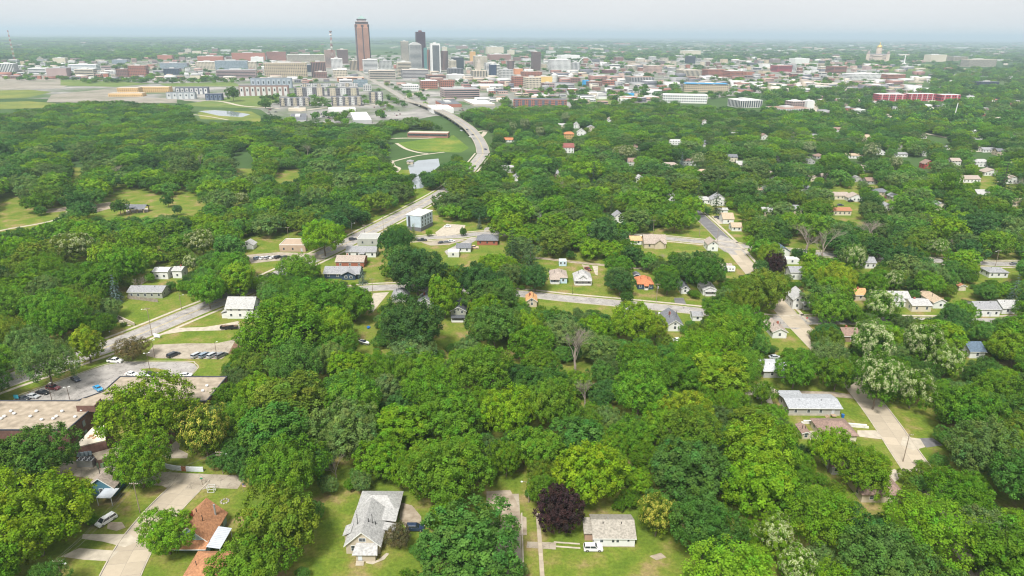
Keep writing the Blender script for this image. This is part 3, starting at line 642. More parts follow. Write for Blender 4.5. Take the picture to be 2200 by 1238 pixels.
    if chim is not None:
        rt = h+(dep/2 if roof == 'gx' else w/2)*pitch; x, y = chim[0]*w/2, chim[1]*dep/2
        MB().box(x-.35, x+.35, y-.35, y+.35, h, rt+.8).build('chimney', mat('brick_chimney', (.30, .10, .065), var=.2, scale=3), ro)
    if near and roof != 'flat' and (vent or rnd.random() < .8):
        for x in (-.25, .2): MB().tube((x*w, -dep*.12, h), (x*w, -dep*.12, h+dep*.38*pitch+.75), .09, .09, 6).build('roof_vent', BLACK, ro)
    if label: tag(e, label, cat, 'houses of the neighbourhood')
    else:
        tag(e, None, cat, 'houses of the neighbourhood')
        want(e, HP.get(wall, 'pale')+' '+{'gx': 'house', 'gy': 'gabled house', 'hip': 'hip-roofed house', 'flat': 'flat-roofed house', 'shed': 'house'}[roof].replace('house', cat)+' with '+RP.get(rf, 'grey')+' roof', (xl+xr)/2, yb)
    if lm: LANDMARKS.append(((xl+xr)/2, yb, lm))
    rt = h+(dep/2 if roof in ('gx', 'hip') else w/2)*pitch
    if mask:
        P = [proj(p)[:2] for p in ((cx-w/2, y0, 0), (cx+w/2, y0, 0), (cx+w/2, y0+dep*.5, rt), (cx-w/2, y0+dep*.5, rt))]
        a_, b_, c_, d_ = min(p[0] for p in P), max(p[0] for p in P), min(p[1] for p in P), max(p[1] for p in P); q_ = 0 if near else .16
        MASK_BOX.append((a_+(b_-a_)*q_, b_-(b_-a_)*q_, c_, d_-(d_-c_)*q_))
    return e, w, dep
HP = dict(white='white', cream='cream', tan='tan', grey='grey', sage='grey-green', blue='pale blue', teal='teal', navy='navy', brick='red brick', red='red', pale='off-white', brown='brown', ochre='ochre', lblue='light blue', char='charcoal')
RP = dict(grey='grey', pale='pale grey', white='white', dark='dark', slate='slate', brown='brown', tan='tan', orange='orange', rust='rust-brown', warm='brownish grey', silver='silvery', char='black', maroon='maroon', blue='blue-grey')

# city blocks -------------------------------------------------------------------------------------
CITY_YAW = R(15.4)
def facade(w, d, h, style, fl=3.7, bay=4.2, z0=1.0, roofless=.6):
    """glass set into all four walls, joined: too small and many to pick apart"""
    mb = MB(); n = max(1, int((h-z0-roofless)/fl)); fl = (h-z0-roofless)/n; o = .12
    def put(a, b, za, zb, s):
        if s == 0: mb.box(a, b, -d/2-o, -d/2+.02, za, zb)
        elif s == 1: mb.box(a, b, d/2-.02, d/2+o, za, zb)
        elif s == 2: mb.box(-w/2-o, -w/2+.02, a, b, za, zb)
        else: mb.box(w/2-.02, w/2+o, a, b, za, zb)
    for s, L in ((0, w), (2, d), (3, d)):
        if style == 'vert':
            nb = max(2, int(L/bay))
            for i in range(nb): c = -L/2+L*(i+.5)/nb; put(c-L/nb*.28, c+L/nb*.28, z0, h-roofless, s)
            continue
        for k in range(n):
            za = z0+k*fl+fl*.30; zb = z0+k*fl+fl*.82
            if style == 'band': put(-L/2+.8, L/2-.8, za, zb, s)
            elif style == 'glass': put(-L/2+.3, L/2-.3, z0+k*fl+.25, z0+(k+1)*fl-.15, s)
            elif style == 'grid':
                nb = max(1, int(L/bay)); 
                for i in range(nb): c = -L/2+L*(i+.5)/nb; put(c-L/nb*.30, c+L/nb*.30, za, zb, s)
    return mb
C = dict(white=(.66, .66, .65), cream=(.56, .50, .40), tan=(.48, .40, .29), beige=(.47, .42, .36), pink=(.50, .36, .31), brick=(.33, .14, .10), brown=(.22, .13, .11), maroon=(.13, .06, .07), mauve=(.36, .27, .26), grey=(.42, .42, .42), dgrey=(.17, .17, .19), navy=(.05, .07, .12), glass=(.13, .19, .24), ochre=(.55, .34, .14), orange=(.55, .25, .13), yellow=(.62, .45, .17), red=(.40, .065, .085), teal=(.10, .22, .22), blue=(.05, .32, .62), pale=(.50, .50, .49), green=(.2, .3, .22), wood=(.58, .40, .20))
CP = dict(white='white', cream='cream', tan='tan', beige='beige', pink='pinkish', brick='red brick', brown='brown', maroon='dark maroon', mauve='mauve', grey='grey', dgrey='dark grey', navy='navy', glass='blue glass', ochre='ochre', orange='orange brick', yellow='yellow', red='bright red', teal='teal', blue='bright blue', pale='pale grey', green='green', wood='timber')
SP = dict(band='building with window bands', grid='building with window grid', vert='building with upright fins', glass='glass-walled building', plain='flat-roofed building')
def block(xl, xr, yt, yb, wall, style='grid', roof='white', dep=None, yaw=None, label=None, name='city_building', fl=3.7, bay=4.2, unit=True, lm=None, minh=3.2, kind_phrase=None, gm=None):
    yaw = CITY_YAW if yaw is None else R(yaw); xc = (xl+xr)/2; p = gnd(xc, yb); m = mpp(xc, yb); dist = math.hypot(p.x, p.y)
    d0 = ray(xc, yt); h = CAM_Z+d0[2]*dist/math.hypot(d0[0], d0[1]); h = max(minh, h)
    tot = (xr-xl)*m; w = tot*.92/max(.8, math.cos(yaw)) if yaw else tot; dep = dep or max(10, min(w*.8, 45)); w = max(5, w-dep*abs(math.sin(yaw))*.55)
    bx = Vector((p.x, p.y, 0))+Vector((-math.sin(yaw), math.cos(yaw), 0))*(dep/2)
    e = empty(name, bx, yaw); wc = C[wall] if isinstance(wall, str) else wall
    wm = mat('city_wall', wc, var=.08, scale=.03)
    MB().box(-w/2, w/2, -dep/2, dep/2, -.5, h).build('wall', wm, e)
    if style != 'plain': f = facade(w, dep, h, style, fl, bay).build('window_band', gm or (PALEGLASS if style == 'glass' and wall != 'navy' else GLASS), e, kind='stuff')
    rc = dict(white=(.66, .66, .64), grey=(.30, .30, .31), dark=(.13, .135, .15), tan=(.48, .42, .35), brown=(.28, .18, .14), blue=(.10, .30, .52))[roof]
    ro = MB().box(-w/2+.4, w/2-.4, -dep/2+.4, dep/2-.4, h, h+.35).build('roof', mat('city_roof', rc, var=.1, scale=.05), e)
    if unit and w > 14: MB().box(-w*.18, w*.12, -dep*.1, dep*.25, h+.35, h+.35+min(4, 1.6+h*.05)).build('roof_unit', mat('city_wall', C['pale'], var=.08, scale=.03), ro)
    tag(e, label, 'building', 'buildings of the city')
    if not label: want(e, ('tall ' if h > 60 else 'low ' if h < 9 else '')+CP.get(wall, 'pale')+' '+(kind_phrase or SP[style]), xc, (yt+yb)/2)
    if lm: LANDMARKS.append((xc, (yt+yb)/2, lm))
    bt_ = Vector((p.x, p.y, 0))+Vector((-math.sin(yaw), math.cos(yaw), 0))*dep; yq = proj((bt_.x, bt_.y, h))[1]
    CITY_BOX.append((xl, xr, min(yt, yq) if h < 20 else yt, yb))
    return e, w, dep, h
CITY_BOX = []

# cars ---------------------------------------------------------------------------------------------
def paint_mat():
    m = bpy.data.materials.new('car_paint'); m.use_nodes = True; t = m.node_tree; b = t.nodes['Principled BSDF']; oi = t.nodes.new('ShaderNodeObjectInfo')
    tc = t.nodes.new('ShaderNodeTexCoord'); no = t.nodes.new('ShaderNodeTexNoise'); no.inputs['Scale'].default_value = 2; t.links.new(tc.outputs['Object'], no.inputs['Vector'])
    mr = t.nodes.new('ShaderNodeMapRange'); mr.inputs[3].default_value = .9; mr.inputs[4].default_value = 1.08; t.links.new(no.outputs['Fac'], mr.inputs[0])
    mx = t.nodes.new('ShaderNodeMix'); mx.data_type = 'RGBA'; mx.blend_type = 'MULTIPLY'; mx.inputs[0].default_value = 1
    t.links.new(oi.outputs['Color'], mx.inputs[6]); t.links.new(mr.outputs[0], mx.inputs[7]); t.links.new(mx.outputs[2], b.inputs['Base Color'])
    b.inputs['Roughness'].default_value = .32; b.inputs['Coat Weight'].default_value = .5; return m
PAINT = paint_mat(); TYRE = mat('tyre_rubber', (.018, .018, .018), rough=.9); RIM = mat('alloy_rim', (.45, .45, .46), rough=.4, metal=.7); LAMP = mat('headlight_lens', (.75, .75, .72), rough=.2); TAIL = mat('tail_light_lens', (.35, .02, .015), rough=.3); CARGLASS = mat('car_glass', (.025, .032, .04), rough=.06, spec=.8)
CARS = {}
def car_proto(kind):
    L, Wd, H, belt, prof, cab = {
        'sedan': (4.7, 1.82, 1.45, .92, [(-2.35, .45), (-2.3, .85), (-1.6, .96), (1.0, .95), (2.1, .78), (2.34, .6), (2.35, .35)], (-1.75, -.95, .55, 1.2)),
        'suv': (4.8, 1.92, 1.75, 1.05, [(-2.4, .5), (-2.36, 1.0), (-2.2, 1.08), (1.0, 1.06), (2.2, .95), (2.4, .7), (2.4, .4)], (-2.3, -2.0, .35, 1.1)),
        'van': (5.1, 1.98, 1.78, 1.05, [(-2.55, .5), (-2.52, 1.0), (-2.4, 1.08), (1.3, 1.06), (2.3, .9), (2.55, .65), (2.55, .38)], (-2.45, -2.2, .75, 1.65)),
        'pickup': (5.9, 2.0, 1.9, 1.15, [(-2.95, .6), (-2.93, 1.12), (-.9, 1.12), (1.3, 1.14), (2.7, 1.08), (2.95, .8), (2.95, .45)], (-1.0, -.75, .75, 1.35))}[kind]
    hw = Wd/2; mb = MB(); n = len(prof)
    top = prof; bot = [(L/2-.05, .28), (-L/2+.05, .3)]; P = top+bot; k = len(P)
    secs = [(-hw, .9), (-hw*.97, 1.0), (hw*.97, 1.0), (hw, .9)]
    vs = []
    for y, s in secs:
        for x, z in P: vs.append((x*(.985 if s < 1 else 1), y, .28+(z-.28)*(s if z > .5 else 1)))
    fs = [tuple(range(k)), tuple(range(4*k-1, 3*k-1, -1))]
    for a in range(3):
        for i in range(k): fs.append((a*k+i, (a+1)*k+i, (a+1)*k+(i+1) % k, a*k+(i+1) % k))
    mb.add(vs, [f[::-1] for f in fs])
    body = mb.mesh('body_'+kind, PAINT)
    x0, x1, x2, x3 = cab; b = belt-.03; t = H-.06; tw = hw*.76; bw = hw*.93
    gl = MB().add([(x0, -bw, b), (x3, -bw, b), (x3, bw, b), (x0, bw, b), (x1, -tw, t), (x2, -tw, t), (x2, tw, t), (x1, tw, t)], [(0, 1, 5, 4), (1, 2, 6, 5), (2, 3, 7, 6), (3, 0, 4, 7), (4, 5, 6, 7)]).mesh('window_glass_'+kind, CARGLASS)
    rf = MB(); rf.add([(x1-.06, -tw-.03, t-.03), (x2+.06, -tw-.03, t-.03), (x2+.06, tw+.03, t-.03), (x1-.06, tw+.03, t-.03), (x1+.05, -tw+.1, H), (x2-.1, -tw+.1, H), (x2-.1, tw-.1, H), (x1+.05, tw-.1, H)], [(3, 2, 1, 0), (4, 5, 6, 7), (0, 1, 5, 4), (1, 2, 6, 5), (2, 3, 7, 6), (3, 0, 4, 7)])
    for s in (-1, 1):
        for xa, xb in ((x0, x1), (x3, x2)): rf.tube((xa, s*bw, b), (xb, s*tw, t), .055, .05, 4)
        xm = (x0+x3)/2-.1; rf.tube((xm, s*bw, b), ((x1+x2)/2, s*tw, t), .05, .045, 4)
    roofme = rf.mesh('car_roof_'+kind, PAINT)
    wr = .36 if kind in ('suv', 'pickup') else .32
    wh = MB().tube((0, -.11, 0), (0, .11, 0), wr, wr, 14).mesh('tyre_'+kind, TYRE); ri = MB().tube((0, -.12, 0), (0, .12, 0), wr*.6, wr*.6, 10).mesh('rim_'+kind, RIM)
    hl = MB().box(L/2-.12, L/2+.01, -.17, .17, .62, .76).mesh('headlight_'+kind, LAMP); tl = MB().box(-L/2-.01, -L/2+.06, -.1, .1, .72, .98).mesh('tail_light_'+kind, TAIL)
    bed = MB().box(-2.8, -1.1, -.78, .78, 1.06, 1.135).mesh('cargo_bed', BLACK) if kind == 'pickup' else None
    CARS[kind] = (L, hw, wr, body, gl, roofme, wh, ri, hl, tl, bed)
for k in ('sedan', 'suv', 'van', 'pickup'): car_proto(k)
CC = dict(white=(.75, .75, .74), silver=(.42, .44, .46), black=(.015, .015, .018), dark=(.03, .035, .045), navy=(.02, .035, .075), red=(.16, .02, .025), blue=(.03, .28, .55), grey=(.18, .19, .20), peach=(.62, .45, .33), steel=(.22, .28, .34))
def car(px, py, kind, colour, yaw, label=None, small=False, group='parked and driving cars', z=0.03, name=None):
    """yaw: heading in degrees, 0 to the right of the picture, 90 away from the camera"""
    L, hw, wr, body, gl, ro, wh, ri, hl, tl, bed = CARS[kind]; p = gnd(px, py, z)
    e = empty(name or {'sedan': 'car', 'suv': 'car', 'van': 'minivan', 'pickup': 'pickup_truck'}[kind], (p.x, p.y, z), R(yaw)); cc = (*CC[colour], 1)
    link('body', body, e).color = cc; link('window_glass', gl, e); link('car_roof', ro, e).color = cc
    if not small:
        for sx in (-.31, .31):
            for s in (-1, 1): w_ = link('wheel', wh, e, (sx*L, s*(hw-.09), wr)); link('rim', ri, w_)
        for s in (-1, 1): link('headlight', hl, e, (0, s*(hw-.3), 0)); link('tail_light', tl, e, (0, s*(hw-.2), 0))
        if bed: link('cargo_bed', bed, e)
    tag(e, label, {'van': 'minivan', 'pickup': 'truck'}.get(kind, 'car'), group)
    if not label: want(e, {'dark': 'dark', 'steel': 'steel blue'}.get(colour, colour)+' '+{'sedan': 'car', 'suv': 'tall car', 'van': 'minivan', 'pickup': 'pickup'}[kind], px, py)
    if not small: m = mpp(px, py); MASK_BOX.append((px-2.4/m, px+2.4/m, py-1.8/m, py+.8/m))
    return e

# poles, lamps, wires ------------------------------------------------------------------------------
def height_at(px, py_base, px_t, py_t):
    b = gnd(px, py_base); d = ray(px_t, py_t); return CAM_Z+d[2]*math.hypot(b.x, b.y)/math.hypot(d[0], d[1]), b
def pole(xb, yb, xt, yt, arms=1, lamp=None, label=None, name='utility_pole', trans=False, m=None, r=.15):
    h, b = height_at(xb, yb, xt, yt); h = min(max(h, 5), 16); e = empty(name, b)
    MB().tube((0, 0, -.2), (0, 0, h), r, r*.65, 8).build('post', m or POLEM, e)
    for k in range(arms):
        MB().box(-1.2, 1.2, -.07, .07, h-.5-k*.9, h-.36-k*.9).build('crossarm', POLEM, e)
        for x in (-1.05, -.5, .5, 1.05): MB().tube((x, 0, h-.37-k*.9), (x, 0, h-.15-k*.9), .05, .04, 6).build('insulator', TRIM, e)
    if trans: MB().lathe([(.0, h-2.6), (.28, h-2.6), (.3, h-1.7), (.1, h-1.5)], 10, .35, 0).build('transformer', METAL, e)
    if lamp:
        s = lamp; a = MB().tube((0, 0, h-1.2), (s*1.7, -.3, h-.6), .05, .04, 6).build('lamp_arm', METAL, e); MB().lathe([(.12, h-.75), (.3, h-.68), (.22, h-.55)], 8, s*2.0, -.35).build('lamp_head', TRIM, e)
    tag(e, label, 'pole', 'utility poles and street lamps')
    if not label: want(e, ('wooden utility pole with street lamp' if lamp else 'wooden utility pole with crossarms' if arms else 'plain pole'), xt, yt)
    return b+Vector((0, 0, h-.3))
def lamp_post(xb, yb, xt, yt, heads=2, label=None):
    h, b = height_at(xb, yb, xt, yt); h = min(max(h, 4), 10); e = empty('lamp_post', b)
    MB().tube((0, 0, 0), (0, 0, h), .1, .07, 8).build('post', mat('brown_post', (.12, .08, .06)), e)
    for s in ((-1, 1) if heads == 2 else (1,)):
        MB().tube((0, 0, h-.1), (s*.7, s*.3, h), .04, .04, 6).build('lamp_arm', METAL, e); MB().box(s*.75-.3, s*.75+.3, s*.32-.17, s*.32+.17, h-.05, h+.12).build('lamp_head', TRIM, e)
    tag(e, label, 'lamp post', 'lamp posts of the car parks')
def wire(a, b, sag, label, n=10, offs=((-.9, 0), (0, .3), (.9, 0))):
    e = empty('power_line', a)
    for ox, oz in offs:
        mb = MB(); pr = None
        for i in range(n+1):
            t = i/n; p = a.lerp(b, t)-a+Vector((ox, 0, oz-4*sag*t*(1-t)))
            if pr is not None: mb.tube(pr, p, .022, .022, 3)
            pr = p
        mb.build('wire', mat('wire', (.12, .12, .12)), e)
    tag(e, label, 'power line', 'power lines')
# ------------------------------------------------------------------ the near houses
# long brick care building, lower left
ZR = 8.0
def at(px, py, z): return gnd(px, py, z)
bb = empty('brick_building', at(100, 900, 0)); o0 = Vector(bb.location)
tag(bb, 'long two-storey brown brick building with gravel roof beside the car park', 'building'); LANDMARKS.append((90, 900, 'long brown brick building'))
def loc_poly(pts, z): return [tuple((at(x, y, z)-o0)[:2]) for x, y in pts]
def ccw(p): return p if sum(p[i][0]*p[(i+1) % len(p)][1]-p[(i+1) % len(p)][0]*p[i][1] for i in range(len(p))) > 0 else p[::-1]
GRAV = mat('gravel_roof', (.31, .255, .19), var=.2, scale=.5, bump=.3, c2=(.39, .325, .25), bscale=3)
B1 = ccw(loc_poly([(-160, 925), (145, 925), (217, 862), (-160, 862)], ZR)); B2 = ccw(loc_poly([(165, 862), (222, 842), (258, 810), (488, 810), (444, 863)], ZR))
for p in (B1, B2):
    MB().prism(p, 0, ZR).build('wall', BRICK, bb)
    c = Vector((sum(q[0] for q in p)/len(p), sum(q[1] for q in p)/len(p)))
    ins = [tuple(c+(Vector(q)-c)*.985) for q in p]; MB().prism(ins, ZR, ZR+.06).build('roof', GRAV, bb)
    for i in range(len(p)):
        a, b = Vector(p[i]), Vector(p[(i+1) % len(p)]); d = (b-a).normalized(); n = Vector((d.y, -d.x)); q = [a-n*.25, b-n*.25, b+n*.08, a+n*.08]
        MB().prism(ccw([tuple(v) for v in q]), ZR+.002*i, ZR+.34+.003*i).build('parapet', mat('dark_coping', (.06, .065, .08), var=.15), bb)
fy = min(q[1] for q in B1); fx1 = max(q[0] for q in B1 if abs(q[1]-fy) < .5)
for k in range(5):
    x = fx1-4.0-k*5.4
    for z in (5.1, 1.7):
        f = MB().box(x-1.6, x+1.6, fy-.06, fy+.02, z, z+1.7).build('window', mat('brown_frame', (.10, .06, .05)), bb)
        for s in (-1, 0, 1): MB().box(x+s*1.03-.46, x+s*1.03+.46, fy-.1, fy-.05, z+.12, z+1.58).build('pane', PALEGLASS if s else GLASS, f)
        MB().box(x-1.7, x+1.7, fy-.35, fy-.07, z+1.72, z+1.84).build('awning', TRIM, f)
sx = Vector(max(B1, key=lambda q: q[0]-q[1])); bk = Vector(max(B1, key=lambda q: q[0]+q[1])); dd = (bk-sx)
for t in (.42, .75):
    for z in (5.0, 1.6):
        c = sx+dd*t; MB().box(c.x-.1, c.x+.16, c.y-.6, c.y+.6, z, z+1.9).build('window', PALEGLASS, bb)
for (x, y) in [(3, 902), (31, 891), (24, 886), (10, 897), (79, 886), (66, 897), (90, 904), (134, 886), (122, 897), (115, 902), (162, 898), (176, 884), (445, 831), (436, 842), (243, 836)]:
    p = at(x, y, ZR)-o0; MB().lathe([(.32, ZR), (.32, ZR+.35), (.52, ZR+.4), (.45, ZR+.7), (.12, ZR+.88)], 10, p.x, p.y).build('roof_vent', mat('white_vent', (.72, .72, .72), rough=.4), bb, smooth=False)
ph = ccw(loc_poly([(163, 872), (203, 872), (217, 856), (178, 856)], ZR+2.2)); MB().prism(ph, ZR, ZR+2.2).build('penthouse', BRICK, bb); MB().prism([tuple(Vector(q)*.97+Vector(ph[0])*.03) for q in ph], ZR+2.2, ZR+2.28).build('penthouse_roof', GRAV, bb)
wd = [at(158, 962, 4.2)-o0, at(227, 946, 5.2)-o0, at(224, 912, 7.4)-o0, at(199, 918, 7.2)-o0]
MB().add([tuple(v) for v in wd]+[(v.x, v.y, v.z-.35) for v in wd], [(0, 1, 2, 3), (7, 6, 5, 4), (0, 4, 5, 1), (1, 5, 6, 2), (2, 6, 7, 3), (3, 7, 4, 0)]).build('lean_to_roof', mat('peeling_roof', (.62, .55, .44), var=.1, scale=.35, c2=(.66, .60, .50)), bb)
MB().add([tuple(wd[0]), tuple(wd[1]), (wd[1].x, wd[1].y, 0), (wd[0].x, wd[0].y, 0), (wd[1].x, wd[1].y+6, 0), (wd[0].x, wd[0].y+5, 0), (wd[2].x, wd[2].y, wd[2].z), (wd[3].x, wd[3].y, wd[3].z)], [(3, 2, 1, 0), (2, 4, 6, 1), (5, 3, 0, 7)]).build('lean_to_wall', BRICK, bb)
for t in (.1, .22, .34, .46):
    p = wd[0].lerp(wd[1], t); MB().box(p.x-.55, p.x+.55, p.y-.35, p.y-.1, 1.0, 2.4).build('window', PALEGLASS, bb)
for q in [(.35, .5), (.45, .42), (.5, .55), (.62, .35), (.7, .5), (.3, .4), (.78, .42), (.56, .3)]:   # bare patches where the covering has come off
    p = wd[0].lerp(wd[1], q[0]).lerp(wd[3].lerp(wd[2], q[0]), q[1]); n = (wd[1]-wd[0]).cross(wd[3]-wd[0]).normalized(); s = rnd.uniform(.22, .42)
    u_ = (wd[1]-wd[0]).normalized(); v_ = n.cross(u_); MB().add([tuple(p+n*.02+u_*(s*1.6*math.cos(a)*rnd.uniform(.6, 1.2))+v_*(s*math.sin(a)*rnd.uniform(.6, 1.2))) for a in [i*.785 for i in range(8)]], [tuple(range(8))]).build('roof_patch', mat('bare_board', (.36, .21, .11), var=.2), bb)
MASK_BOX.append((0, 200, 862, 985)); MASK_BOX.append((400, 486, 812, 845))
lr = ccw(loc_poly([(198, 975), (262, 958), (262, 975), (210, 990)], 2.6)); MB().prism(lr, 0, 2.6).build('porch_wall', BRICK, bb); MB().prism(lr, 2.6, 2.75).build('porch_roof', GRAV, bb)
ch = empty('chiller_unit', gnd(188, 1000)); tag(ch, 'grey rooftop-style chiller with six round fans beside the brick building', 'air conditioner')
MB().box(-2.3, 2.3, -1.1, 1.1, .1, 2.3).build('housing', METAL, ch); MB().box(-2.35, 2.35, -1.15, 1.15, 0, .12).build('base', CONC, ch)
for i in range(3):
    for j in (-.52, .52):
        f = MB().tube((-1.45+i*1.45, j, 2.3), (-1.45+i*1.45, j, 2.48), .47, .47, 14).build('fan', BLACK, ch); MB().tube((-1.45+i*1.45, j, 2.48), (-1.45+i*1.45, j, 2.51), .14, .14, 8).build('hub', METAL, f)
MASK_BOX.append((165, 212, 972, 1005))
tb = MB().box(-1, 1, -.8, .8, 0, 1.5); o = tb.build('transformer_box', mat('green_metal', (.16, .22, .14)), None, gnd(219, 1002)); tag(o, 'green metal transformer box beside the chiller', 'utility box')
cw = empty('low_wall', (0, 0, 0)); tag(cw, 'low curved whitewashed wall with a rust streak beside the alley', 'wall')
LW = pxline([(345, 1004), (372, 1010), (400, 1013), (437, 1014)], 3)
for i in range(len(LW)-1):
    a, b = LW[i], LW[i+1]; n = Vector((0, .35, 0)); MB().prism([(a.x, a.y), (b.x, b.y), (b.x, b.y+.35), (a.x, a.y+.35)], 0, 1.5).build('wall_panel', RUST if i == 5 else mat('whitewash', (.55, .58, .60), var=.1), cw)
sheet('patio', [(345, 978), (380, 945), (392, 945), (384, 965), (404, 975), (402, 985), (360, 985)], CONC, .05); sheet('mulch_bed', [(338, 960), (356, 928), (378, 930), (366, 962)], MULCH, .03)

# white bungalow, lower middle
e, w, d = house('white bungalow with weathered grey roof behind the white parked car', 1275, 1363, 1175, 2.75, 8.6, 'gx', .45, 'white', (.30, .275, .235), nw=0, lm='white bungalow', ov=.35)
for u, ww in ((-w*.31, .75), (-w*.03, .62), (w*.08, .62), (w*.34, .5)): window(e, 'f', u, 1.9 if ww > .55 else 2.0, ww, 1.0 if ww > .55 else .6, w, d)
MB().box(-w*.12-.1, -w*.12+.1, -.1, .1, 4.6, 5.6).build('flue', METAL, e)
an = [(-w/2-2.0, -w/2-.01)]; MB().box(-w/2-2.0, -w/2-.02, -d/2+2.2, d/2-2.2, 0, 2.3).build('annex_wall', wallm((.38, .25, .18)), e)
MB().add([(-w/2-2.3, -d/2+1.8, 2.3), (-w/2-.02, -d/2+1.8, 2.3), (-w/2-.02, d/2-1.8, 3.3), (-w/2-2.3, d/2-1.8, 3.3), (-w/2-2.3, -d/2+1.8, 2.45), (-w/2-.02, -d/2+1.8, 2.45), (-w/2-.02, d/2-1.8, 3.45), (-w/2-2.3, d/2-1.8, 3.45)], [(3, 2, 1, 0), (4, 5, 6, 7), (0, 1, 5, 4), (1, 2, 6, 5), (2, 3, 7, 6), (3, 0, 4, 7)]).build('annex_roof', roofm((.30, .275, .235)), e)
MB().box(-w/2-.06, w/2+.06, -d/2-.07, -d/2+.0, 0, .28).build('foundation', FOUND, e)
# grey-roofed house with the beige gable
e, w, d = house('beige gabled house with patched pale grey roof and small front porch', 744.5, 817, 1190, 2.9, 12.5, 'gy', .92, (.44, .38, .29), 'pale', nw=0, lm='beige gabled house', gwin=False, ov=.45)
for u in (-.42, .42): window(e, 'f', u, 4.25, .7, 1.0, w, d)
window(e, 'f', -w*.29, 1.7, .85, 1.5, w, d)
MB().box(-w*.14, w*.42, -d/2-2.6, -d/2-.01, 0, 2.1).build('porch_wall', wallm((.44, .38, .29)), e)
x0, x1, yb_, yf = -w*.24, w*.5, -d/2+.3, -d/2-3.1
MB().add([(x0, yf, 2.15), (x1, yf, 2.15), (x1-.5, yb_, 3.3), (x0+.5, yb_, 3.3), (x0, yf, 2.32), (x1, yf, 2.32), (x1-.5, yb_, 3.47), (x0+.5, yb_, 3.47)], [(3, 2, 1, 0), (4, 5, 6, 7), (0, 1, 5, 4), (1, 2, 6, 5), (2, 3, 7, 6), (3, 0, 4, 7)]).build('porch_roof', roofm(RF['pale']), e)
dr = MB().box(-w*.02-.5, -w*.02+.5, -d/2-2.68, -d/2-2.6, .35, 2.0).build('door', mat('pale_door', (.55, .58, .62)), e); MB().box(-w*.02+.3, -w*.02+.38, -d/2-2.73, -d/2-2.68, 1.1, 1.2).build('handle', METAL, dr)
for i in range(3): MB().box(-w*.13, w*.1, -d/2-3.0-.35*(i+1), -d/2-3.0-.35*i, 0, .45-.15*i).build('step', CONC2, e)
bw = roof_mesh('hip', 10.5, 9.0, 2.7, .5, .4); bwo = bw.build('rear_roof', roofm(RF['pale']), e, (1.2, d/2+3.6, 0)); MB().box(-4.3, 6.0, d/2-.1, d/2+7.6, 0, 2.7).build('rear_wall', wallm((.44, .38, .29)), e)
MB().box(2.4, 6.3, -.5, d/2+1.2, 0, 2.4).build('side_wall', wallm((.44, .38, .29)), e)
for (a, b, c0, c1, z0, z1) in ((1.0, 6.9, 1.6, d/2+.5, 4.0, 3.2), (3.6, 7.0, -1.2, 1.7, 3.1, 2.5)):
    MB().add([(a, c0, z0), (b, c0, z1), (b, c1, z1), (a, c1, z0), (a, c0, z0+.17), (b, c0, z1+.17), (b, c1, z1+.17), (a, c1, z0+.17)], [(3, 2, 1, 0), (4, 5, 6, 7), (0, 1, 5, 4), (1, 2, 6, 5), (2, 3, 7, 6), (3, 0, 4, 7)]).build('side_roof', roofm(RF['pale']), e)
MB().add([(-w/2-1.5, -3.2, 2.7), (-w/2+.6, -3.2, 3.7), (-w/2+.6, .5, 3.7), (-w/2-1.5, .5, 2.7), (-w/2-1.5, -3.2, 2.87), (-w/2+.6, -3.2, 3.87), (-w/2+.6, .5, 3.87), (-w/2-1.5, .5, 2.87)], [(3, 2, 1, 0), (4, 5, 6, 7), (0, 1, 5, 4), (1, 2, 6, 5), (2, 3, 7, 6), (3, 0, 4, 7)]).build('bay_roof', roofm(RF['pale']), e)
MB().box(-w/2-1.1, -w/2, -2.8, .1, 0, 2.7).build('bay_wall', wallm((.44, .38, .29)), e)
for x, y in ((.8, -2.0), (2.3, -1.2)): MB().tube((x, y, 4.4), (x, y, 7.2 if x < 1 else 5.6), .12, .12, 6).build('flue', BLACK, e)
# brown-roofed blue house, lower left
e, w, d = house('blue house with brown shingle roof, red chimney and metal porch awning', 374, 452, 1184, 3.1, 10.5, 'gy', .95, 'blue', (.36, .175, .09), nw=2, lm='blue house with brown roof', ov=.45, gwin=False, side=True)
MB().add([(-w/2, -d/2-2.3, 2.5), (w/2+.3, -d/2-2.3, 2.5), (w/2+.3, -d/2, 3.2), (-w/2, -d/2, 3.2), (-w/2, -d/2-2.3, 2.68), (w/2+.3, -d/2-2.3, 2.68), (w/2+.3, -d/2, 3.38), (-w/2, -d/2, 3.38)], [(3, 2, 1, 0), (4, 5, 6, 7), (0, 1, 5, 4), (1, 2, 6, 5), (2, 3, 7, 6), (3, 0, 4, 7)]).build('porch_roof', roofm((.36, .175, .09)), e)
MB().box(-w/2, w/2+.2, -d/2-2.4, -d/2-2.2, 2.35, 2.5).build('porch_beam', TRIM, e)
aw = MB()
for i in range(12):
    y = -d/2-2.0+i*.62; aw.box(w/2+.2, w/2+3.6, y, y+.5, 2.45, 2.52)
    MB().add([(w/2+.25, y, 3.0), (w/2+3.6, y, 2.45), (w/2+3.6, y+.56, 2.45), (w/2+.25, y+.56, 3.0), (w/2+.25, y, 3.07), (w/2+3.6, y, 2.52), (w/2+3.6, y+.56, 2.52), (w/2+.25, y+.56, 3.07)], [(3, 2, 1, 0), (4, 5, 6, 7), (0, 1, 5, 4), (1, 2, 6, 5), (2, 3, 7, 6), (3, 0, 4, 7)]).build('awning_panel', mat('pale_metal', (.58, .61, .66), rough=.4, metal=.3), e)
for y in (-d/2-1.8, -d/2+1.8, -d/2+5.0): MB().box(w/2+3.3, w/2+3.45, y, y+.15, 0, 2.5).build('awning_post', TRIM, e)
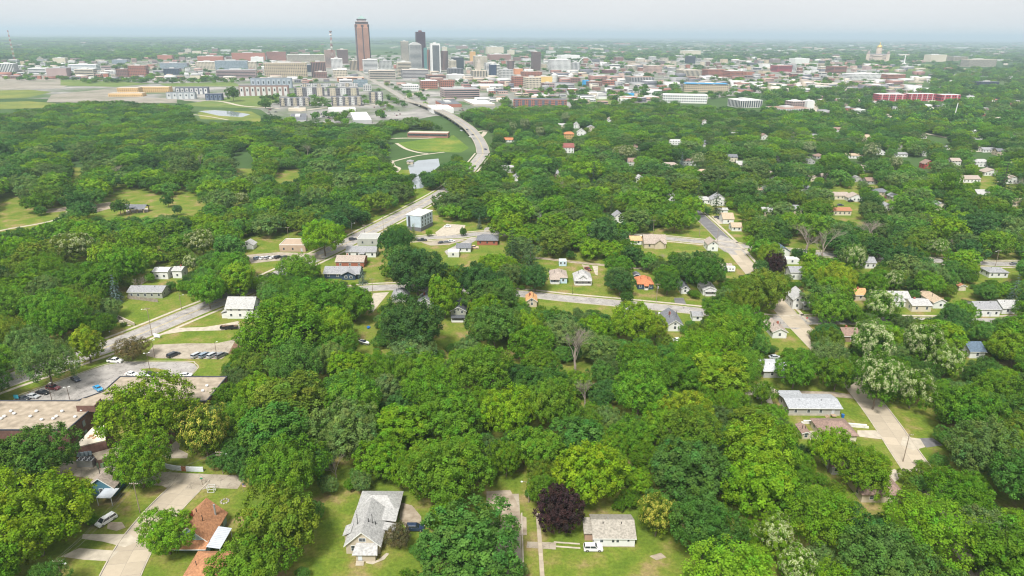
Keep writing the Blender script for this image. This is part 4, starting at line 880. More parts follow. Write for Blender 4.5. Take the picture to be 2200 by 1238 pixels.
for i in range(5): MB().box(w/2+.4, w/2+2.2, -d/2-2.6-.33*(i+1), -d/2-2.6-.33*i, 0, 1.2-.24*i).build('step', mat('stair_wood', (.22, .09, .06)), e)
for s in (.35, 2.3): MB().tube((w/2+s, -d/2-2.6, 2.0), (w/2+s, -d/2-4.2, .9), .05, .05, 5).build('handrail', TRIM, e)
MB().box(-1.4, -.7, -1.3, -.6, 5.0, 8.3).build('chimney', mat('red_chimney', (.42, .10, .06), var=.15), e); MB().tube((-.3, .4, 6), (-.3, .4, 8.2), .13, .13, 6).build('flue', BLACK, e); MB().tube((3.1, 2.8, 4), (3.1, 2.8, 7.6), .24, .24, 9).build('metal_flue', METAL, e)
LANDMARKS.append((455, 1050, 'white mesh cage'))
e, w, d = house('blue-grey house half hidden by the big maple with grey roof', 192, 248, 1066, 3.0, 9.5, 'gy', .8, 'teal', 'warm', nw=1, lm='blue-grey house', gwin=False)
MB().box(w/2-2.4, w/2+1.6, -d/2-4.2, -d/2-.02, 2.5, 2.66).build('carport_roof', mat('pale_metal', (.58, .61, .66), rough=.4, metal=.3), e)
for x in (w/2-2.3, w/2+1.5): MB().box(x-.07, x+.07, -d/2-4.1, -d/2-3.96, 0, 2.5).build('carport_post', TRIM, e)
house('house with rust-brown shingle roof cut off by the lower edge', 395, 470, 1268, 2.8, 9, 'hip', .5, 'blue', (.36, .175, .09), nw=0, side=False)
# right-hand street
e, w, d = house('long grey ranch house with pale roof beside the concrete street', 1694, 1803, 893, 3.0, 9.0, 'gx', .2, (.34, .33, .30), (.33, .34, .36), nw=4, door=.72, found=.7, lm='long grey ranch house', ov=.55, vent=True, side=True)
MB().box(-w/2-.4, -w*.05, d/2-.3, d/2+2.6, 3.05, 3.2).build('rear_porch_roof', roofm((.33, .34, .36)), e)
MB().box(w*.36-.7, w*.36+.7, -d/2-1.6, -d/2-.06, .55, .7).build('landing', mat('deck_wood', (.34, .25, .17)), e)
for i in range(3): MB().box(w*.3-.5-.4*(i+1), w*.3-.5-.4*i, -d/2-1.5, -d/2-.3, 0, .5-.16*i).build('step', mat('deck_wood', (.34, .25, .17)), e)
e, w, d = house('tan hip-roofed house beside white block retaining wall', 1768, 1838, 951, 2.7, 9.5, 'hip', .45, 'cream', 'brown', nw=2, lm='tan hip-roofed house', ov=.5)
house('small brown-roofed shed left of the tan hip-roofed house', 1722, 1737, 944, 2.3, 5, 'gy', .45, 'tan', 'brown', name='shed', cat='shed', nw=1, side=False)
house('grey house with silvery roof half behind trees above the ranch house', 1640, 1712, 812, 2.9, 9.5, 'gx', .2, 'grey', 'silver', nw=2, lm='grey house with silvery roof', ov=.5)
house('brown-roofed house peeping through trees below the tan house', 1786, 1822, 1020, 2.7, 7, 'gx', .4, 'grey', 'brown', nw=2)
house('maroon-brown hip-roofed house almost hidden by trees near the driveway', 1850, 1936, 1080, 2.8, 11, 'hip', .42, 'tan', 'brown', nw=2, ov=.5)
rw = empty('retaining_wall', gnd(1790, 915)); tag(rw, 'white concrete block retaining wall below the grey ranch house', 'wall'); LANDMARKS.append((1790, 915, 'white block retaining wall'))
o_ = Vector(rw.location); BLK = mat('white_block', (.66, .64, .60), var=.1, scale=.8)
for row in range(2):
    for (xa, xb, ya, yb_) in ((1722, 1788, 911, 912), (1809, 1867, 916, 921)):
        a = gnd(xa, ya)-o_; b = gnd(xb, yb_)-o_; n = int((b-a).length/1.2); dv = (b-a)/n
        for i in range(n-(1 if row else 0)):
            p = a+dv*(i+(.5 if row else 0)); q = p+dv*.96; MB().prism([(p.x, p.y), (q.x, q.y), (q.x, q.y+.6), (p.x, p.y+.6)], row*.62, row*.62+.58).build('block', BLK, rw)

# ------------------------------------------------------------------ houses farther up the slope: label, left, right, foot, wall height, depth, roof, pitch, wall, roof colours
e, w, d = house('white two-storey house with pale roof beside the avenue', 489, 546, 685, 5.4, 9, 'gx', .75, 'white', 'pale', nw=3, lm='white two-storey house', ov=.6)
MB().box(-w/2-2.6, -w/2-.02, -d/2+.4, d/2-2, 0, 2.6).build('side_wall', wallm(W['white']), e); MB().add([(-w/2-2.9, -d/2, 2.55), (-w/2, -d/2, 3.6), (-w/2, d/2-1.7, 3.6), (-w/2-2.9, d/2-1.7, 2.55), (-w/2-2.9, -d/2, 2.7), (-w/2, -d/2, 3.75), (-w/2, d/2-1.7, 3.75), (-w/2-2.9, d/2-1.7, 2.7)], [(3, 2, 1, 0), (4, 5, 6, 7), (0, 1, 5, 4), (1, 2, 6, 5), (2, 3, 7, 6), (3, 0, 4, 7)]).build('side_roof', roofm(RF['pale']), e)
MB().box(w/2+.02, w/2+2.2, -d/2+1, d/2-3, 0, 2.9).build('porch_wall', wallm(W['white']), e); MB().add([(w/2, -d/2+.6, 4.0), (w/2+2.6, -d/2+.6, 2.8), (w/2+2.6, d/2-2.6, 2.8), (w/2, d/2-2.6, 4.0), (w/2, -d/2+.6, 4.15), (w/2+2.6, -d/2+.6, 2.95), (w/2+2.6, d/2-2.6, 2.95), (w/2, d/2-2.6, 4.15)], [(3, 2, 1, 0), (4, 5, 6, 7), (0, 1, 5, 4), (1, 2, 6, 5), (2, 3, 7, 6), (3, 0, 4, 7)]).build('porch_roof', roofm(RF['grey']), e)
# light-blue block with white flat roof
A_ = gnd(905, 498); B_ = gnd(930, 485); yw = math.atan2(B_.y-A_.y, B_.x-A_.x)-math.pi/2; dp = (B_-A_).length; wd_ = 10.5; hb = 10.2
e = empty('apartment_house', A_+Vector((math.cos(yw), math.sin(yw), 0))*(-wd_/2)+Vector((-math.sin(yw), math.cos(yw), 0))*(dp/2), yw)
MB().box(-wd_/2, wd_/2, -dp/2, dp/2, 0, hb).build('wall', wallm((.42, .49, .55)), e); MB().box(-wd_/2-.3, wd_/2+.3, -dp/2-.3, dp/2+.3, hb, hb+.35).build('roof', mat('white_membrane', (.80, .79, .76), var=.06), e)
MB().box(-wd_/2-.02, wd_/2+.04, -dp/2-.04, dp/2+.02, 0, 2.6).build('plinth', mat('dark_plinth', (.13, .13, .14)), e)
for i in range(4):
    for z in (3.9, 6.0, 8.6): window(e, 'r', -dp/2+dp*(i+.6)/4.3, z, 1.2, 1.4, wd_, dp, sub=True, fm=mat('grey_frame', (.25, .28, .3)))
MB().box(-wd_/2+1.2, -wd_/2+2.8, -dp/2-.1, -dp/2, 2.6, 9.4).build('stair_window', GLASS, e)
tag(e, 'three-storey light blue apartment block with white flat roof', 'building'); LANDMARKS.append((900, 480, 'light blue apartment block')); MASK_BOX.append((872, 930, 448, 500))
H = house
H('brick bungalow with dark hip roof beside the cross street', 1025, 1069, 527, 3.0, 9.5, 'hip', .5, 'brick', 'slate', nw=3, lm='brick bungalow', ov=.5)
H('white garage with slate roof below the brick bungalow', 981, 1011, 542, 2.6, 7, 'gx', .5, 'white', 'slate', name='garage', cat='garage', nw=2)
H('pale flat-roofed garage below the white garage', 962, 986, 553, 2.8, 6.5, 'flat', .1, 'pale', 'white', name='garage', cat='garage', nw=1)
H('low brown shop building with white flat roof beside the avenue', 601, 657, 541, 4.0, 13, 'flat', .1, (.40, .30, .22), 'white', nw=3, lm='brown flat-roofed shop', cat='shop', name='shop_building', door=.7)
H('white gabled shed beyond the row of parked cars', 519, 545, 536, 2.6, 6, 'gy', .6, 'white', 'pale', name='shed', cat='shed', nw=0, side=False)
H('white house with grey roof and small dormer beside the avenue', 744, 808, 553, 3.2, 9, 'gx', .5, 'white', 'grey', nw=4, lm='white house with dormer', porch=(-.1, .25, 1.6, 2.4))
H('low building with black flat roof behind the dormer house', 768, 812, 527, 4.0, 12, 'flat', .1, 'grey', 'char', cat='building', name='shop_building', nw=2)
H('brick house with grey roof behind the navy house', 722, 782, 575, 3.4, 10, 'gx', .4, 'brick', 'warm', nw=3)
e, w, d = H('navy house with grey cross-gabled roof and white trim', 697, 772, 599, 3.0, 10, 'gx', .42, 'navy', 'grey', nw=4, lm='navy house', ov=.6)
g_ = roof_mesh('gy', 7, 6.5, 2.9, .5, .5).build('gable_roof', roofm(RF['grey']), e, (w*.22, -d/2+1.2, 0)); wall_mesh('gy', 7, 6.2, 2.9, .5).build('gable_wall', wallm(W['navy']), e, (w*.22, -d/2+1.3, 0))
for u in (-1.3, 1.3): f = MB().box(w*.22+u-.7, w*.22+u+.7, -d/2-1.9, -d/2-1.78, .9, 2.3).build('window', TRIM, e); MB().box(w*.22+u-.5, w*.22+u+.5, -d/2-1.94, -d/2-1.88, 1.05, 2.15).build('pane', GLASS, f)
H('grey hip-roofed house beside the driveway', 842, 876, 650, 3, 9, 'hip', .6, 'grey', 'grey', nw=2)
H('small slate-blue gabled house between two big trees', 898, 930, 663, 3.0, 10, 'gy', .6, 'grey', 'slate', nw=2, lm='small slate-blue house')
H('grey-green two-storey gabled house with back porch', 969, 1001, 690, 5.0, 11, 'gy', .55, 'sage', 'dark', nw=2, lm='grey-green house', porch=(-.9, .9, 2, 2.3))
H('pale blue bungalow with brown roof and front porch', 1182, 1218, 609, 3.1, 11, 'hip', .5, 'lblue', 'warm', nw=2, lm='pale blue bungalow', porch=(-1, .1, 1.6, 2.5), door=-.1)
e, w, d = H('white cottage with pale pyramid roof and small front gable', 1234, 1270, 612, 3.0, 9, 'hip', .75, 'white', 'pale', nw=3, lm='white cottage with pyramid roof', door=.0, porch=(-1, 1, 1.6, 2.5))
roof_mesh('gy', 3.4, 3.4, 3.6, .8, .3).build('gable_roof', roofm(RF['pale']), e, (0, -d/2+1.6, 0)); wall_mesh('gy', 3.4, 3.2, 3.6, .8).build('gable_wall', wallm(W['white']), e, (0, -d/2+1.7, 0))
H('pale blue shed behind the pale blue bungalow', 1201, 1217, 572, 2.8, 4, 'flat', .1, 'lblue', 'pale', name='shed', cat='shed', nw=2)
H('navy bungalow with bright orange roof', 1370, 1403, 622, 2.9, 10, 'hip', .55, 'navy', 'orange', nw=3, lm='orange-roofed bungalow', porch=(-.2, .3, 1.5, 2.3))
H('dark gabled shed behind the orange-roofed bungalow', 1362, 1374, 601, 2.4, 4, 'gy', .5, 'navy', 'slate', name='shed', cat='shed', nw=0)
H('house with peach roof hidden by trees beside the cross street', 1131, 1153, 660, 3, 8, 'gy', .7, 'tan', (.50, .28, .13), nw=1)
H('white house with pale grey roof behind the lime-green tree', 1350, 1384, 705, 2.8, 14, 'gy', .6, 'white', 'pale', nw=1)
H('white gabled house with slate roof beside two parked cars', 1433, 1466, 712, 3.0, 14, 'gy', .65, 'white', 'slate', nw=1, lm='white house with slate roof')
H('pale grey shed right of the white house with slate roof', 1488, 1508, 690, 2.6, 5, 'gx', .4, 'white', 'grey', name='shed', cat='shed', nw=1)
H('white porch house under a dark spreading tree', 1510, 1538, 635, 2.9, 11, 'gy', .5, 'white', 'pale', nw=2, porch=(-.8, .8, 1.5, 2.4))
H('white house with dark roof beside a dark driveway', 1463, 1480, 632, 2.9, 9, 'gy', .7, 'white', 'dark', nw=1)
H('white two-storey gabled house on the street corner', 1702, 1738, 664, 4.8, 9, 'gy', .8, 'white', 'pale', nw=2, lm='white corner house', porch=(.1, .95, 1.8, 2.5))
H('small white gabled house near the crossing below the corner', 1659, 1689, 727, 3.0, 11, 'gy', .5, 'white', 'warm', nw=1, lm='small white gabled house')
H('white house with grey roof beside the plum-coloured tree', 1697, 1729, 601, 4.2, 8, 'gx', .45, 'white', 'grey', nw=2, lm='white house by the plum tree')
H('long white garage behind the plum-coloured tree', 1688, 1716, 568, 2.7, 5, 'flat', .1, 'white', 'pale', name='garage', cat='garage', nw=1)
H('white house with dark blue gable roof near the bare tree', 1668, 1696, 551, 3.0, 9, 'gy', .6, 'white', 'blue', nw=1)
H('white house with tan roof at the top of the street', 1553, 1576, 481, 3.4, 10, 'gx', .6, 'white', 'tan', nw=1, lm='tan-roofed street house')
H('smaller white house with tan roof beside the street', 1572, 1593, 497, 2.8, 7, 'gx', .6, 'white', 'tan', nw=2)
H('white garage at the top of the street', 1541, 1563, 459, 2.6, 6, 'gx', .3, 'white', 'pale', name='garage', cat='garage', nw=1)
e, w, d = H('tan house with grey cross-gabled roof on the cross street', 1384, 1430, 534, 3.2, 10, 'gx', .8, 'tan', 'warm', nw=2, lm='tan cross-gabled house')
roof_mesh('gy', 5.5, 5, 3.2, .8, .4).build('gable_roof', roofm(RF['warm']), e, (w*.18, -d/2+1.5, 0)); wall_mesh('gy', 5.5, 4.8, 3.2, .8).build('gable_wall', wallm(W['tan']), e, (w*.18, -d/2+1.5, 0))
H('house with peach roof left of the tan cross-gabled house', 1354, 1378, 526, 2.8, 7, 'gx', .5, 'white', (.52, .33, .17), nw=2)
H('white gabled house at the corner of the two streets', 1520, 1542, 540, 4.2, 9, 'gy', .7, 'white', 'warm', nw=1)
H('garage with grey roof beside the white camper', 1550, 1572, 583, 2.6, 6, 'gx', .3, 'white', 'warm', name='garage', cat='garage', nw=0)
H('white house with broad pale gables right of the corner', 1912, 1956, 660, 3.0, 11, 'gx', .55, 'white', 'pale', nw=3, lm='house with broad pale gables')
H('cream house with pale roof in the row of three', 1958, 1999, 670, 3.2, 9, 'gx', .3, 'cream', 'pale', nw=2)
H('white house with tan gable roof in the row of three', 2004, 2034, 663, 3.0, 13, 'gy', .5, 'white', 'tan', nw=1)
H('white house with grey roof near the edge of the picture', 2096, 2146, 680, 3.6, 9, 'gx', .45, 'white', 'grey', nw=3, lm='grey-roofed house by the edge', door=.2)
H('white house with pale cross gables at the right edge', 2152, 2196, 675, 3.0, 9, 'gx', .5, 'white', 'pale', nw=2)
H('white house with slate gable beside the creamy blossom tree', 1858, 1880, 577, 3.4, 8, 'gx', .5, 'white', 'grey', nw=2)
H('white house with grey hip roof on the cross street', 2124, 2164, 597, 3.0, 8, 'hip', .4, 'white', 'grey', nw=3)
H('small shed with orange end wall under trees', 2059, 2074, 625, 2.4, 5, 'gy', .5, 'cream', 'rust', name='shed', cat='shed', nw=0)
H('house with peach roof behind the dusty green tree', 1837, 1860, 646, 3, 7, 'gx', .6, 'tan', (.50, .28, .13), nw=1)
H('dark brown roof deep among the blossom trees', 1812, 1845, 735, 2.8, 8, 'gx', .5, 'brown', 'brown', nw=1)
H('blue-grey roofed house deep among trees at the right', 2082, 2114, 770, 3, 9, 'gx', .5, 'white', 'blue', nw=1)
H('tan-roofed house among dark trees at the right', 2035, 2062, 536, 3, 8, 'hip', .5, 'lblue', 'warm', nw=1)
for r in [(1810, 1857, 341, 3.2, 10, 'gx', .3, 'white', 'tan'), (1917, 1949, 338, 3.2, 9, 'gx', .3, 'white', 'grey'), (1985, 2006, 363, 4.6, 9, 'gy', .7, 'red', 'brown'), (2043, 2063, 357, 5, 9, 'gx', .5, 'pale', 'warm'), (2096, 2125, 359, 4.5, 10, 'hip', .5, 'white', 'pale'),
          (2054, 2105, 393, 3.4, 11, 'gx', .4, 'white', 'warm'), (2115, 2150, 378, 3.2, 10, 'gy', .35, 'white', 'warm'), (2158, 2197, 395, 3.2, 10, 'gy', .4, 'white', 'warm'), (2112, 2143, 328, 3.2, 9, 'gx', .4, 'white', 'grey'), (1650, 1668, 389, 6.0, 9, 'gy', .6, 'white', 'warm'),
          (1620, 1637, 416, 3.0, 8, 'gx', .4, 'white', 'tan'), (1638, 1653, 414, 3.0, 8, 'gx', .5, 'white', 'slate'), (1742, 1758, 390, 3.2, 8, 'gy', .5, 'cream', 'warm'), (1760, 1778, 422, 3, 8, 'hip', .4, 'cream', 'warm'), (1786, 1823, 429, 3.2, 9, 'gx', .4, 'cream', 'warm'), (1790, 1828, 463, 3.4, 8, 'gx', .4, 'cream', 'rust'),
          (1917, 1934, 433, 3.4, 9, 'gy', .6, 'sage', 'grey'), (1980, 1995, 336, 3, 8, 'gy', .5, 'pale', 'grey'), (1212, 1233, 299, 6.0, 9, 'hip', .5, 'ochre', 'orange'), (1206, 1233, 329, 6.0, 14, 'gx', .5, 'white', 'maroon'), (1240, 1259, 292, 4.4, 8, 'gy', .7, 'white', 'pale'), (1233, 1245, 276, 5, 8, 'gy', .8, 'white', 'pale'),
          (1438, 1466, 312, 5.0, 9, 'flat', .1, 'white', 'white'), (1422, 1457, 362, 3.0, 10, 'hip', .4, 'sage', 'warm'), (1429, 1456, 434, 3.6, 10, 'gy', .9, 'white', 'slate'), (1364, 1384, 397, 5, 8, 'gy', .6, 'white', 'pale'), (1155, 1173, 478, 4.6, 8, 'gy', .7, 'grey', 'slate'), (1238, 1253, 478, 4.6, 8, 'gy', .7, 'grey', 'slate'),
          (1317, 1341, 480, 4.0, 9, 'gy', .8, 'white', 'grey'), (1528, 1562, 442, 4.4, 9, 'gy', .6, 'white', 'grey'), (1074, 1110, 306, 3, 9, 'gx', .4, 'white', 'orange'), (276, 350, 641, 3.2, 9, 'gx', .35, 'sage', 'grey'), (331, 362, 600, 4.2, 7, 'gx', .3, 'white', 'white'), (372, 392, 598, 4.2, 7, 'gx', .3, 'white', 'pale'),
          (2028, 2040, 322, 3, 8, 'gx', .4, 'white', 'grey'), (2166, 2196, 296, 3.2, 9, 'gx', .4, 'white', 'grey'), (2075, 2100, 288, 3.2, 10, 'gx', .3, 'white', 'white'), (1945, 1975, 250, 4, 14, 'gx', .4, 'white', 'warm'), (1990, 2010, 252, 3.5, 10, 'gx', .4, 'white', 'warm'), (2085, 2110, 300, 3.2, 10, 'gx', .3, 'white', 'warm'), (1780, 1790, 258, 4, 9, 'gy', .6, 'white', 'grey'),
          (1509, 1519, 268, 5, 9, 'gy', .6, 'white', 'warm'), (1305, 1316, 262, 4, 9, 'gy', .6, 'white', 'warm'), (1417, 1432, 258, 4, 9, 'gx', .5, 'white', 'maroon'), (1495, 1503, 252, 5, 9, 'gy', .6, 'white', 'grey'), (874, 887, 353, 2.6, 6, 'hip', .4, 'tan', 'grey')]:
    H(None, *r)
for k in range(46):                      # roofs that show between the crowns of the farther streets
    for _try in range(40):
        px = rnd.uniform(1490, 2190) if k < 38 else rnd.uniform(1060, 1480); py = rnd.uniform(268, 470) if k < 38 else rnd.uniform(262, 420)
        if all(px+22 < a or px-4 > b or py < c-6 or py-22 > d for a, b, c, d in MASK_BOX) and not (1490 < px < 1600 and py > 440): break
    m = mpp(px, py); wpx = rnd.uniform(8, 13)/m; H(None, px, px+wpx, py, rnd.choice([3, 3, 4.6]), rnd.uniform(8, 10), rnd.choice(['gx', 'gx', 'gy', 'hip']), rnd.uniform(.4, .7), rnd.choice(['white', 'white', 'cream', 'pale', 'grey', 'tan', 'sage']), rnd.choice(['grey', 'warm', 'pale', 'slate', 'tan', 'brown']))
pv = empty('pavilion', gnd(294, 455)); tag(pv, 'open park pavilion with dark grey hipped roof in the clearing', 'pavilion'); LANDMARKS.append((294, 450, 'park pavilion'))
roof_mesh('gx', 15, 8, 3.2, .5, .6).build('roof', roofm(RF['slate']), pv); roof_mesh('gy', 4, 4, 3.2, .6, .3).build('gable_roof', roofm(RF['slate']), pv, (1, -4, 0))
for x in (-7, -2.4, 2.4, 7):
    for y in (-3.6, 3.6): MB().box(x-.25, x+.25, y-.25, y+.25, 0, 3.2).build('post', mat('timber_post', (.40, .30, .18)), pv)
MASK_BOX.append((272, 318, 434, 460))
br = block(871, 967, 286, 296, (.27, .14, .11), 'band', 'tan', dep=14, yaw=-4, label='long low brick pumping station beside the viaduct', lm='brick pumping station', unit=False)
MASK_BOX.append((868, 970, 280, 300))

# ------------------------------------------------------------------ vehicles
for a in [(248, 778, 'pickup', 'white', -6, 'white pickup truck at the far end of the car park'), (163, 817, 'sedan', 'navy', -35, 'navy car alone on the left side of the car park'), (211, 837, 'sedan', 'blue', -38, 'bright blue car beside the brick building'), (115, 836, 'suv', 'red', -12, 'dark red car in the front row of the car park'),
          (92, 846, 'sedan', 'black', -12, 'black car between the red and the silver car'), (71, 854, 'sedan', 'silver', -12, 'silver car second from the end of the row'), (50, 859, 'sedan', 'dark', -12, 'dark car at the near end of the row'), (283, 806, 'sedan', 'white', -15, 'white car just behind the brick building roof'), (309, 810, 'sedan', 'white', -15, 'white car half hidden behind the roof edge'),
          (324, 806, 'sedan', 'black', -8, 'black car beside the lawn island'), (399, 809, 'sedan', 'white', 0, 'white car at the round end of the car park'), (373, 765, 'van', 'dark', 60, 'dark minivan alone on the concrete lot'), (424, 766, 'van', 'silver', 62, 'silver minivan first in the row of four'), (441, 766, 'van', 'steel', 62, 'steel blue minivan second in the row of four'),
          (458, 766, 'van', 'silver', 62, 'silver minivan third in the row of four'), (476, 766, 'van', 'grey', 62, 'grey minivan fourth in the row of four'), (229, 1122, 'van', 'white', -118, 'white minivan parked in front of the blue-grey house'), (1274, 1181, 'suv', 'white', 0, 'white car parked in front of the white bungalow'), (892, 1138, 'suv', 'navy', 0, 'dark car in the dirt yard beside the beige house'),
          (758, 516, 'suv', 'dark', 32, 'dark car driving on the avenue near the dormer house'), (962, 488, 'sedan', 'white', -5, 'white car on the lot beside the light blue block'), (907, 518, 'pickup', 'dark', 10, 'dark pickup on the cross street below the light blue block'), (949, 523, 'sedan', 'dark', 20, 'dark car parked left of the grey one'), (960, 522, 'sedan', 'grey', 20, 'grey car between dark and white cars'), (970, 520, 'sedan', 'white', 25, 'white car last of three on the kerbside lot'),
          (1018, 534, 'pickup', 'peach', 0, 'peach-coloured truck beside the white garage'), (1378, 511, 'sedan', 'white', 0, 'white car on the cross street near the tan house'), (1263, 580, 'sedan', 'red', -60, 'dark red car behind the pyramid-roofed cottage'), (1420, 692, 'pickup', 'steel', 75, 'blue pickup beside the slate-roofed house'), (1418, 678, 'sedan', 'white', 80, 'white car ahead of the blue pickup'),
          (1456, 733, 'sedan', 'white', 10, 'white car under trees below the slate-roofed house'), (1548, 471, 'sedan', 'navy', 0, 'navy car in the drive of the tan-roofed house'), (1541, 468, 'sedan', 'dark', 0, 'dark car behind the navy car in the drive'), (1664, 770, 'sedan', 'silver', 0, 'silver car behind the silvery roof'), (1630, 852, 'suv', 'white', 75, 'white car on the drive left of the ranch house'),
          (1805, 442, 'sedan', 'navy', 0, 'navy car beside the rust-roofed house'), (1906, 427, 'suv', 'red', -30, 'red car beside the grey-green gabled house'), (2179, 569, 'sedan', 'grey', 0, 'grey car on the cross street at the right edge'), (1828, 434, 'suv', 'black', 20, 'black car beside the cream house'),
          (498, 757, 'sedan', 'grey', 60, None)][:-1]:
    car(*a)
for i, (x, c) in enumerate([(553, 'steel'), (565, 'white'), (576, 'silver'), (587, 'white'), (598, 'dark'), (612, 'dark')]):
    car(x, 557-i*.6, 'sedan' if i % 2 else 'suv', c, 62, '%s car, %s from the left in the row of six below the shop' % ({'steel': 'blue-grey'}.get(c, c), ['first', 'second', 'third', 'fourth', 'fifth', 'sixth'][i]))
for i, (x, y, c, dy) in enumerate([(965, 258, 'dark', 0), (978, 266, 'navy', 0), (1004, 280, 'black', 180), (991, 282, 'silver', 180), (1010, 295, 'white', 0), (1016, 291, 'dark', 180), (1043, 322, 'navy', 180), (935, 243, 'dark', 0), (900, 227, 'white', 180), (870, 212, 'dark', 0)]):
    o = car(x, y, 'sedan', c, 118+dy, None, True, 'cars on the viaduct', 6.2 if 828 < gnd(x, y).y < 1260 else .5)
# boat on a trailer, debris trailer, camper
bt = empty('boat', gnd(783, 740), R(-35)); tag(bt, 'white motor boat on a trailer between the big trees', 'boat')
hull = [(-2.6, .95), (-1.0, 1.05), (1.0, 1.0), (2.2, .6), (2.9, 0)]
pts = [(x, -y) for x, y in hull]+[(x, y) for x, y in hull[::-1][1:]]; n = len(pts)
MB().add([(x, y, 1.35) for x, y in pts]+[(x*.92-.1, y*.5, .65) for x, y in pts], [tuple(range(n))]+[(i, n+i, n+(i+1) % n, (i+1) % n) for i in range(n)]+[tuple(range(2*n-1, n-1, -1))]).build('hull', mat('gelcoat', (.75, .75, .74), rough=.3), bt)
MB().box(-2.0, .8, -.7, .7, 1.36, 1.42).build('deck', mat('navy_vinyl', (.04, .05, .08)), bt); MB().add([(.6, -.7, 1.4), (.6, .7, 1.4), (.2, .6, 2.0), (.2, -.6, 2.0)], [(0, 1, 2, 3)]).build('windscreen', CARGLASS, bt)
MB().box(-2.9, -2.55, -.25, .25, .8, 1.7).build('outboard_motor', BLACK, bt)
for s in (-.8, .8): MB().tube((-.6, s-.1, .33), (-.6, s+.1, .33), .32, .32, 12).build('trailer_wheel', TYRE, bt); MB().box(-2.4, 2.4, s*.9-.05, s*.9+.05, .45, .55).build('trailer_rail', METAL, bt)
MASK_BOX.append((768, 800, 720, 748))
tr = empty('debris_trailer', gnd(493, 707), R(4)); tag(tr, 'black skip trailer heaped with timber scraps on the drive', 'trailer')
MB().box(-3.6, 3.6, -1.1, -1.0, .6, 1.5).box(-3.6, 3.6, 1.0, 1.1, .6, 1.5).box(-3.6, -3.5, -1, 1, .6, 1.5).box(3.5, 3.6, -1, 1, .6, 1.5).box(-3.6, 3.6, -1, 1, .55, .6).build('skip_body', BLACK, tr)
for i in range(16): x, y = rnd.uniform(-3, 3), rnd.uniform(-.7, .7); MB().tube((x-.7, y-.2, 1.3+rnd.uniform(0, .5)), (x+.7, y+.25, 1.3+rnd.uniform(0, .5)), .11, .1, 4).build('timber_scrap', mat('scrap_wood', rnd.choice([(.45, .30, .2), (.5, .4, .3), (.3, .2, .14)])), tr)
for x in (-1.2, 1.2):
    for s in (-1, 1): MB().tube((x, s*1.0-.12, .38), (x, s*1.0+.12, .38), .38, .38, 12).build('wheel', TYRE, tr)
cp = empty('camper', gnd(1566, 584), R(0)); tag(cp, 'white camper trailer parked beside the street', 'camper')
MB().box(-2.9, 2.9, -1.1, 1.1, .6, 2.9).build('shell', mat('camper_white', (.76, .76, .75), rough=.4), cp); MB().box(-2.95, 2.95, -1.15, 1.15, 2.9, 3.0).build('roof', TRIM, cp)
for x in (-1.6, .2, 1.7): MB().box(x-.45, x+.45, -1.13, -1.09, 1.6, 2.2).build('window', GLASS, cp)
for s in (-1, 1): MB().tube((0, s*1.0-.1, .35), (0, s*1.0+.1, .35), .35, .35, 12).build('wheel', TYRE, cp)
# ------------------------------------------------------------------ poles, lamps, wires, signs, small things
pA = pole(301, 1102, 295, 1034, 1, None, 'wooden utility pole on the lawn beside the dead-end lane'); pB = pole(479, 1018, 473, 969, 2, 1, 'utility pole with transformer and street lamp at the alley end', trans=True); pC = pole(139, 1262, 131, 1200, 1, 1, 'utility pole with street lamp at the lower edge')
pD = pole(327, 722, 315, 661, 1, -1, 'tall pole with street lamp beside the avenue near the white sign'); pE = pole(390, 664, 386, 630, 0, 1, 'street lamp pole on the far side of the avenue', name='street_lamp'); pF = pole(34, 795, 22, 759, 1, -1, 'pole with lamp at the left edge beside the avenue')
pG = pole(620, 514, 618, 488, 1, None, 'utility pole behind the brown flat-roofed shop'); pH = pole(784, 512, 783, 483, 1, None, 'utility pole on the verge of the avenue above the dark car'); pI = pole(824, 498, 823, 466, 1, None, 'utility pole left of the light blue block'); pole(757, 507, 756, 477, 0, 1, 'slim street lamp in front of the wooded bank', name='street_lamp', m=METAL, r=.09)
pJ = pole(891, 513, 890, 480, 1, None, 'pale pole in front of the light blue block'); pole(801, 632, 801, 598, 1, None, 'utility pole right of the navy house'); pK = pole(1139, 495, 1139, 465, 1, None, 'utility pole left of the grey porch house'); pL = pole(1273, 498, 1273, 469, 1, None, 'utility pole between porch houses with transformer', trans=True); pM = pole(1403, 503, 1404, 472, 1, None, 'utility pole behind the tan cross-gabled house')
pN = pole(1410, 648, 1411, 609, 1, None, 'reddish utility pole in front of the orange-roofed bungalow', trans=True); pole(1230, 632, 1230, 606, 0, None, 'thin dark pole on the kerb below the white cottage', name='pole', m=BLACK, r=.08); pO = pole(1502, 509, 1504, 474, 0, None, 'bare wooden pole on the lawn beside the upper street'); pP = pole(1540, 523, 1542, 493, 1, None, 'utility pole at the upper street crossing')
pQ = pole(2138, 573, 2145, 537, 1, -1, 'utility pole with lamp at the right edge beside the cross street'); pole(1940, 992, 1951, 931, 1, None, 'leaning utility pole beside the concrete street'); pR = pole(1136, 1080, 1139, 1029, 0, -1, 'street lamp pole beside the gravel dead end', name='street_lamp')
pole(1904, 338, 1904, 312, 1, None, 'pole near the long white houses'); pole(420, 375, 421, 348, 0, None, 'pale snag-like pole on the wooded slope', name='pole')
for x, y in ((75, 260), (106, 235), (112, 240), (96, 262), (62, 292)): pole(x, y, x-1, y-16, 0, None, None, name='pole')
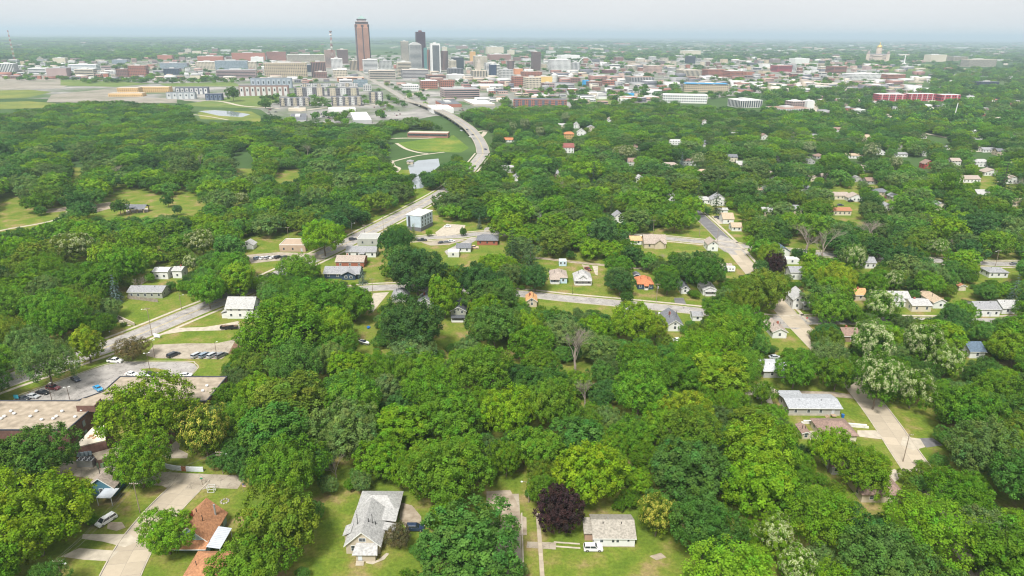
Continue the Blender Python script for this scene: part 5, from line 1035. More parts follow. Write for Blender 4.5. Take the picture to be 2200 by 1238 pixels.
wire(pA, pB, .8, 'power lines from the lawn pole to the alley pole'); wire(pA, pC, 1.0, 'power lines from the lawn pole to the lower edge'); wire(pK, pL, .8, 'power lines above the porch houses', offs=((-.9, 0), (.9, 0))); wire(pL, pM, 1.0, 'power lines from the porch houses to the tan house', offs=((-.9, 0), (.9, 0))); wire(pM, pP, 1.0, 'power lines between tan house and upper crossing', offs=((-.9, 0), (.9, 0)))
wire(pG, pG+Vector((-60, 4, 0)), 1.2, 'power lines left of the shop in front of the woods', offs=((-.9, 0), (.9, 0))); wire(pH, pI, .7, 'power lines along the avenue', offs=((0, 0),)); wire(pQ, pQ+Vector((70, 3, 0)), 1, 'power lines at the right edge', offs=((-.9, 0), (.9, 0)))
lamp_post(322, 795, 318, 758, 2, 'double lamp post on the lawn island of the car park'); lamp_post(333, 769, 327, 731, 1, 'lamp post between the two car parks'); lamp_post(467, 773, 464, 735, 1, 'lamp post between parked minivans'); lamp_post(150, 859, 146, 831, 2, 'double lamp post behind the brick building'); lamp_post(112, 862, 108, 822, 1, 'thin pale flagpole-like lamp post by the red car')
def sign(px, py, w, h, z, m, label, posts=2, lip=None, yaw=0):
    e = empty('sign', gnd(px, py), R(yaw)); MB().box(-w/2, w/2, -.12, .12, z, z+h).build('panel', m, e)
    for s in ((-.8, .8) if posts == 2 else (0,)): MB().box(s*w/2-.06, s*w/2+.06, -.05, .05, 0, z).build('post', POLEM, e)
    tag(e, label, 'sign'); return e
s1 = sign(338, 727, 2.9, 1.5, .5, mat('sign_white', (.70, .73, .77)), 'white sign board on the lawn beside the avenue', yaw=-12)
for i in range(2): MB().box(-1.0, .8-.4*i, -.14, -.12, 1.5-.35*i, 1.58-.35*i).build('lettering', mat('pale_blue_print', (.45, .55, .68)), s1)
s2 = sign(37, 862, 1.6, 1.3, 1.1, mat('sign_teal', (.05, .33, .45)), 'turquoise sign board at the near end of the car park'); sign(435, 1042, .7, .25, 2.1, mat('sign_green', (.02, .22, .10)), 'small green street name sign at the alley mouth', 1)
st = empty('stop_sign', gnd(1732, 694)); tag(st, 'red octagonal stop sign at the corner crossing', 'sign'); MB().tube((0, 0, 0), (0, 0, 2.7), .04, .04, 6).build('post', METAL, st); f = MB().tube((0, -.05, 2.45), (0, .0, 2.45), .42, .42, 8).build('plate', mat('stop_red', (.42, .02, .03)), st)
fc = bpy.data.curves.new('STOP', 'FONT'); fc.body = 'STOP'; fc.size = .3; fc.align_x = 'CENTER'; fc.align_y = 'CENTER'; fo = bpy.data.objects.new('lettering', fc); col.objects.link(fo); fo.parent = st; fo.location = (0, -.06, 2.45); fo.rotation_euler = (R(90), 0, 0); fc.materials.append(WPAINT); fm_ = bpy.data.meshes.new_from_object(fo); bpy.data.objects.remove(fo); fo = link('lettering', fm_, st, (0, -.06, 2.45)); fo.rotation_euler = (R(90), 0, 0)
cg = empty('mesh_cage', gnd(455, 1056)); tag(cg, 'white framed mesh cage on the lawn behind the blue house', 'cage')
for x in (-.9, .9):
    for y in (-.6, .6): MB().box(x-.06, x+.06, y-.06, y+.06, 0, 1.9).build('post', TRIM, cg)
for z in (.1, 1.0, 1.85): MB().box(-.9, .9, -.64, -.58, z, z+.08).box(-.9, .9, .58, .64, z, z+.08).box(-.94, -.88, -.6, .6, z, z+.08).box(.88, .94, -.6, .6, z, z+.08).build('rail', TRIM, cg)
fl = empty('flag', gnd(523, 1057)); tag(fl, 'small striped flag on a short pole behind the blue house', 'flag'); MB().tube((0, 0, 0), (0, 0, 3.2), .04, .03, 6).build('pole', METAL, fl)
for i in range(7): MB().box(.02+.0*i, .9, -.02, .02, 1.6+.17*i, 1.6+.17*(i+1)-.005).build('stripe', mat('flag_red', (.45, .06, .08)) if i % 2 == 0 else WPAINT, fl)
MB().box(.02, .42, -.03, .03, 2.3, 2.8).build('canton', mat('flag_blue', (.05, .07, .22)), fl)
fr = empty('fire_ring', gnd(483, 1078)); tag(fr, 'ring of stones round a fire pit on the lawn', 'fire pit')
for i in range(9): a = 6.283*i/9; MB().lathe([(.2, 0), (.3, .15), (.18, .32)], 6, 1.0*math.cos(a), 1.0*math.sin(a)).build('stone', mat('stone', (.35, .32, .28), var=.3), fr)
fe = empty('wooden_fence', gnd(274, 642)); tag(fe, 'weathered plank fence in front of the grey-green ranch house', 'fence')
a = gnd(274, 643); b = gnd(340, 651); n = 60
for i in range(n): p = (b-a)*(i/n); MB().box(p.x, p.x+.24, p.y, p.y+.04, 0, 1.7+rnd.uniform(-.06, .06)).build('plank', mat('fence_wood', (.27, .23, .19), var=.25, scale=1), fe)
fe = empty('wooden_fence', gnd(1632, 757)); tag(fe, 'pale plank fence behind the silvery-roofed house', 'fence'); a = gnd(1632, 757); b = gnd(1664, 758)
for i in range(34): p = (b-a)*(i/34); MB().box(p.x, p.x+.17, p.y, p.y+.04, 0, 1.7+rnd.uniform(-.05, .05)).build('plank', mat('fence_wood', (.27, .23, .19), var=.25, scale=1), fe)
sw = empty('stair_wall', gnd(262, 690)); tag(sw, 'pale concrete retaining wall with steps beside the avenue', 'wall')
a = gnd(250, 683); b = gnd(288, 700); o_ = Vector(sw.location); d_ = (b-a)
MB().prism(ccw([tuple((a-o_)[:2]), tuple((b-o_)[:2]), tuple((b-o_+Vector((.3, .3, 0)))[:2]), tuple((a-o_+Vector((.3, .3, 0)))[:2])]), 0, 1.4).build('wall_panel', CONC2, sw)
for i in range(7): p = a-o_+d_*(i/7)+Vector((-.4, -1.1, 0)); MB().box(p.x-.9, p.x+.9, p.y-.5, p.y+.3, 0, 1.3-.18*i).build('step', CONC2, sw)
bn = empty('bin', gnd(1810, 897)); tag(bn, 'blue plastic wheelie bin at the corner of the ranch house', 'bin'); BLU = mat('blue_plastic', (.02, .12, .36), rough=.5)
MB().add([(-.3, -.35, 0), (.3, -.35, 0), (.3, .35, 0), (-.3, .35, 0), (-.4, -.45, 1.1), (.4, -.45, 1.1), (.4, .45, 1.1), (-.4, .45, 1.1)], [(0, 1, 5, 4), (1, 2, 6, 5), (2, 3, 7, 6), (3, 0, 4, 7), (4, 5, 6, 7), (3, 2, 1, 0)]).build('bin_body', BLU, bn); MB().box(-.42, .42, -.47, .47, 1.1, 1.18).build('lid', BLU, bn)
tp = sheet('tarpaulin', [(788, 704), (792, 702), (796, 705), (790, 708)], BLU, .5, kind='thing', thick=.4); tag(tp, 'crumpled blue tarpaulin in the back yard by the boat', 'tarpaulin')
# a walker on the pavement of the avenue: one continuous body
me = bpy.data.meshes.new('person'); J = [(0, 0, .95), (0, 0, 1.2), (0, 0, 1.42), (0, 0, 1.52), (0, 0, 1.63), (.1, 0, .92), (.12, .08, .5), (.12, .0, .05), (-.1, 0, .92), (-.12, -.12, .5), (-.12, -.3, .08), (.2, 0, 1.4), (.25, .04, 1.12), (.24, -.12, .9), (-.2, 0, 1.4), (-.25, -.05, 1.12), (-.24, .1, .9), (.12, -.16, .04), (-.12, -.44, .1)]
E_ = [(0, 1), (1, 2), (2, 3), (3, 4), (0, 5), (5, 6), (6, 7), (0, 8), (8, 9), (9, 10), (2, 11), (11, 12), (12, 13), (2, 14), (14, 15), (15, 16), (7, 17), (10, 18)]; RR = [.16, .15, .15, .065, .105, .1, .075, .05, .1, .075, .05, .07, .05, .04, .07, .05, .04, .04, .04]
me.from_pydata(J, E_, []); pe = link('person', me, None, gnd(236, 718)); pe.modifiers.new('skin', 'SKIN'); pe.modifiers.new('sub', 'SUBSURF').levels = 1
for i, v in enumerate(me.skin_vertices[0].data): v.radius = (RR[i], RR[i]*.8); v.use_root = (i == 0)
pm = bpy.data.materials.new('walker_clothes'); pm.use_nodes = True; t = pm.node_tree; tc = t.nodes.new('ShaderNodeTexCoord'); sp = t.nodes.new('ShaderNodeSeparateXYZ'); ra = t.nodes.new('ShaderNodeValToRGB'); mr = t.nodes.new('ShaderNodeMath'); mr.operation = 'MULTIPLY'; mr.inputs[1].default_value = .5
t.links.new(tc.outputs['Object'], sp.inputs[0]); t.links.new(sp.outputs[2], mr.inputs[0]); t.links.new(mr.outputs[0], ra.inputs[0]); t.links.new(ra.outputs[0], t.nodes['Principled BSDF'].inputs['Base Color']); ra.color_ramp.interpolation = 'CONSTANT'
el = ra.color_ramp.elements; el[0].color = (.03, .03, .05, 1); el[1].position = .48; el[1].color = (.72, .72, .78, 1); k_ = el.new(.745); k_.color = (.4, .24, .17, 1); k_ = el.new(.82); k_.color = (.06, .04, .03, 1)
me.materials.append(pm); tag(pe, 'person in a white top walking beside the avenue below the trees', 'person')
# ------------------------------------------------------------------ the city
# the tallest tower: stepped brown granite shaft with copper-green pyramid
px_, py_ = 783.5, 152; p = gnd(px_, py_); dist = math.hypot(p.x, p.y)
def hz_at(px, py): d = ray(px, py); return CAM_Z+d[2]*dist/math.hypot(d[0], d[1])
m_ = mpp(px_, py_); tw = empty('office_tower', p, CITY_YAW); tag(tw, 'tallest brown tower with stepped top and green pyramid roof', 'tower'); LANDMARKS.append((783, 95, 'tallest brown tower'))
GRAN = mat('pink_granite', (.43, .235, .17), var=.06, scale=.02); DKG = mat('dark_granite', (.085, .075, .085), var=.1, scale=.02)
hw = 31*m_/2*.92; z1, z2, z3, z4 = hz_at(783, 52.5), hz_at(783, 47), hz_at(783, 41), hz_at(783, 32)
MB().prism([(-hw+4, -hw), (hw-4, -hw), (hw, -hw+4), (hw, hw-4), (hw-4, hw), (-hw+4, hw), (-hw, hw-4), (-hw, -hw+4)], 0, z1).build('shaft', GRAN, tw)
for s in range(4):
    a = s*math.pi/2; o = MB().box(-2.2, 2.2, -hw-.25, -hw+.1, 0, z1-2).box(-4.5, 4.5, -hw-.22, -hw+.05, z1-8, z1-2.1).box(-hw+4.1, -hw+6.6, -hw-.2, -hw+.1, z1-8, z1-2).box(hw-6.6, hw-4.1, -hw-.2, -hw+.1, z1-8, z1-2).build('dark_pier', DKG, tw); o.rotation_euler = (0, 0, a)
    o = MB().prism([(-hw-.05, -hw+4), (-hw+4, -hw-.05), (-hw+4.3, -hw+.3), (-hw+.3, -hw+4.3)], 0, z1-.5).build('corner_pier', DKG, tw); o.rotation_euler = (0, 0, a)
    mb = MB(); nf = 38
    for k in range(nf):
        z = 6+(z1-18)*k/nf
        for i in range(12):
            x = -hw+4.9+(2*hw-9.8)*(i+.5)/12
            if abs(x) > 2.9: mb.box(x-.75, x+.75, -hw-.1, -hw+.05, z, z+2.2)
    o = mb.build('window_grid', GLASS, tw, kind='stuff'); o.rotation_euler = (0, 0, a)
MB().box(-hw*.88, hw*.88, -hw*.88, hw*.88, z1, z2-.2).build('upper_stage', DKG, tw); MB().box(-hw*.92, hw*.92, -hw*.92, hw*.92, z2-1.0, z2).build('cornice', GRAN, tw)
MB().box(-hw*.62, hw*.62, -hw*.62, hw*.62, z2, z3-1.5).build('crown_stage', mat('pale_stage', (.40, .40, .42)), tw); MB().box(-hw*.7, hw*.7, -hw*.7, hw*.7, z3-2.5, z3).build('crown_cornice', DKG, tw)
MB().add([(-hw*.68, -hw*.68, z3), (hw*.68, -hw*.68, z3), (hw*.68, hw*.68, z3), (-hw*.68, hw*.68, z3), (0, 0, z4-2)], [(0, 1, 4), (1, 2, 4), (2, 3, 4), (3, 0, 4), (3, 2, 1, 0)]).build('pyramid_roof', mat('copper_roof', (.24, .33, .31), var=.1, scale=.05), tw); MB().tube((0, 0, z4-3), (0, 0, z4+2), .4, .1, 6).build('finial', METAL, tw)
CITY_BOX.append((766, 802, 30, 152))
B = block
B(698, 725, 108, 146, 'pink', 'band', 'brown', lm='pinkish banded block', label='pinkish office block with narrow window bands below the red mast')
B(724, 751, 107, 137, 'brown', 'band', 'tan', label='brown office block with cream top right of the red mast'); B(711, 739, 126, 150, 'white', 'grid', 'white', label='white gridded office block in front of the pinkish block'); B(715, 749, 150, 168, 'cream', 'grid', 'white'); B(751, 771, 131, 151, 'tan', 'vert', 'tan')
B(779, 815, 129, 156, 'white', 'band', 'white', lm='white banded offices', label='white banded offices at the foot of the tallest tower'); B(815, 845, 131, 153, 'pale', 'grid', 'grey'); B(791, 854, 152, 171, 'beige', 'band', 'tan', label='long beige parking deck facing the park strip', unit=True); B(853, 887, 134, 165, 'cream', 'band', 'white', label='cream office block beside the long parking decks')
B(862, 925, 150, 169, 'grey', 'band', 'tan', label='long grey parking deck right of the cream block', gm=DKG); B(862, 881, 89, 134, 'cream', 'vert', 'white', label='cream tower with upright piers left of the arched white tower', dep=22)
e, w, d, h = B(880, 909, 96, 150, 'pale', 'band', 'white', label='pale tower with rounded top in front of the dark tower', lm='pale round-topped tower', dep=25, unit=False)
ar = [(-w/2, 0)]+[(-w/2+w*i/12, math.sin(math.pi*i/12)*8) for i in range(1, 12)]+[(w/2, 0)]; n = len(ar)
MB().add([(x, -d/2, h+z) for x, z in ar]+[(x, d/2, h+z) for x, z in ar], [tuple(range(n-1, -1, -1)), tuple(range(n, 2*n))]+[(i, i+1, n+i+1, n+i) for i in range(n-1)]).build('arched_top', mat('city_wall', C['pale'], var=.08, scale=.03), e)
e, w, d, h = B(895, 918, 69, 146, 'maroon', 'plain', 'dark', label='tall dark maroon tower with flat top', lm='dark maroon tower', dep=30, unit=False); facade(w, d, h, 'glass').build('window_band', mat('bronze_glass', (.055, .035, .05), rough=.2, spec=.5), e, kind='stuff'); MB().lathe([(w*.2, h), (w*.2, h+4), (w*.12, h+6)], 12).build('roof_drum', mat('city_wall', C['maroon'], var=.08, scale=.03), e)
e, w, d, h = B(912, 927, 107, 151, 'brick', 'vert', 'dark', label='red-brown tower with green top between dark and grey towers', dep=22); MB().box(-w/2-.2, -w*.05, -d/2-.3, d/2, 0, h+6).build('green_bay', mat('city_wall', C['teal'], var=.08, scale=.03), e)
e, w, d, h = B(926, 949, 94, 156, 'white', 'plain', 'white', label='white tower with a grey ribbed front', lm='white tower with grey front', dep=28); MB().box(-w*.36, w*.40, -d/2-.4, -d/2+.1, 4, h-6).build('grey_front', mat('city_wall', (.25, .26, .27), var=.08, scale=.03), e); facade(w*.74, d+1.1, h-4, 'vert', bay=3).build('window_band', GLASS, e, kind='stuff')
B(949, 965, 110, 151, 'brown', 'vert', 'dark', dep=25); B(950, 962, 101, 116, 'cream', 'plain', 'white', dep=25); B(971, 999, 124, 148, 'navy', 'glass', 'dark', label='dark navy glass block right of the white tower'); B(966, 982, 130, 149, 'cream', 'grid', 'white'); B(962, 999, 148, 162, 'dgrey', 'vert', 'dark'); B(1010, 1023, 111, 132, 'ochre', 'plain', 'tan', dep=20, label='narrow ochre tower right of the navy block'); B(1019, 1050, 121, 148, 'cream', 'grid', 'white')
e, w, d, h = B(1014, 1050, 152, 169, 'cream', 'vert', 'tan', label='limestone courthouse with a central tower', lm='limestone courthouse', unit=False); MB().box(-5, 5, -5, 5, h, h+24).build('clock_tower', mat('city_wall', C['beige'], var=.08, scale=.03), e); MB().add([(-5, -5, h+24), (5, -5, h+24), (5, 5, h+24), (-5, 5, h+24), (0, 0, h+34)], [(0, 1, 4), (1, 2, 4), (2, 3, 4), (3, 0, 4), (3, 2, 1, 0)]).build('spire', mat('city_roof', (.33, .30, .26), var=.1, scale=.05), e)
B(1043, 1070, 136, 155, 'white', 'band', 'white'); B(1053, 1068, 139, 165, 'navy', 'plain', 'white', dep=25); B(1066, 1076, 139, 165, 'white', 'band', 'white', dep=25); B(1074, 1106, 150, 175, 'pale', 'grid', 'grey', label='pale gridded apartment block right of the courthouse', bay=3.6)
B(903, 944, 174, 191, 'brick', 'grid', 'white', label='red brick warehouse with white roof beside the lower road'); B(944, 979, 173, 189, 'brick', 'grid', 'brown'); B(916, 962, 162, 174, 'brown', 'band', 'brown'); B(960, 1002, 161, 170, 'pale', 'plain', 'white'); B(948, 1037, 192, 212, 'mauve', 'band', 'grey', label='wide mauve office building with two window bands', lm='mauve office building'); B(923, 982, 233, 244, 'white', 'plain', 'white', label='white warehouse beside the viaduct', lm='white warehouse by the viaduct', dep=55); B(1008, 1074, 224, 228, 'beige', 'plain', 'white', dep=95, unit=False); B(942, 1000, 224, 231, 'brick', 'plain', 'dark', dep=70)
B(863, 903, 183, 195, 'white', 'grid', 'white'); B(748, 812, 258, 266, 'grey', 'plain', 'white', dep=105, yaw=15.4, label='large warehouse with flat white roof behind the woods', lm='large white-roofed warehouse', unit=False); B(703, 768, 234, 240, 'white', 'plain', 'white', dep=26, unit=False); B(612, 668, 259, 263, 'grey', 'plain', 'dark', dep=85, label='low building with dark flat roof behind the woods', lm='dark flat-roofed building', unit=True); B(618, 659, 234, 239, 'cream', 'plain', 'tan', dep=18)
def apart(xl, xr, yt, yb, label, wall=(.16, .155, .17), bays=5, lm=None):
    e, w, d, h = block(xl, xr, yt, yb, wall, 'grid', 'dark', dep=20, yaw=15.4, label=label, lm=lm, bay=3.4, unit=False)
    for i in range(bays):
        x = -w/2+w*(i+.5)/bays; c = [(.47, .42, .33), (.56, .56, .55)][i % 2]; MB().box(x-w/bays*.27, x+w/bays*.27, -d/2-.6, -d/2-.1, 1, h+.6).build('bay_panel', mat('panel', c, var=.05, scale=.05), e)
        for k in range(4):
            for s in (-1, 1): MB().box(x+s*w/bays*.14-.6, x+s*w/bays*.14+.6, -d/2-.7, -d/2-.55, 2+k*h/4.3, 3.6+k*h/4.3).build('window', GLASS, e)
apart(600, 669, 211, 229, 'dark apartment block with pale panels in the front row, left', lm='front row of dark apartments'); apart(711, 781, 209, 228, 'dark apartment block with pale panels in the front row, right'); apart(632, 700, 189, 208, 'dark apartment block with two cream panels in the second row', bays=3); apart(702, 774, 190, 207, 'grey apartment block in the second row', bays=3); apart(793, 826, 199, 222, 'grey apartment block with tan panel near the viaduct road', bays=2); apart(645, 772, 180, 188, 'long white-topped apartment block in the third row', wall=(.5, .5, .5), bays=8)
B(728, 760, 172, 187, 'white', 'band', 'white'); B(758, 793, 172, 187, 'teal', 'glass', 'dark'); B(722, 786, 167, 175, 'orange', 'band', 'tan', label='low orange brick building with dark window strip'); B(675, 705, 155, 168, 'brown', 'grid', 'tan'); B(567, 664, 136, 166, 'tan', 'grid', 'tan', label='broad tan building with rows of square windows', lm='broad tan gridded building', bay=5); B(780, 800, 183, 196, 'pale', 'grid', 'grey')
B(422, 470, 133, 150, 'cream', 'grid', 'white', label='cream end of the long blue glass building'); B(462, 535, 131, 150, 'glass', 'glass', 'grey', label='long blue glass office building with cream ends', lm='long blue glass building'); B(533, 553, 133, 150, 'cream', 'grid', 'white'); B(464, 553, 151, 168, 'mauve', 'band', 'grey', label='mauve parking deck in front of the blue glass building'); B(424, 481, 121, 133, 'brick', 'plain', 'white'); B(498, 572, 114, 131, 'brick', 'plain', 'brown'); B(572, 617, 112, 130, 'brick', 'grid', 'brown'); B(538, 568, 123, 135, 'white', 'plain', 'white'); B(616, 700, 118, 133, 'cream', 'band', 'white'); B(668, 704, 134, 167, 'brown', 'vert', 'brown', label='brown-purple block left of the white gridded offices'); B(655, 672, 140, 155, 'navy', 'glass', 'dark')
B(351, 388, 148, 161, 'navy', 'vert', 'dark', label='dark building with red upright panels'); B(343, 404, 136, 148, 'dgrey', 'glass', 'grey', label='long dark glass pavilion'); B(240, 275, 129, 138, 'dgrey', 'glass', 'grey'); B(338, 371, 119, 129, 'brick', 'plain', 'brown', kind_phrase='building with broad red roof'); B(148, 209, 139, 155, 'white', 'band', 'white', label='long white building with blue window bands', gm=PALEGLASS, lm='long white banded building'); B(101, 146, 147, 166, 'mauve', 'plain', 'grey'); B(61, 101, 147, 159, 'white', 'band', 'white'); B(161, 203, 149, 165, 'cream', 'band', 'white'); B(-4, 32, 137, 157, 'white', 'vert', 'white', label='white building with dark window slots at the left edge'); B(114, 142, 125, 136, 'cream', 'plain', 'white'); B(277, 317, 142, 166, 'brick', 'grid', 'brown', label='tall brick house block left of the dark pavilion'); B(250, 278, 149, 166, 'brown', 'grid', 'brown')
def timber(xl, xr, yt, yb, label, lm=None):
    e, w, d, h = block(xl, xr, yt, yb, 'wood', 'plain', 'tan', dep=22, yaw=8, label=label, unit=False, name='building_under_construction', lm=lm); mb = MB()
    for k in range(max(1, int(h/3.3))):
        for i in range(int(w/4)): x = -w/2+w*(i+.5)/int(w/4); mb.box(x-.9, x+.9, -d/2-.15, -d/2+.1, .9+k*3.2, 2.7+k*3.2)
    mb.build('window_opening', mat('opening', (.16, .09, .04)), e, kind='stuff')
timber(252, 300, 189, 204, 'timber-framed building under construction, left wing'); timber(295, 366, 187, 199, 'timber-framed building under construction, long right wing', lm='timber-framed building site'); timber(232, 308, 201, 208, 'low timber framing in front of the building under construction')
def towns(xl, xr, yt, yb, label, n, c1, c2):
    e, w, d, h = block(xl, xr, yt, yb, c1, 'plain', 'dark', dep=14, yaw=10, label=label, unit=False, name='terrace_houses')
    for i in range(n): x = -w/2+w*(i+.5)/n; MB().box(x-w/n*.3, x+w/n*.3, -d/2-.7, -d/2-.05, 0, h*.86).build('gable_bay', mat('panel', c2, var=.05, scale=.05), e); MB().box(x-w/n*.12, x+w/n*.12, -d/2-.85, -d/2-.65, h*.45, h*.7).build('window', GLASS, e)
towns(377, 449, 188, 203, 'dark and white terrace of town houses', 7, (.13, .14, .17), (.55, .55, .54)); towns(357, 421, 199, 213, 'grey terrace of town houses in front', 5, (.33, .36, .38), (.5, .52, .52)); towns(441, 479, 202, 216, 'dark blue terrace of town houses', 4, (.05, .07, .12), (.14, .17, .24)); towns(538, 630, 168, 190, 'blue-grey apartment row with dark windows', 8, (.25, .29, .34), (.36, .40, .44)); towns(513, 623, 184, 206, 'white and brown apartment row', 9, (.27, .19, .17), (.54, .54, .53))
B(1045, 1085, 101, 117, 'cream', 'plain', 'white', dep=60); B(1049, 1102, 117, 130, 'brown', 'plain', 'white', dep=70, label='arena with broad white roof and brown wall'); B(1091, 1107, 108, 119, 'cream', 'plain', 'white'); B(1142, 1163, 112, 152, 'brown', 'vert', 'brown', label='dark brown slab tower standing alone', lm='lone brown slab tower', bay=2.6, dep=18); B(1181, 1230, 129, 155, 'white', 'grid', 'white', label='white block with square window grid right of the brown slab', lm='white gridded block'); B(1230, 1247, 134, 150, 'white', 'vert', 'white'); B(1090, 1106, 131, 152, 'brown', 'vert', 'brown', dep=20)
B(1123, 1169, 155, 168, 'brick', 'grid', 'brown'); B(1102, 1136, 165, 186, 'brick', 'grid', 'brown'); B(1128, 1166, 167, 192, 'cream', 'grid', 'tan', label='cream loft building with large square windows', lm='cream loft building', bay=3.4); B(1155, 1190, 165, 179, 'yellow', 'plain', 'tan'); B(1166, 1194, 179, 191, 'mauve', 'grid', 'grey'); B(1261, 1298, 176, 186, 'brown', 'grid', 'brown'); B(1253, 1267, 173, 185, 'blue', 'plain', 'blue', label='bright blue cubic building', lm='bright blue building'); B(1298, 1328, 173, 183, 'brick', 'grid', 'brown'); B(1350, 1412, 166, 180, 'grey', 'vert', 'brown', label='grey apartment block with white upright bays', lm='grey riverside apartments'); B(1295, 1328, 151, 158, 'maroon', 'plain', 'brown'); B(1389, 1426, 142, 157, 'pink', 'grid', 'tan'); B(1345, 1371, 142, 152, 'cream', 'vert', 'white'); B(1461, 1513, 151, 165, 'cream', 'vert', 'tan', label='limestone civic building beside the river'); B(1476, 1496, 121, 137, 'navy', 'glass', 'dark', label='navy glass cube standing alone', lm='navy glass cube'); B(1463, 1510, 109, 119, 'cream', 'plain', 'white'); B(1031, 1064, 176, 186, 'brick', 'grid', 'tan'); B(1205, 1252, 168, 178, 'brown', 'grid', 'brown'); B(1105, 1125, 148, 160, 'orange', 'plain', 'tan')
e, w, d, h = B(1097, 1222, 214, 231, 'brick', 'grid', 'dark', dep=26, yaw=-6, label='long red brick apartment block with dark roof', lm='long red brick apartments', bay=3.5, unit=False)
for i in range(8): x = -w/2+w*(i+.5)/8; MB().box(x-2.2, x+2.2, -d/2-.9, -d/2-.1, 1, h*.92).build('dark_bay', mat('panel', (.10, .11, .14), var=.05, scale=.05), e)
B(1420, 1522, 204, 222, 'white', 'grid', 'white', dep=24, yaw=-8, label='long white apartment building above the trees', lm='long white apartments', unit=False); B(1344, 1366, 201, 206, 'blue', 'plain', 'blue', kind_phrase='market canopy', dep=12); e, w, d, h = B(1466, 1567, 181, 198, 'tan', 'grid', 'blue', dep=30, yaw=-6, label='tan ballpark stand with bright blue roofs', unit=False, lm='blue-roofed ballpark')
for i in range(3): MB().box(-w/2+w*(i+.06)/3, -w/2+w*(i+.92)/3, -d/2-1.5, d/2+1, h+.4, h+1.4).build('blue_roof', mat('city_roof', (.06, .28, .52), var=.1, scale=.05), e)
B(1201, 1250, 119, 129, 'white', 'plain', 'white', dep=70); B(1515, 1566, 150, 165, 'brick', 'grid', 'brown'); B(1564, 1600, 153, 167, 'brick', 'grid', 'white'); B(1665, 1706, 141, 155, 'red', 'band', 'tan', label='red brick building with white bands left of the black and white block'); B(1690, 1713, 138, 153, 'white', 'vert', 'dark', label='white and black striped block'); B(1786, 1823, 143, 158, 'brick', 'band', 'brown', label='square red brick building near the gold dome', lm='square red brick building'); B(1702, 1743, 126, 138, 'white', 'plain', 'white'); B(1992, 2038, 118, 133, 'cream', 'plain', 'white', label='cream windowless block right of the gold dome', lm='cream windowless block'); B(2042, 2085, 122, 131, 'tan', 'band', 'dark'); B(2070, 2150, 128, 144, 'cream', 'vert', 'tan', label='long cream office building on the right skyline', lm='long cream offices'); B(1820, 1902, 159, 172, 'white', 'grid', 'white', label='long white housing block beside the river'); B(1900, 1952, 160, 171, 'brick', 'grid', 'white')
def redapt(xl, xr, yt, yb, n, label, lm=None):
    e, w, d, h = block(xl, xr, yt, yb, 'red', 'grid', 'white', dep=22, yaw=2, label=label, lm=lm, bay=4, unit=False)
    for i in range(n): x = -w/2+w*(i+.5)/n; MB().box(x-w/n*.08, x+w/n*.08, -d/2-.5, -d/2-.1, .5, h).build('pale_bay', mat('panel', (.52, .38, .4), var=.05, scale=.05), e)
redapt(1883, 1948, 203, 218, 4, 'bright red apartment block, left of three', 'red apartment row'); redapt(1948, 2011, 202, 217, 5, 'bright red apartment block, middle of three'); redapt(2019, 2064, 204, 218, 3, 'bright red apartment block, right of three'); B(2080, 2094, 207, 217, 'white', 'plain', 'white')
B(1697, 1732, 218, 235, 'mauve', 'grid', 'white'); B(1730, 1751, 217, 234, 'white', 'plain', 'white', label='white gabled apartment end among trees', lm='white gabled apartment end'); B(1668, 1754, 234, 245, 'white', 'vert', 'brown', label='white and brick apartment row above the woods'); B(1581, 1645, 216, 232, 'pale', 'vert', 'white'); B(2098, 2153, 176, 186, 'navy', 'vert', 'dark', label='dark glazed building among trees at the right', dep=18); B(1815, 1842, 233, 242, 'brick', 'plain', 'dark'); B(1838, 1862, 236, 244, 'pale', 'plain', 'white')
for x, r in ((1191, 6.5), (1226, 5.5)):      # silos
    p = gnd(x, 176); m = mpp(x, 176); o = MB().lathe([(r*m, 0), (r*m, 18), (r*m*.9, 20), (2, 22)], 18).build('silo', mat('silo_metal', (.55, .55, .53), rough=.5), None, p, smooth=False); tag(o, 'pale round silo beside the yellow building, '+('left' if x < 1200 else 'right')+' of two', 'silo')
# arched footbridge
p0, p1 = gnd(1236, 147), gnd(1278, 146); br = empty('arch_bridge', p0); tag(br, 'white arched bridge beyond the gridded block', 'bridge'); mb = MB(); pr = None
for i in range(17):
    t = i/16; q = (p1-p0)*t+Vector((0, 0, 38*4*t*(1-t)+1))
    if pr is not None: mb.tube(pr, q, 1.6, 1.6, 6)
    pr = q
mb.build('arch', TRIM, br); q = p1-p0; MB().prism(ccw([(0, -3), (q.x, q.y-3), (q.x, q.y+3), (0, 3)]), 8, 9).build('deck', CONC2, br)
# capitol with the gilded dome
p = gnd(1884, 134); m = mpp(1884, 134); dist = math.hypot(p.x, p.y); cpz = lambda y: CAM_Z+ray(1888, y)[2]*dist/math.hypot(ray(1888, y)[0], ray(1888, y)[1])
cp = empty('capitol', p, R(-28)); tag(cp, 'domed stone capitol with gilded main dome and four corner domes', 'building'); LANDMARKS.append((1885, 115, 'gold-domed capitol')); LIME = mat('limestone', (.52, .43, .36), var=.1, scale=.03); GOLD = mat('gold_leaf', (.55, .40, .14), rough=.45, metal=.3, var=.08)
zb = cpz(117.5); U = m*.86
MB().box(-26*U, 26*U, -9*U, 9*U, 0, zb).build('main_wing', LIME, cp); MB().box(-10*U, 10*U, -17*U, 17*U, 0, zb).build('cross_wing', LIME, cp); MB().box(-25*U, 25*U, -8*U, 8*U, zb, zb+4).build('roof', mat('slate_roof', (.22, .22, .25)), cp)
facade(52*U, 18*U, zb, 'grid', 6, 5).build('window_band', GLASS, cp, kind='stuff')
for x in range(-4, 5): MB().tube((x*2*U, -17.6*U, 5), (x*2*U, -17.6*U, zb-6), .9, .8, 8).build('column', LIME, cp)
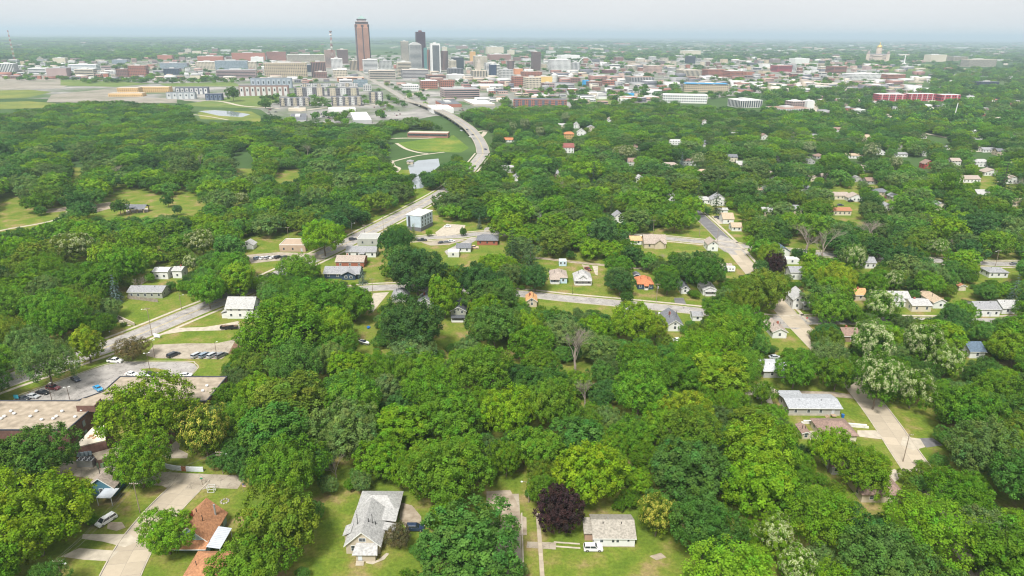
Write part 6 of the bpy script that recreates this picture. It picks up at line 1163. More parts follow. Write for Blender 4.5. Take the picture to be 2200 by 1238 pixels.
MB().box(-10*U, 10*U, -18.5*U, -17*U, zb-6, zb).build('portico', LIME, cp); MB().box(-12*U, 12*U, -21*U, -17*U, 0, 5).build('stair', LIME, cp)
for sx in (-1, 1):
    for sy in (-1, 1):
        t = MB().box(sx*22*U-4*U, sx*22*U+4*U, sy*8*U-4*U, sy*8*U+4*U, 0, zb+3).build('corner_pavilion', LIME, cp); MB().lathe([(3.4*U, zb+3), (3.3*U, zb+9), (2.4*U, zb+13), (1*U, zb+16), (.5*U, zb+20)], 12, sx*22*U, sy*8*U).build('small_dome', mat('slate_dome', (.27, .22, .2)), t)
zd0, zd1, zd2 = cpz(107), cpz(102.5), cpz(96); rD = 6.2*U
MB().lathe([(6.8*U, zb), (6.6*U, (zb+zd1)/2), (6.9*U, (zb+zd1)/2+1), (6.1*U, zd1)], 20).build('drum', LIME, cp); MB().lathe([(rD, zd1)]+[(rD*math.cos(a), zd1+(zd2-zd1)*math.sin(a)) for a in (.25, .5, .8, 1.1, 1.35)]+[(1.1*U, zd2)], 22).build('dome', GOLD, cp, smooth=True); MB().lathe([(1.2*U, zd2), (1.0*U, zd2+5), (1.3*U, zd2+6), (.3*U, zd2+10), (.1, zd2+14)], 10).build('lantern', GOLD, cp)
mo = empty('monument', gnd(1942, 139)); tag(mo, 'tall white monument column right of the gold dome', 'monument'); MB().lathe([(9, 0), (9, 6), (3, 8), (2.2, 34), (3.2, 35), (1, 42)], 10).build('column', TRIM, mo); MB().box(-14, 14, -14, 14, 0, 2).build('plinth', LIME, mo)
# masts
def mast(xb, yb, xt, yt, label, wd=3.0, seg=14, dishes=False):
    b = gnd(xb, yb); d = ray(xt, yt); h = CAM_Z+d[2]*math.hypot(b.x, b.y)/math.hypot(d[0], d[1]); e = empty('radio_mast', b); tag(e, label, 'mast')
    M1 = mat('mast_red', (.42, .10, .06)); M2 = mat('mast_white', (.62, .60, .58))
    for k in range(seg):
        z0, z1 = h*k/seg, h*(k+1)/seg; w0 = wd*(1-.6*k/seg); w1 = wd*(1-.6*(k+1)/seg); mb = MB(); q = [(1, 1), (-1, 1), (-1, -1), (1, -1)]
        for i in range(4): a, c = q[i], q[(i+1) % 4]; mb.tube((a[0]*w0, a[1]*w0, z0), (a[0]*w1, a[1]*w1, z1), .35, .35, 4); mb.tube((a[0]*w0, a[1]*w0, z0), (c[0]*w1, c[1]*w1, z1), .2, .2, 3)
        mb.build('lattice_section', M1 if k % 2 else M2, e)
    if dishes:
        for k, z in enumerate((h*.98, h*.9, h*.62, h*.55)): MB().lathe([(1, z-3), (5.5 if k < 2 else 4, z-1), (5 if k < 2 else 4, z+3), (1, z+4)], 10).build('dish_ring', M2 if k % 2 else mat('mast_dark', (.2, .16, .16)), e)
mast(32, 132, 18, 65, 'slender red and white radio mast at the left edge', 2.6); mast(716, 146, 714, 67, 'red and white lattice tower with dishes on top', 4.2, 12, True)
p = gnd(2050, 252); h, b = height_at(2050, 252, 2057, 221); o = MB().tube((0, 0, 0), (1.2, 0, h), .8, .6, 10).build('monopole', TRIM, None, p); tag(o, 'tall white monopole standing above the trees', 'pole'); LANDMARKS.append((2053, 235, 'white monopole'))
for L_ in (VIA[16:], pxline([(930, 215), (935, 205), (900, 190), (866, 170), (852, 160)])):      # keep the two city avenues clear
    for q_ in L_: a_, b_, _w = proj(q_); CITY_BOX.append((a_-9, a_+9, b_-1, b_+4))
# small low buildings between the ones above
def free(x0, x1, y0, y1):
    return all(x1 < a or x0 > b or y1 < c or y0 > d for a, b, c, d in CITY_BOX)
ZONES = [((0, 560), (134, 170), 48, (8, 26), (4, 9), 0), ((560, 1000), (150, 184), 24, (10, 24), (4, 9), 0), ((1000, 1520), (130, 172), 74, (8, 24), (4, 9), 0), ((1240, 1560), (176, 205), 14, (10, 22), (4, 8), 0), ((1520, 1860), (134, 172), 56, (8, 22), (4, 8), 0), ((1800, 2000), (168, 200), 12, (10, 26), (3, 6), 0), ((960, 1300), (104, 130), 24, (8, 30), (3, 6), 0), ((380, 700), (112, 134), 18, (10, 26), (4, 8), 0), ((1300, 2150), (92, 112), 24, (8, 46), (1.2, 2.6), 1), ((0, 700), (92, 128), 20, (6, 16), (1.6, 3.5), 1), ((1760, 2200), (205, 262), 14, (9, 18), (3, 5), 1), ((1560, 1800), (100, 132), 12, (8, 20), (2, 4), 1), ((900, 1300), (190, 232), 14, (12, 30), (4, 7), 1), ((1000, 1500), (85, 96), 14, (8, 40), (.8, 1.6), 1)]
for (xa, xb), (ya, yb_), n, (wa, wb), (ha, hb), wh in ZONES:
    k = 0; tries = 0
    while k < n and tries < 900:
        tries += 1; x = rnd.uniform(xa, xb); y = ya+(yb_-ya)*rnd.random(); w = rnd.uniform(wa, wb); h = rnd.uniform(ha, hb)
        if not free(x, x+w, y-h, y): continue
        c = rnd.choice(['white', 'cream', 'pale', 'beige', 'brick', 'brick', 'tan', 'mauve', 'brown', 'brown', 'grey', 'dgrey', 'pink']); block(x, x+w, y-h, y, c, rnd.choice(['grid', 'band', 'plain']) if y > 125 else 'plain', rnd.choice(['white', 'white', 'grey', 'grey', 'tan', 'brown', 'dark']), unit=False, minh=3.5, name='warehouse' if wh else 'low_rise_building'); k += 1
# the countless lesser roofs of the city and its suburbs
mbv, mbf, mbt = [], [], []
def speck(px, py, w, d, h, wc, rc, yaw):
    p = gnd(px, py); c, s_ = math.cos(yaw), math.sin(yaw); n = len(mbv)
    q = [(-w/2, 0), (w/2, 0), (w/2, d), (-w/2, d)]
    for z in (-.3, h):
        for x, y in q: mbv.append((p.x+x*c-y*s_, p.y+x*s_+y*c, z))
    for f in ((0, 1, 5, 4), (1, 2, 6, 5), (2, 3, 7, 6), (3, 0, 4, 7)): mbf.append(tuple(i+n for i in f)); mbt.append(wc)
    mbf.append((n+4, n+5, n+6, n+7)); mbt.append(rc)
    if w > 9:            # a strip of windows per floor along the front
        for k in range(max(1, int(h/3.6))):
            z0, z1 = k*3.6+1.2, k*3.6+2.6; m0 = len(mbv)
            for x, z in ((-w/2+1, z0), (w/2-1, z0), (w/2-1, z1), (-w/2+1, z1)): mbv.append((p.x+x*c+.12*s_, p.y+x*s_-.12*c, z))
            mbf.append((m0, m0+1, m0+2, m0+3)); mbt.append((.06, .07, .085))
WC = [(.62, .62, .6), (.5, .45, .37), (.33, .14, .10), (.25, .13, .11), (.42, .35, .28), (.3, .3, .3), (.5, .5, .48), (.14, .14, .16), (.36, .24, .2)]; RCS = [(.62, .62, .6), (.6, .6, .58), (.42, .40, .37), (.22, .22, .23), (.30, .2, .16), (.5, .44, .37), (.13, .13, .15)]
for (xa, xb, ya, yb_, n, w0, w1, h0, h1, yw) in ((0, 620, 132, 172, 260, 10, 34, 5, 12, 15), (560, 1010, 128, 190, 150, 10, 34, 5, 14, 15), (1000, 1560, 126, 200, 330, 10, 40, 5, 14, 15), (1560, 2000, 128, 200, 300, 10, 36, 4, 11, 8), (960, 1420, 196, 226, 60, 14, 34, 5, 9, 12), (0, 700, 88, 130, 150, 10, 30, 5, 10, 20), (950, 2200, 86, 128, 420, 14, 60, 5, 11, 10), (1640, 2200, 190, 270, 70, 9, 15, 4, 6, 0), (2000, 2200, 130, 200, 60, 12, 26, 4, 8, 0), (840, 960, 100, 130, 50, 12, 36, 6, 16, 15)):
    for _ in range(n):
        px, py = rnd.uniform(xa, xb), rnd.uniform(ya, yb_)
        w = rnd.uniform(w0, w1); wp = w/mpp(px, py)/2
        if not all(px+wp < a or px-wp > b or py < c+(d-c)*.5 or py-3 > d for a, b, c, d in CITY_BOX): continue
        speck(px, py, w, w*rnd.uniform(.6, 1.4), rnd.uniform(h0, h1), rnd.choice(WC), rnd.choice(RCS), R(yw))
RM = bpy.data.materials.new('lesser_roofs'); RM.use_nodes = True; t = RM.node_tree; at_ = t.nodes.new('ShaderNodeAttribute'); at_.attribute_name = 'tint'; t.links.new(at_.outputs['Color'], t.nodes['Principled BSDF'].inputs['Base Color']); t.nodes['Principled BSDF'].inputs['Roughness'].default_value = .8
o = link('distant_rooftops', mesh_np('distant_rooftops', mbv, f4=mbf, tint=np.array(mbt), m=RM)); tag(o, 'countless small roofs of the city and its far suburbs', 'rooftops', kind='stuff')
# parked cars of the city lots
for i in range(64):
    a, b, c, d = rnd.choice([(770, 840, 228, 262), (703, 742, 244, 262), (668, 704, 242, 258), (640, 720, 170, 178), (960, 1010, 232, 242), (800, 860, 238, 256), (1400, 1460, 192, 199), (560, 640, 236, 258)])
    x, y = rnd.uniform(a, b), rnd.uniform(c, d)
    if free(x-2, x+2, y-2, y+1): car(x, y, rnd.choice(['sedan', 'suv']), rnd.choice(['white', 'silver', 'dark', 'grey', 'red', 'navy', 'black']), rnd.choice([15, 105, 195]), None, True, 'cars on the city lots', .3)
# ------------------------------------------------------------------ trees one can tell apart, then the rest of the wood
T = tree
T(66, 1112, 246, 'near', 'bright', .78); T(72, 975, 165, 'near', 'deep', .8); T(308, 880, 208, 'near', 'bright', .85); T(296, 988, 140, 'near', 'mid', .95); T(356, 1142, 138, 'near', 'bright', .8); T(437, 925, 120, 'flowering', 'olive', 1.1, 'yellow'); T(605, 1120, 190, 'near', 'olive', .85); T(538, 1212, 205, 'near', 'mid', .62); T(998, 1168, 255, 'near', 'deep', .56); T(1050, 1225, 160, 'near', 'deep', .6); T(1203, 1095, 112, 'dense', 'plum', 1.12); T(1412, 1105, 92, 'flowering', 'olive', 1.15, 'yellow'); T(858, 1150, 64, 'feathery', 'bronze', 1.0)
T(1668, 1150, 95, 'flowering', 'bright', 1.2, 'cream'); T(1712, 1215, 95, 'flowering', 'bright', 1.1, 'cream'); T(1888, 815, 104, 'flowering', 'mid', 1.3, 'cream'); T(1880, 735, 96, 'flowering', 'mid', 1.1, 'cream'); T(1985, 735, 92, 'flowering', 'mid', 1.1, 'cream'); T(2035, 775, 80, 'flowering', 'mid', 1.1, 'cream'); T(1965, 830, 90, 'flowering', 'mid', 1.1, 'cream'); T(1895, 655, 74, 'flowering', 'mid', 1.1, 'cream'); T(1838, 555, 56, 'flowering', 'mid', 1.3, 'cream'); T(1922, 602, 40, 'flowering', 'mid', 1.3, 'cream'); T(2018, 532, 44, 'flowering', 'mid', 1.0, 'cream')
T(158, 530, 92, 'flowering', 'olive', .8, 'cream'); T(433, 520, 64, 'flowering', 'olive', 1.0, 'cream'); T(412, 563, 44, 'flowering', 'olive', 1.0, 'cream'); T(1345, 328, 52, 'flowering', 'dusty', .7, 'cream'); T(1500, 343, 34, 'flowering', 'dusty', 1.1, 'cream'); T(1875, 325, 36, 'flowering', 'dusty', 1.2, 'cream'); T(1738, 317, 30, 'flowering', 'dusty', 1.1, 'cream'); T(1925, 350, 30, 'flowering', 'dusty', 1.2, 'cream'); T(1102, 272, 22, 'flowering', 'dusty', 1.1, 'cream'); T(1128, 266, 24, 'flowering', 'dusty', 1.1, 'cream'); T(1160, 282, 22, 'flowering', 'dusty', 1, 'cream'); T(1215, 252, 22, 'flowering', 'dusty', 1.1, 'cream'); T(520, 425, 28, 'flowering', 'olive', 1.0, 'cream'); T(505, 620, 30, 'flowering', 'olive', 1.0, 'yellow')
T(1362, 690, 120, 'near', 'lime', .9); T(1410, 700, 60, 'near', 'lime', 1.0); T(880, 692, 176, 'near', 'dark', .75); T(895, 578, 138, 'near', 'dark', .85); T(955, 638, 74, 'tall', 'bright', 1.35); T(1062, 695, 132, 'near', 'deep', .8); T(1020, 600, 110, 'near', 'dark', .8); T(1055, 635, 120, 'near', 'deep', .7); T(695, 505, 102, 'near', 'bright', .85); T(846, 520, 74, 'near', 'dark', .95); T(640, 575, 92, 'near', 'mid', .8); T(690, 640, 130, 'near', 'mid', .8); T(610, 700, 190, 'near', 'mid', .75); T(760, 650, 100, 'near', 'mid', .8); T(1095, 452, 120, 'mid', 'mid', .65); T(1090, 485, 80, 'mid', 'bright', .8); T(1190, 445, 72, 'mid', 'mid', .75); T(1265, 455, 60, 'mid', 'mid', .8); T(1100, 532, 52, 'spruce', 'pine', 1.8); T(1140, 548, 56, 'spruce', 'pine', 1.4); T(1375, 455, 66, 'mid', 'mid', .8); T(1450, 470, 70, 'mid', 'mid', .85); T(1490, 440, 55, 'mid', 'bright', .85)
T(1560, 720, 120, 'near', 'mid', .9); T(1600, 690, 100, 'near', 'mid', .9); T(1515, 580, 100, 'near', 'deep', .8); T(1640, 620, 115, 'near', 'olive', .9); T(1775, 645, 95, 'dense', 'dusty', .75); T(1800, 592, 90, 'near', 'lime', .8); T(1668, 566, 52, 'dense', 'plum', 1.0); T(1772, 520, 76, 'bare', 'mid', 1.05); T(1238, 742, 112, 'bare', 'mid', 1.2); T(1258, 842, 46, 'bare', 'mid', 1.6); T(1404, 690, 40, 'bare', 'mid', 1.6); T(720, 1000, 50, 'bare', 'mid', 1.4); T(430, 345, 20, 'bare', 'mid', 1.8); T(660, 320, 26, 'bare', 'mid', 1); T(1655, 545, 60, 'near', 'lime', 1.0); T(280, 747, 82, 'feathery', 'bronze', .65); T(186, 740, 74, 'tall', 'lime', 1.2); T(100, 775, 140, 'feathery', 'dusty', .85); T(245, 622, 40, 'spruce', 'blue', 1.7); T(300, 610, 30, 'bare', 'mid', 1.4); T(778, 592, 28, 'spruce', 'blue', 1.5); T(2182, 622, 34, 'spruce', 'blue', 2.0); T(1333, 604, 70, 'near', 'dark', .9); T(1435, 606, 66, 'near', 'deep', .85); T(1150, 595, 66, 'near', 'dark', 1.0); T(445, 620, 85, 'near', 'mid', 1.0); T(510, 600, 70, 'tall', 'bright', 1.2); T(608, 575, 36, 'spruce', 'blue', 1.4); T(2160, 380, 60, 'spruce', 'pine', 1.2); T(1330, 570, 70, 'near', 'mid', .8); T(1500, 420, 40, 'spruce', 'pine', 1.8); T(1540, 430, 36, 'spruce', 'pine', 1.8); T(1275, 372, 36, 'spruce', 'pine', 1.6); T(1465, 345, 16, 'spruce', 'blue', 2.2); T(1030, 478, 16, 'spruce', 'blue', 2); T(995, 498, 18, 'dense', 'deep', 1.1); T(888, 500, 22, 'spruce', 'dusty', 1.8); T(922, 500, 16, 'near', 'bright', 1.0)
T(570, 220, 26, 'mid', 'deep', 1.0); T(500, 200, 36, 'mid', 'deep', .9); T(2040, 395, 70, 'mid', 'mid', .9); T(1710, 790, 105, 'near', 'mid', .9); T(1800, 800, 90, 'near', 'mid', .9); T(1640, 840, 60, 'near', 'mid', .9); T(1790, 960, 110, 'near', 'bright', 1.0); T(1860, 1010, 120, 'near', 'bright', .95); T(360, 430, 30, 'mid', 'dark', 1.0); T(380, 450, 24, 'mid', 'dark', 1.0); T(256, 443, 40, 'mid', 'dark', .9)
T(484, 852, 74, 'near', 'mid', .9); T(520, 900, 110, 'near', 'mid', .8)
N_MANUAL = len(TREES)
# which parts of the view stay open
KEEP = [[(392, 398), (440, 440), (412, 446), (378, 412)], [(0, 428), (58, 424), (52, 468), (0, 492)], [(500, 330), (542, 325), (552, 366), (508, 372)], [(585, 372), (640, 360), (650, 380), (590, 392)], [(0, 866), (0, 798), (205, 735), (250, 705), (330, 690), (428, 652), (470, 640), (480, 690), (520, 690), (515, 735), (480, 772), (470, 806), (250, 815), (150, 864)], [(0, 862), (165, 858), (260, 808), (488, 808), (480, 835), (410, 840), (240, 940), (262, 960), (250, 1005), (150, 1000), (145, 925), (0, 925)], [(150, 1005), (250, 1010), (470, 1020), (440, 1060), (500, 1060), (530, 1040), (555, 1060), (550, 1090), (490, 1150), (440, 1210), (400, 1238), (130, 1238), (160, 1170), (210, 1140), (195, 1060)],
 [(340, 940), (400, 945), (440, 1000), (440, 1030), (340, 1020)], [(690, 1075), (790, 1060), (870, 1060), (905, 1085), (910, 1140), (850, 1205), (870, 1238), (665, 1238), (690, 1150)], [(1035, 1045), (1105, 1042), (1135, 1105), (1140, 1160), (1260, 1150), (1250, 1120), (1270, 1112), (1365, 1110), (1378, 1170), (1450, 1175), (1500, 1238), (1165, 1238), (1125, 1190), (1070, 1110)],
 [(1830, 820), (1855, 825), (1885, 870), (2005, 870), (2010, 940), (2025, 960), (1985, 975), (1955, 1000), (1935, 1000), (1890, 950), (1840, 948), (1720, 945), (1720, 905), (1670, 860), (1650, 845), (1640, 862), (1615, 840), (1655, 828), (1675, 842), (1800, 848), (1815, 860)], [(1632, 765), (1690, 770), (1680, 812), (1640, 812)],
 [(1640, 690), (1655, 655), (1695, 625), (1745, 618), (1750, 680), (1760, 700), (1720, 705), (1745, 745), (1700, 740), (1650, 735)], [(1500, 462), (1532, 462), (1600, 460), (1600, 500), (1605, 540), (1625, 585), (1560, 590), (1540, 540), (1490, 515), (1490, 480)], [(1165, 555), (1330, 562), (1285, 600), (1330, 640), (1330, 665), (1210, 658), (1105, 640), (1105, 625), (1175, 612)], [(1355, 580), (1412, 590), (1425, 625), (1510, 650), (1515, 680), (1395, 662), (1360, 640)],
 [(868, 445), (930, 440), (945, 475), (1035, 478), (1090, 498), (1080, 525), (1012, 565), (955, 562), (900, 530), (870, 520), (890, 490)], [(735, 540), (725, 520), (800, 470), (860, 440), (945, 398), (962, 408), (880, 462), (830, 490), (815, 515), (815, 556), (770, 560)], [(512, 510), (660, 510), (662, 545), (690, 560), (620, 575), (540, 585), (525, 545)], [(690, 600), (690, 560), (740, 525), (812, 522), (818, 555), (830, 600), (876, 612), (876, 632), (840, 632), (800, 680), (785, 672), (800, 632), (780, 605)],
 [(476, 632), (564, 632), (562, 692), (476, 700)], [(268, 625), (350, 625), (425, 640), (300, 695), (250, 680)], [(-40, 455), (40, 430), (50, 455), (100, 468), (134, 460), (60, 484), (-40, 500)], [(150, 345), (180, 345), (172, 395), (150, 395)], [(245, 395), (262, 405), (320, 412), (440, 445), (400, 460), (318, 458), (310, 462), (190, 460), (215, 435), (250, 430), (300, 425), (250, 410)], [(98, 446), (150, 443), (150, 455), (100, 457)], [(838, 288), (975, 282), (1015, 325), (965, 332), (945, 362), (880, 372), (850, 368), (835, 345)], [(885, 385), (908, 385), (908, 408), (884, 408)],
 [(850, 186), (900, 200), (1000, 258), (1060, 290), (1058, 322), (1035, 368), (1005, 368), (1020, 325), (985, 290), (940, 264), (885, 238), (850, 220)], [(940, 690), (1012, 690), (1015, 712), (955, 742), (935, 730)], [(758, 690), (805, 690), (805, 745), (770, 755), (752, 730)], [(1050, 735), (1120, 735), (1110, 755), (1040, 750)], [(405, 228), (560, 228), (560, 258), (420, 258)], [(1380, 495), (1600, 505), (1600, 530), (1430, 538), (1385, 536)], [(1845, 900), (1905, 940), (1850, 948)],
 [(1985, 285), (2050, 300), (2045, 308), (1985, 292)], [(2080, 338), (2130, 338), (2130, 325), (2085, 322)], [(1600, 220), (1650, 215), (1650, 235), (1600, 235)], [(2050, 628), (2090, 628), (2095, 645), (2045, 640)], [(1955, 655), (2035, 650), (2030, 675), (1960, 680)], [(2100, 560), (2200, 560), (2200, 600), (2100, 598)], [(1785, 405), (1850, 405), (1850, 470), (1785, 468)], [(2110, 375), (2145, 385), (2130, 400), (2105, 392)], [(2170, 398), (2200, 390), (2200, 405), (2175, 405)], [(1950, 340), (1985, 340), (2010, 365), (1990, 370)], [(1000, 905), (1000, 906), (1001, 905)]]
MS = 4; MW, MH = 640, 360; MOX, MOY = 180, 60
mask = np.zeros((MH, MW), bool); gy, gx = np.mgrid[0:MH, 0:MW]; PX = gx*MS-MOX; PY = gy*MS-MOY
for poly in KEEP:
    ins = np.zeros_like(mask); n = len(poly)
    for i in range(n):
        (xa, ya), (xb, yb_) = poly[i], poly[(i+1) % n]
        if ya == yb_: continue
        cr = ((ya > PY) != (yb_ > PY)) & (PX < (xb-xa)*(PY-ya)/(yb_-ya)+xa); ins ^= cr
    mask |= ins
for a, b, c, d in MASK_BOX:
    w_ = (b-a)*.06; mask |= (PX > a+w_) & (PX < b-w_) & (PY > c+2) & (PY < d)
def hits_mask(px, py, rx, ry):
    x0 = int((px-rx+MOX)/MS); x1 = int((px+rx+MOX)/MS)+1; y0 = int((py-ry+MOY)/MS); y1 = int((py+ry+MOY)/MS)+1
    x0, y0 = max(x0, 0), max(y0, 0); x1, y1 = min(x1, MW), min(y1, MH)
    if x1 <= x0 or y1 <= y0: return 0.0
    s = mask[y0:y1, x0:x1]; X = (PX[y0:y1, x0:x1]-px)/rx; Y = (PY[y0:y1, x0:x1]-py)/ry; k = X*X+Y*Y < .92
    return (s & k).sum()/max(1, k.sum())
# house footprints, streets: no trunk there
FOOT = [(o.location.x, o.location.y) for o in col.objects if o.get('category') in ('house', 'garage', 'shed')]
FARLINE = [(-400, 262), (0, 248), (80, 238), (140, 226), (230, 219), (400, 230), (430, 250), (560, 253), (620, 259), (700, 269), (790, 276), (840, 262), (960, 254), (1000, 240), (1100, 232), (1240, 231), (1350, 222), (1500, 230), (1650, 239), (1800, 248), (1900, 260), (2050, 268), (2200, 276), (2600, 276)]
def farline(px):
    for (a, ya), (b, yb_) in zip(FARLINE, FARLINE[1:]):
        if a <= px <= b: return ya+(yb_-ya)*(px-a)/(b-a)
    return 280
def region_shade(px, py):
    r = rnd.random()
    if py < 330: return rnd.choice(['deep', 'deep', 'mid', 'dark', 'dusty', 'mid'])
    if px < 820 and py < 620: return rnd.choice(['deep', 'dark', 'deep', 'dark', 'mid', 'mid', 'olive', 'bright'] if py < 470 or px > 350 else ['deep', 'mid', 'mid', 'olive', 'bright', 'bright'])
    if py < 640: return rnd.choice(['mid', 'mid', 'deep', 'deep', 'bright', 'dusty', 'dark', 'olive'])
    return rnd.choice(['mid', 'mid', 'mid', 'bright', 'bright', 'deep', 'olive', 'mid', 'dusty', 'deep', 'bright'] if rnd.random() < .95 else ['lime'])
GUARD = [(t['px'], t['py'], t['w']*.36, t['y']) for t in TREES if t['kind'] in ('flowering', 'bare', 'spruce') or t['shade'] == 'plum']   # stand free of nearer crowns
cells = {}
def near_tree(x, y, r, k=.70):
    for i in range(int((x-16)//16), int((x+16)//16)+1):
        for j in range(int((y-16)//16), int((y+16)//16)+1):
            for tx, ty, tr in cells.get((i, j), ()):
                if (tx-x)**2+(ty-y)**2 < ((tr+r)*k)**2: return True
    return False
def note(x, y, r): cells.setdefault((int(x//16), int(y//16)), []).append((x, y, r))
for t in TREES: note(t['x'], t['y'], t['wd']/2)
def fill(n, y0, y1, w0, w1, hk=(.85, 1.15), tol=.05):
    for _ in range(n):
        y = math.sqrt(rnd.uniform(y0*y0, y1*y1)); x = rnd.uniform(-.86*y-25, .86*y+25); wd = rnd.uniform(w0, w1); ht = wd*rnd.uniform(*hk); ht = min(ht, 19)
        if y > 700: ht = min(ht, 13)
        if near_tree(x, y, wd/2, .70 if y < 335 else .76): continue
        px, py, dd = proj((x, y, ht*.58)); rx = wd/2/dd*FPX; ry = rx*.5+ht*.42/dd*FPX
        bx, by, _d = proj((x, y, 0))
        if by < farline(bx)+11: continue
        if hits_mask(px, py, rx, ry) > tol: continue
        if any(y < q[3] and ((px-q[0])/(rx+q[2]))**2+((py-q[1])/(ry+q[2]))**2 < .8 for q in GUARD): continue
        if any(abs(x-a) < 6+wd*.2 and abs(y-b) < 5 for a, b in FOOT): continue
        r = rnd.random(); pyc = py
        if y < 330: kind = 'near' if r < .66 else 'tall' if r < .84 else 'feathery'
        else: kind = 'mid'
        sh = region_shade(px, py)
        if r > .975 and 330 < y < 600: kind, sh = 'spruce', 'pine'
        elif .962 < r <= .975 and 360 < y < 600: kind = 'bare'
        tree_at(x, y, wd if kind != 'spruce' else wd*.6, ht*(1.1 if kind == 'spruce' else 1), kind, sh, None, None, rnd.randrange(len(PROTO[kind]))); note(x, y, wd/2)
fill(5000, 116, 340, 15, 25, (.68, 1.0)); fill(9000, 116, 340, 7, 14); fill(9000, 116, 340, 4.5, 7.5, (.8, 1.2), .02); fill(5000, 116, 340, 2.2, 4, (.7, 1.1), .0)
fill(4000, 335, 640, 17, 26, (.55, .8)); fill(9000, 335, 640, 12, 19, (.7, 1.0)); fill(12000, 335, 640, 7, 12); fill(8000, 335, 640, 5, 7.5, (.8, 1.1), .02)
fill(5000, 640, 1500, 18, 28, (.5, .75)); fill(14000, 640, 1500, 12, 19, (.7, 1.0)); fill(16000, 640, 1500, 7.5, 12, (.8, 1.05))
# the trees that show largest stand singly, the rest are one wood
def inview(t): return -t['w']*.4 < t['px'] < 2200+t['w']*.4 and -20 < t['py'] < 1238+t['w']*.4
man = TREES[:N_MANUAL]; auto = [t for t in TREES[N_MANUAL:]]
vis = sorted([t for t in auto if inview(t)], key=lambda t: -t['w'])
n_broad = sum(1 for t in man if t['kind'] not in ('spruce', 'bare', 'flowering'))
single = []; nb = n_broad
for t in vis:
    br_ = t['kind'] not in ('spruce', 'bare')
    if br_ and nb >= 298: continue
    single.append(t); nb += br_
ids = set(map(id, single)); rest = [t for t in auto if id(t) not in ids]
SHADE_W = dict(mid='green', bright='bright green', deep='deep green', olive='olive green', lime='yellow-green', dusty='dusty green', blue='blue-grey', plum='dark purple', dark='dark green', golden='golden', bronze='bronze-green', pine='dark')
def tree_phrase(t):
    k = t['kind']; s = SHADE_W[t['shade']]; size = 'large ' if t['wd'] > 17 else 'small ' if t['wd'] < 9 else ''
    if k == 'spruce': return size+s+' conifer'
    if k == 'bare': return 'bare leafless tree'
    if k == 'flowering': return size+'%s blossom tree' % ('creamy' if t['bloom'] == 'cream' else 'yellow')
    return size+s+' '+{'tall': 'upright tree', 'feathery': 'feathery tree', 'dense': 'rounded tree'}.get(k, 'tree')
for t in man+single: e = place_tree(t, None); want(e, tree_phrase(t), t['px'], t['py'])
# the rest: one object that sets tree shapes on points
def sh(k, f): return tuple(c*f*1.12 for c in GREENS[k])
WOOD = leaf_mat('wood_leaf', [sh('deep', 1), sh('mid', .85), sh('dark', 1.1), sh('deep', .7), sh('mid', 1.1), sh('olive', .9), sh('dusty', 1), sh('dark', .75), sh('bright', .95), sh('deep', 1.2), sh('mid', .7), sh('dusty', .7)])
def wood(name, pts, protos, label):
    """pts: x, y, width, height"""
    src = bpy.data.collections.new(name+'_shapes')
    for i, (cr, tr, bm, sh) in enumerate(protos):
        c2 = cr.copy(); c2.materials.clear(); c2.materials.append(WOOD); o = bpy.data.objects.new('wood_shape', c2); src.objects.link(o)
    v = np.array([(p[0], p[1], 0) for p in pts], np.float32); me = bpy.data.meshes.new(name); me.vertices.add(len(v)); me.vertices.foreach_set('co', v.ravel())
    sc = np.array([(p[2]/.95, p[2]/.95, p[3]) for p in pts], np.float32); a = me.attributes.new('sc', 'FLOAT_VECTOR', 'POINT'); a.data.foreach_set('vector', sc.ravel())
    rt = np.zeros((len(pts), 3), np.float32); rt[:, 2] = nr.uniform(0, 6.28, len(pts)); a = me.attributes.new('rt', 'FLOAT_VECTOR', 'POINT'); a.data.foreach_set('vector', rt.ravel())
    ix = nr.integers(0, len(protos), len(pts)).astype(np.int32); a = me.attributes.new('ix', 'INT', 'POINT'); a.data.foreach_set('value', ix)
    o = link(name, me); ng = bpy.data.node_groups.new(name, 'GeometryNodeTree'); ng.interface.new_socket('Geometry', in_out='INPUT', socket_type='NodeSocketGeometry'); ng.interface.new_socket('Geometry', in_out='OUTPUT', socket_type='NodeSocketGeometry')
    N = ng.nodes; gi = N.new('NodeGroupInput'); go = N.new('NodeGroupOutput'); ci = N.new('GeometryNodeCollectionInfo'); ci.inputs[0].default_value = src; ci.inputs['Separate Children'].default_value = True; ci.inputs['Reset Children'].default_value = True
    ip = N.new('GeometryNodeInstanceOnPoints'); ip.inputs['Pick Instance'].default_value = True; L = ng.links
    def attr(nm, ty):
        q = N.new('GeometryNodeInputNamedAttribute'); q.data_type = ty; q.inputs[0].default_value = nm; return q.outputs['Attribute']
    er = N.new('FunctionNodeEulerToRotation'); L.new(attr('rt', 'FLOAT_VECTOR'), er.inputs[0]); L.new(er.outputs[0], ip.inputs['Rotation'])
    L.new(gi.outputs[0], ip.inputs['Points']); L.new(ci.outputs[0], ip.inputs['Instance']); L.new(attr('sc', 'FLOAT_VECTOR'), ip.inputs['Scale']); L.new(attr('ix', 'INT'), ip.inputs['Instance Index']); L.new(ip.outputs[0], go.inputs[0])
    o.modifiers.new('instances', 'NODES').node_group = ng; tag(o, label, 'woodland', kind='stuff'); return o
near_rest = [(t['x'], t['y'], t['wd'], t['ht']) for t in rest if t['y'] < 345]; mid_rest = [(t['x'], t['y'], t['wd'], t['ht']) for t in rest if t['y'] >= 345]
if near_rest: wood('undergrowth', near_rest, PROTO['near'][:3], 'smaller trees and bushes between the large trees')
wood('woodland', mid_rest, PROTO['mid'], 'wooded park and tree-lined neighbourhood in the middle distance')
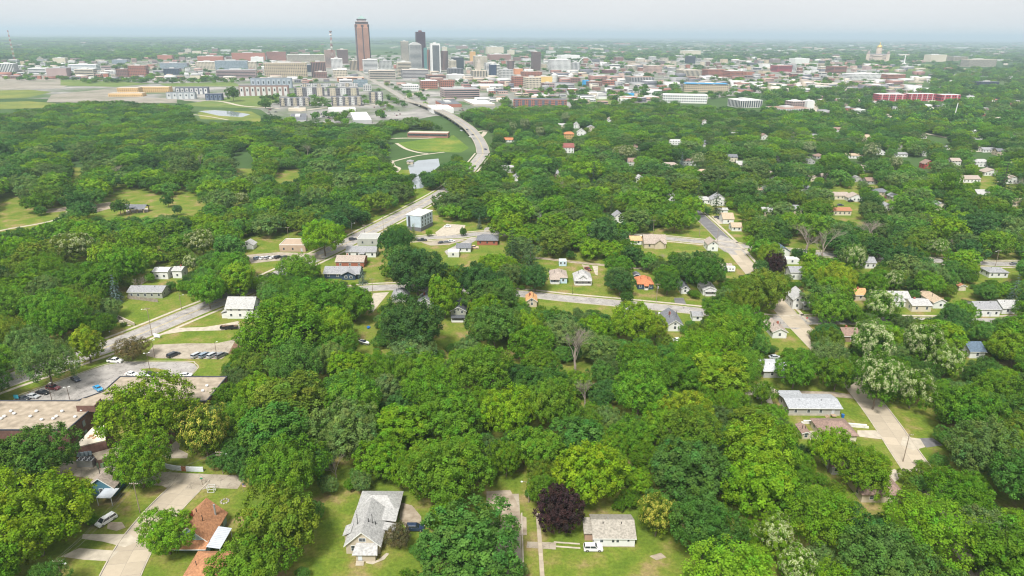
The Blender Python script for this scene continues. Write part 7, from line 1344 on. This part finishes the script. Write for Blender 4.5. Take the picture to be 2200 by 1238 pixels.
# trees of the city and the country beyond
far = []
def far_zone(n, xa, xb, ya, yb_, w0, w1, hk=.8, avoid=True):
    for _ in range(n):
        px = rnd.uniform(xa, xb); py = rnd.uniform(ya, yb_)
        p = gnd(px, py); w = rnd.uniform(w0, w1); hp = w*hk*.6/mpp(px, py); rp = w*.3/mpp(px, py)
        if avoid and not all(px < a-rp or px > b+rp or py < c+(d-c)*.35 or py-hp > d-1 for a, b, c, d in CITY_BOX): continue
        far.append((p.x, p.y, w, w*hk*rnd.uniform(.8, 1.2)))
far_zone(900, -80, 2280, 112, 150, 16, 26, .6); far_zone(2600, -80, 700, 94, 128, 22, 44, .42); far_zone(2600, 990, 2280, 92, 132, 22, 44, .42); far_zone(1500, -100, 2300, 84, 96, 60, 160, .16, False); far_zone(900, -100, 2300, 81, 86, 160, 500, .05, False)
far_zone(700, 2000, 2280, 130, 215, 12, 20, .8); far_zone(900, 1640, 2280, 195, 285, 10, 17, .85); far_zone(700, 1250, 1900, 138, 215, 9, 15, .8); far_zone(300, 0, 600, 132, 172, 8, 14, .8); far_zone(250, 1000, 1300, 120, 160, 8, 14, .8); far_zone(200, 1840, 1930, 128, 142, 12, 20, .8, False); far_zone(200, 180, 560, 162, 180, 9, 14, .7); far_zone(500, 560, 1250, 160, 235, 7, 13, .85); far_zone(200, 1080, 1460, 190, 232, 8, 14, .85); far_zone(120, 0, 180, 140, 175, 8, 14, .8); far_zone(30, 660, 830, 248, 272, 7, 11, 1.0)
wood('tree_belt', far, PROTO['far'], 'trees of the city and wooded country to the horizon')
# ------------------------------------------------------------------ labels that single out each remaining thing
ORD = ['', 'second', 'third', 'fourth', 'fifth', 'sixth', 'seventh', 'eighth', 'ninth', 'tenth', 'eleventh', 'twelfth']
def ordinal(i):
    if i < 12: return ORD[i]
    tens = ['', '', 'twenty', 'thirty', 'forty', 'fifty', 'sixty', 'seventy', 'eighty', 'ninety']; n = i+1
    teen = {13: 'thirteenth', 14: 'fourteenth', 15: 'fifteenth', 16: 'sixteenth', 17: 'seventeenth', 18: 'eighteenth', 19: 'nineteenth', 20: 'twentieth', 30: 'thirtieth', 40: 'fortieth'}
    return teen.get(n) or tens[n//10]+'-'+(ORD[n % 10-1] or 'first')
used = {o.get('label') for o in col.objects if o.get('label')}; buckets = {}
for o, ph_, px, py in PEND:
    c = sorted(LANDMARKS, key=lambda q: (q[0]-px)**2+((q[1]-py)*1.4)**2)
    c = next((q for q in c if (q[0]-px)**2+(q[1]-py)**2 > 9), c[0]); dx, dy = px-c[0], py-c[1]
    rel = ('right of' if dx > 0 else 'left of') if abs(dx) > abs(dy)*.8 else ('below' if dy > 0 else 'above')
    buckets.setdefault((ph_, rel, c[2]), []).append((dx*dx+dy*dy, o))
for (ph_, rel, lm), v in buckets.items():
    v.sort(key=lambda q: q[0])
    for i, (_d, o) in enumerate(v):
        o['label'] = (ph_+' '+rel+' the '+lm) if len(v) == 1 else (((ordinal(i)+' closest ') if i else 'closest ')+ph_+' '+rel+' the '+lm)
# ------------------------------------------------------------------ the hazy air
hz = MB().box(-47000, 47000, -1500, 61000, -1.5, 222).build('haze', None); tag(hz, 'thin pale blue haze over the whole view', 'haze', kind='stuff')
m = bpy.data.materials.new('haze_air'); m.use_nodes = True; t = m.node_tree; t.nodes.clear(); o = t.nodes.new('ShaderNodeOutputMaterial'); v = t.nodes.new('ShaderNodeVolumePrincipled')
v.inputs['Density'].default_value = 1.0e-4; v.inputs['Color'].default_value = (.70, .88, 1.0, 1); v.inputs['Anisotropy'].default_value = .15
t.links.new(v.outputs[0], o.inputs['Volume']); hz.data.materials.append(m)
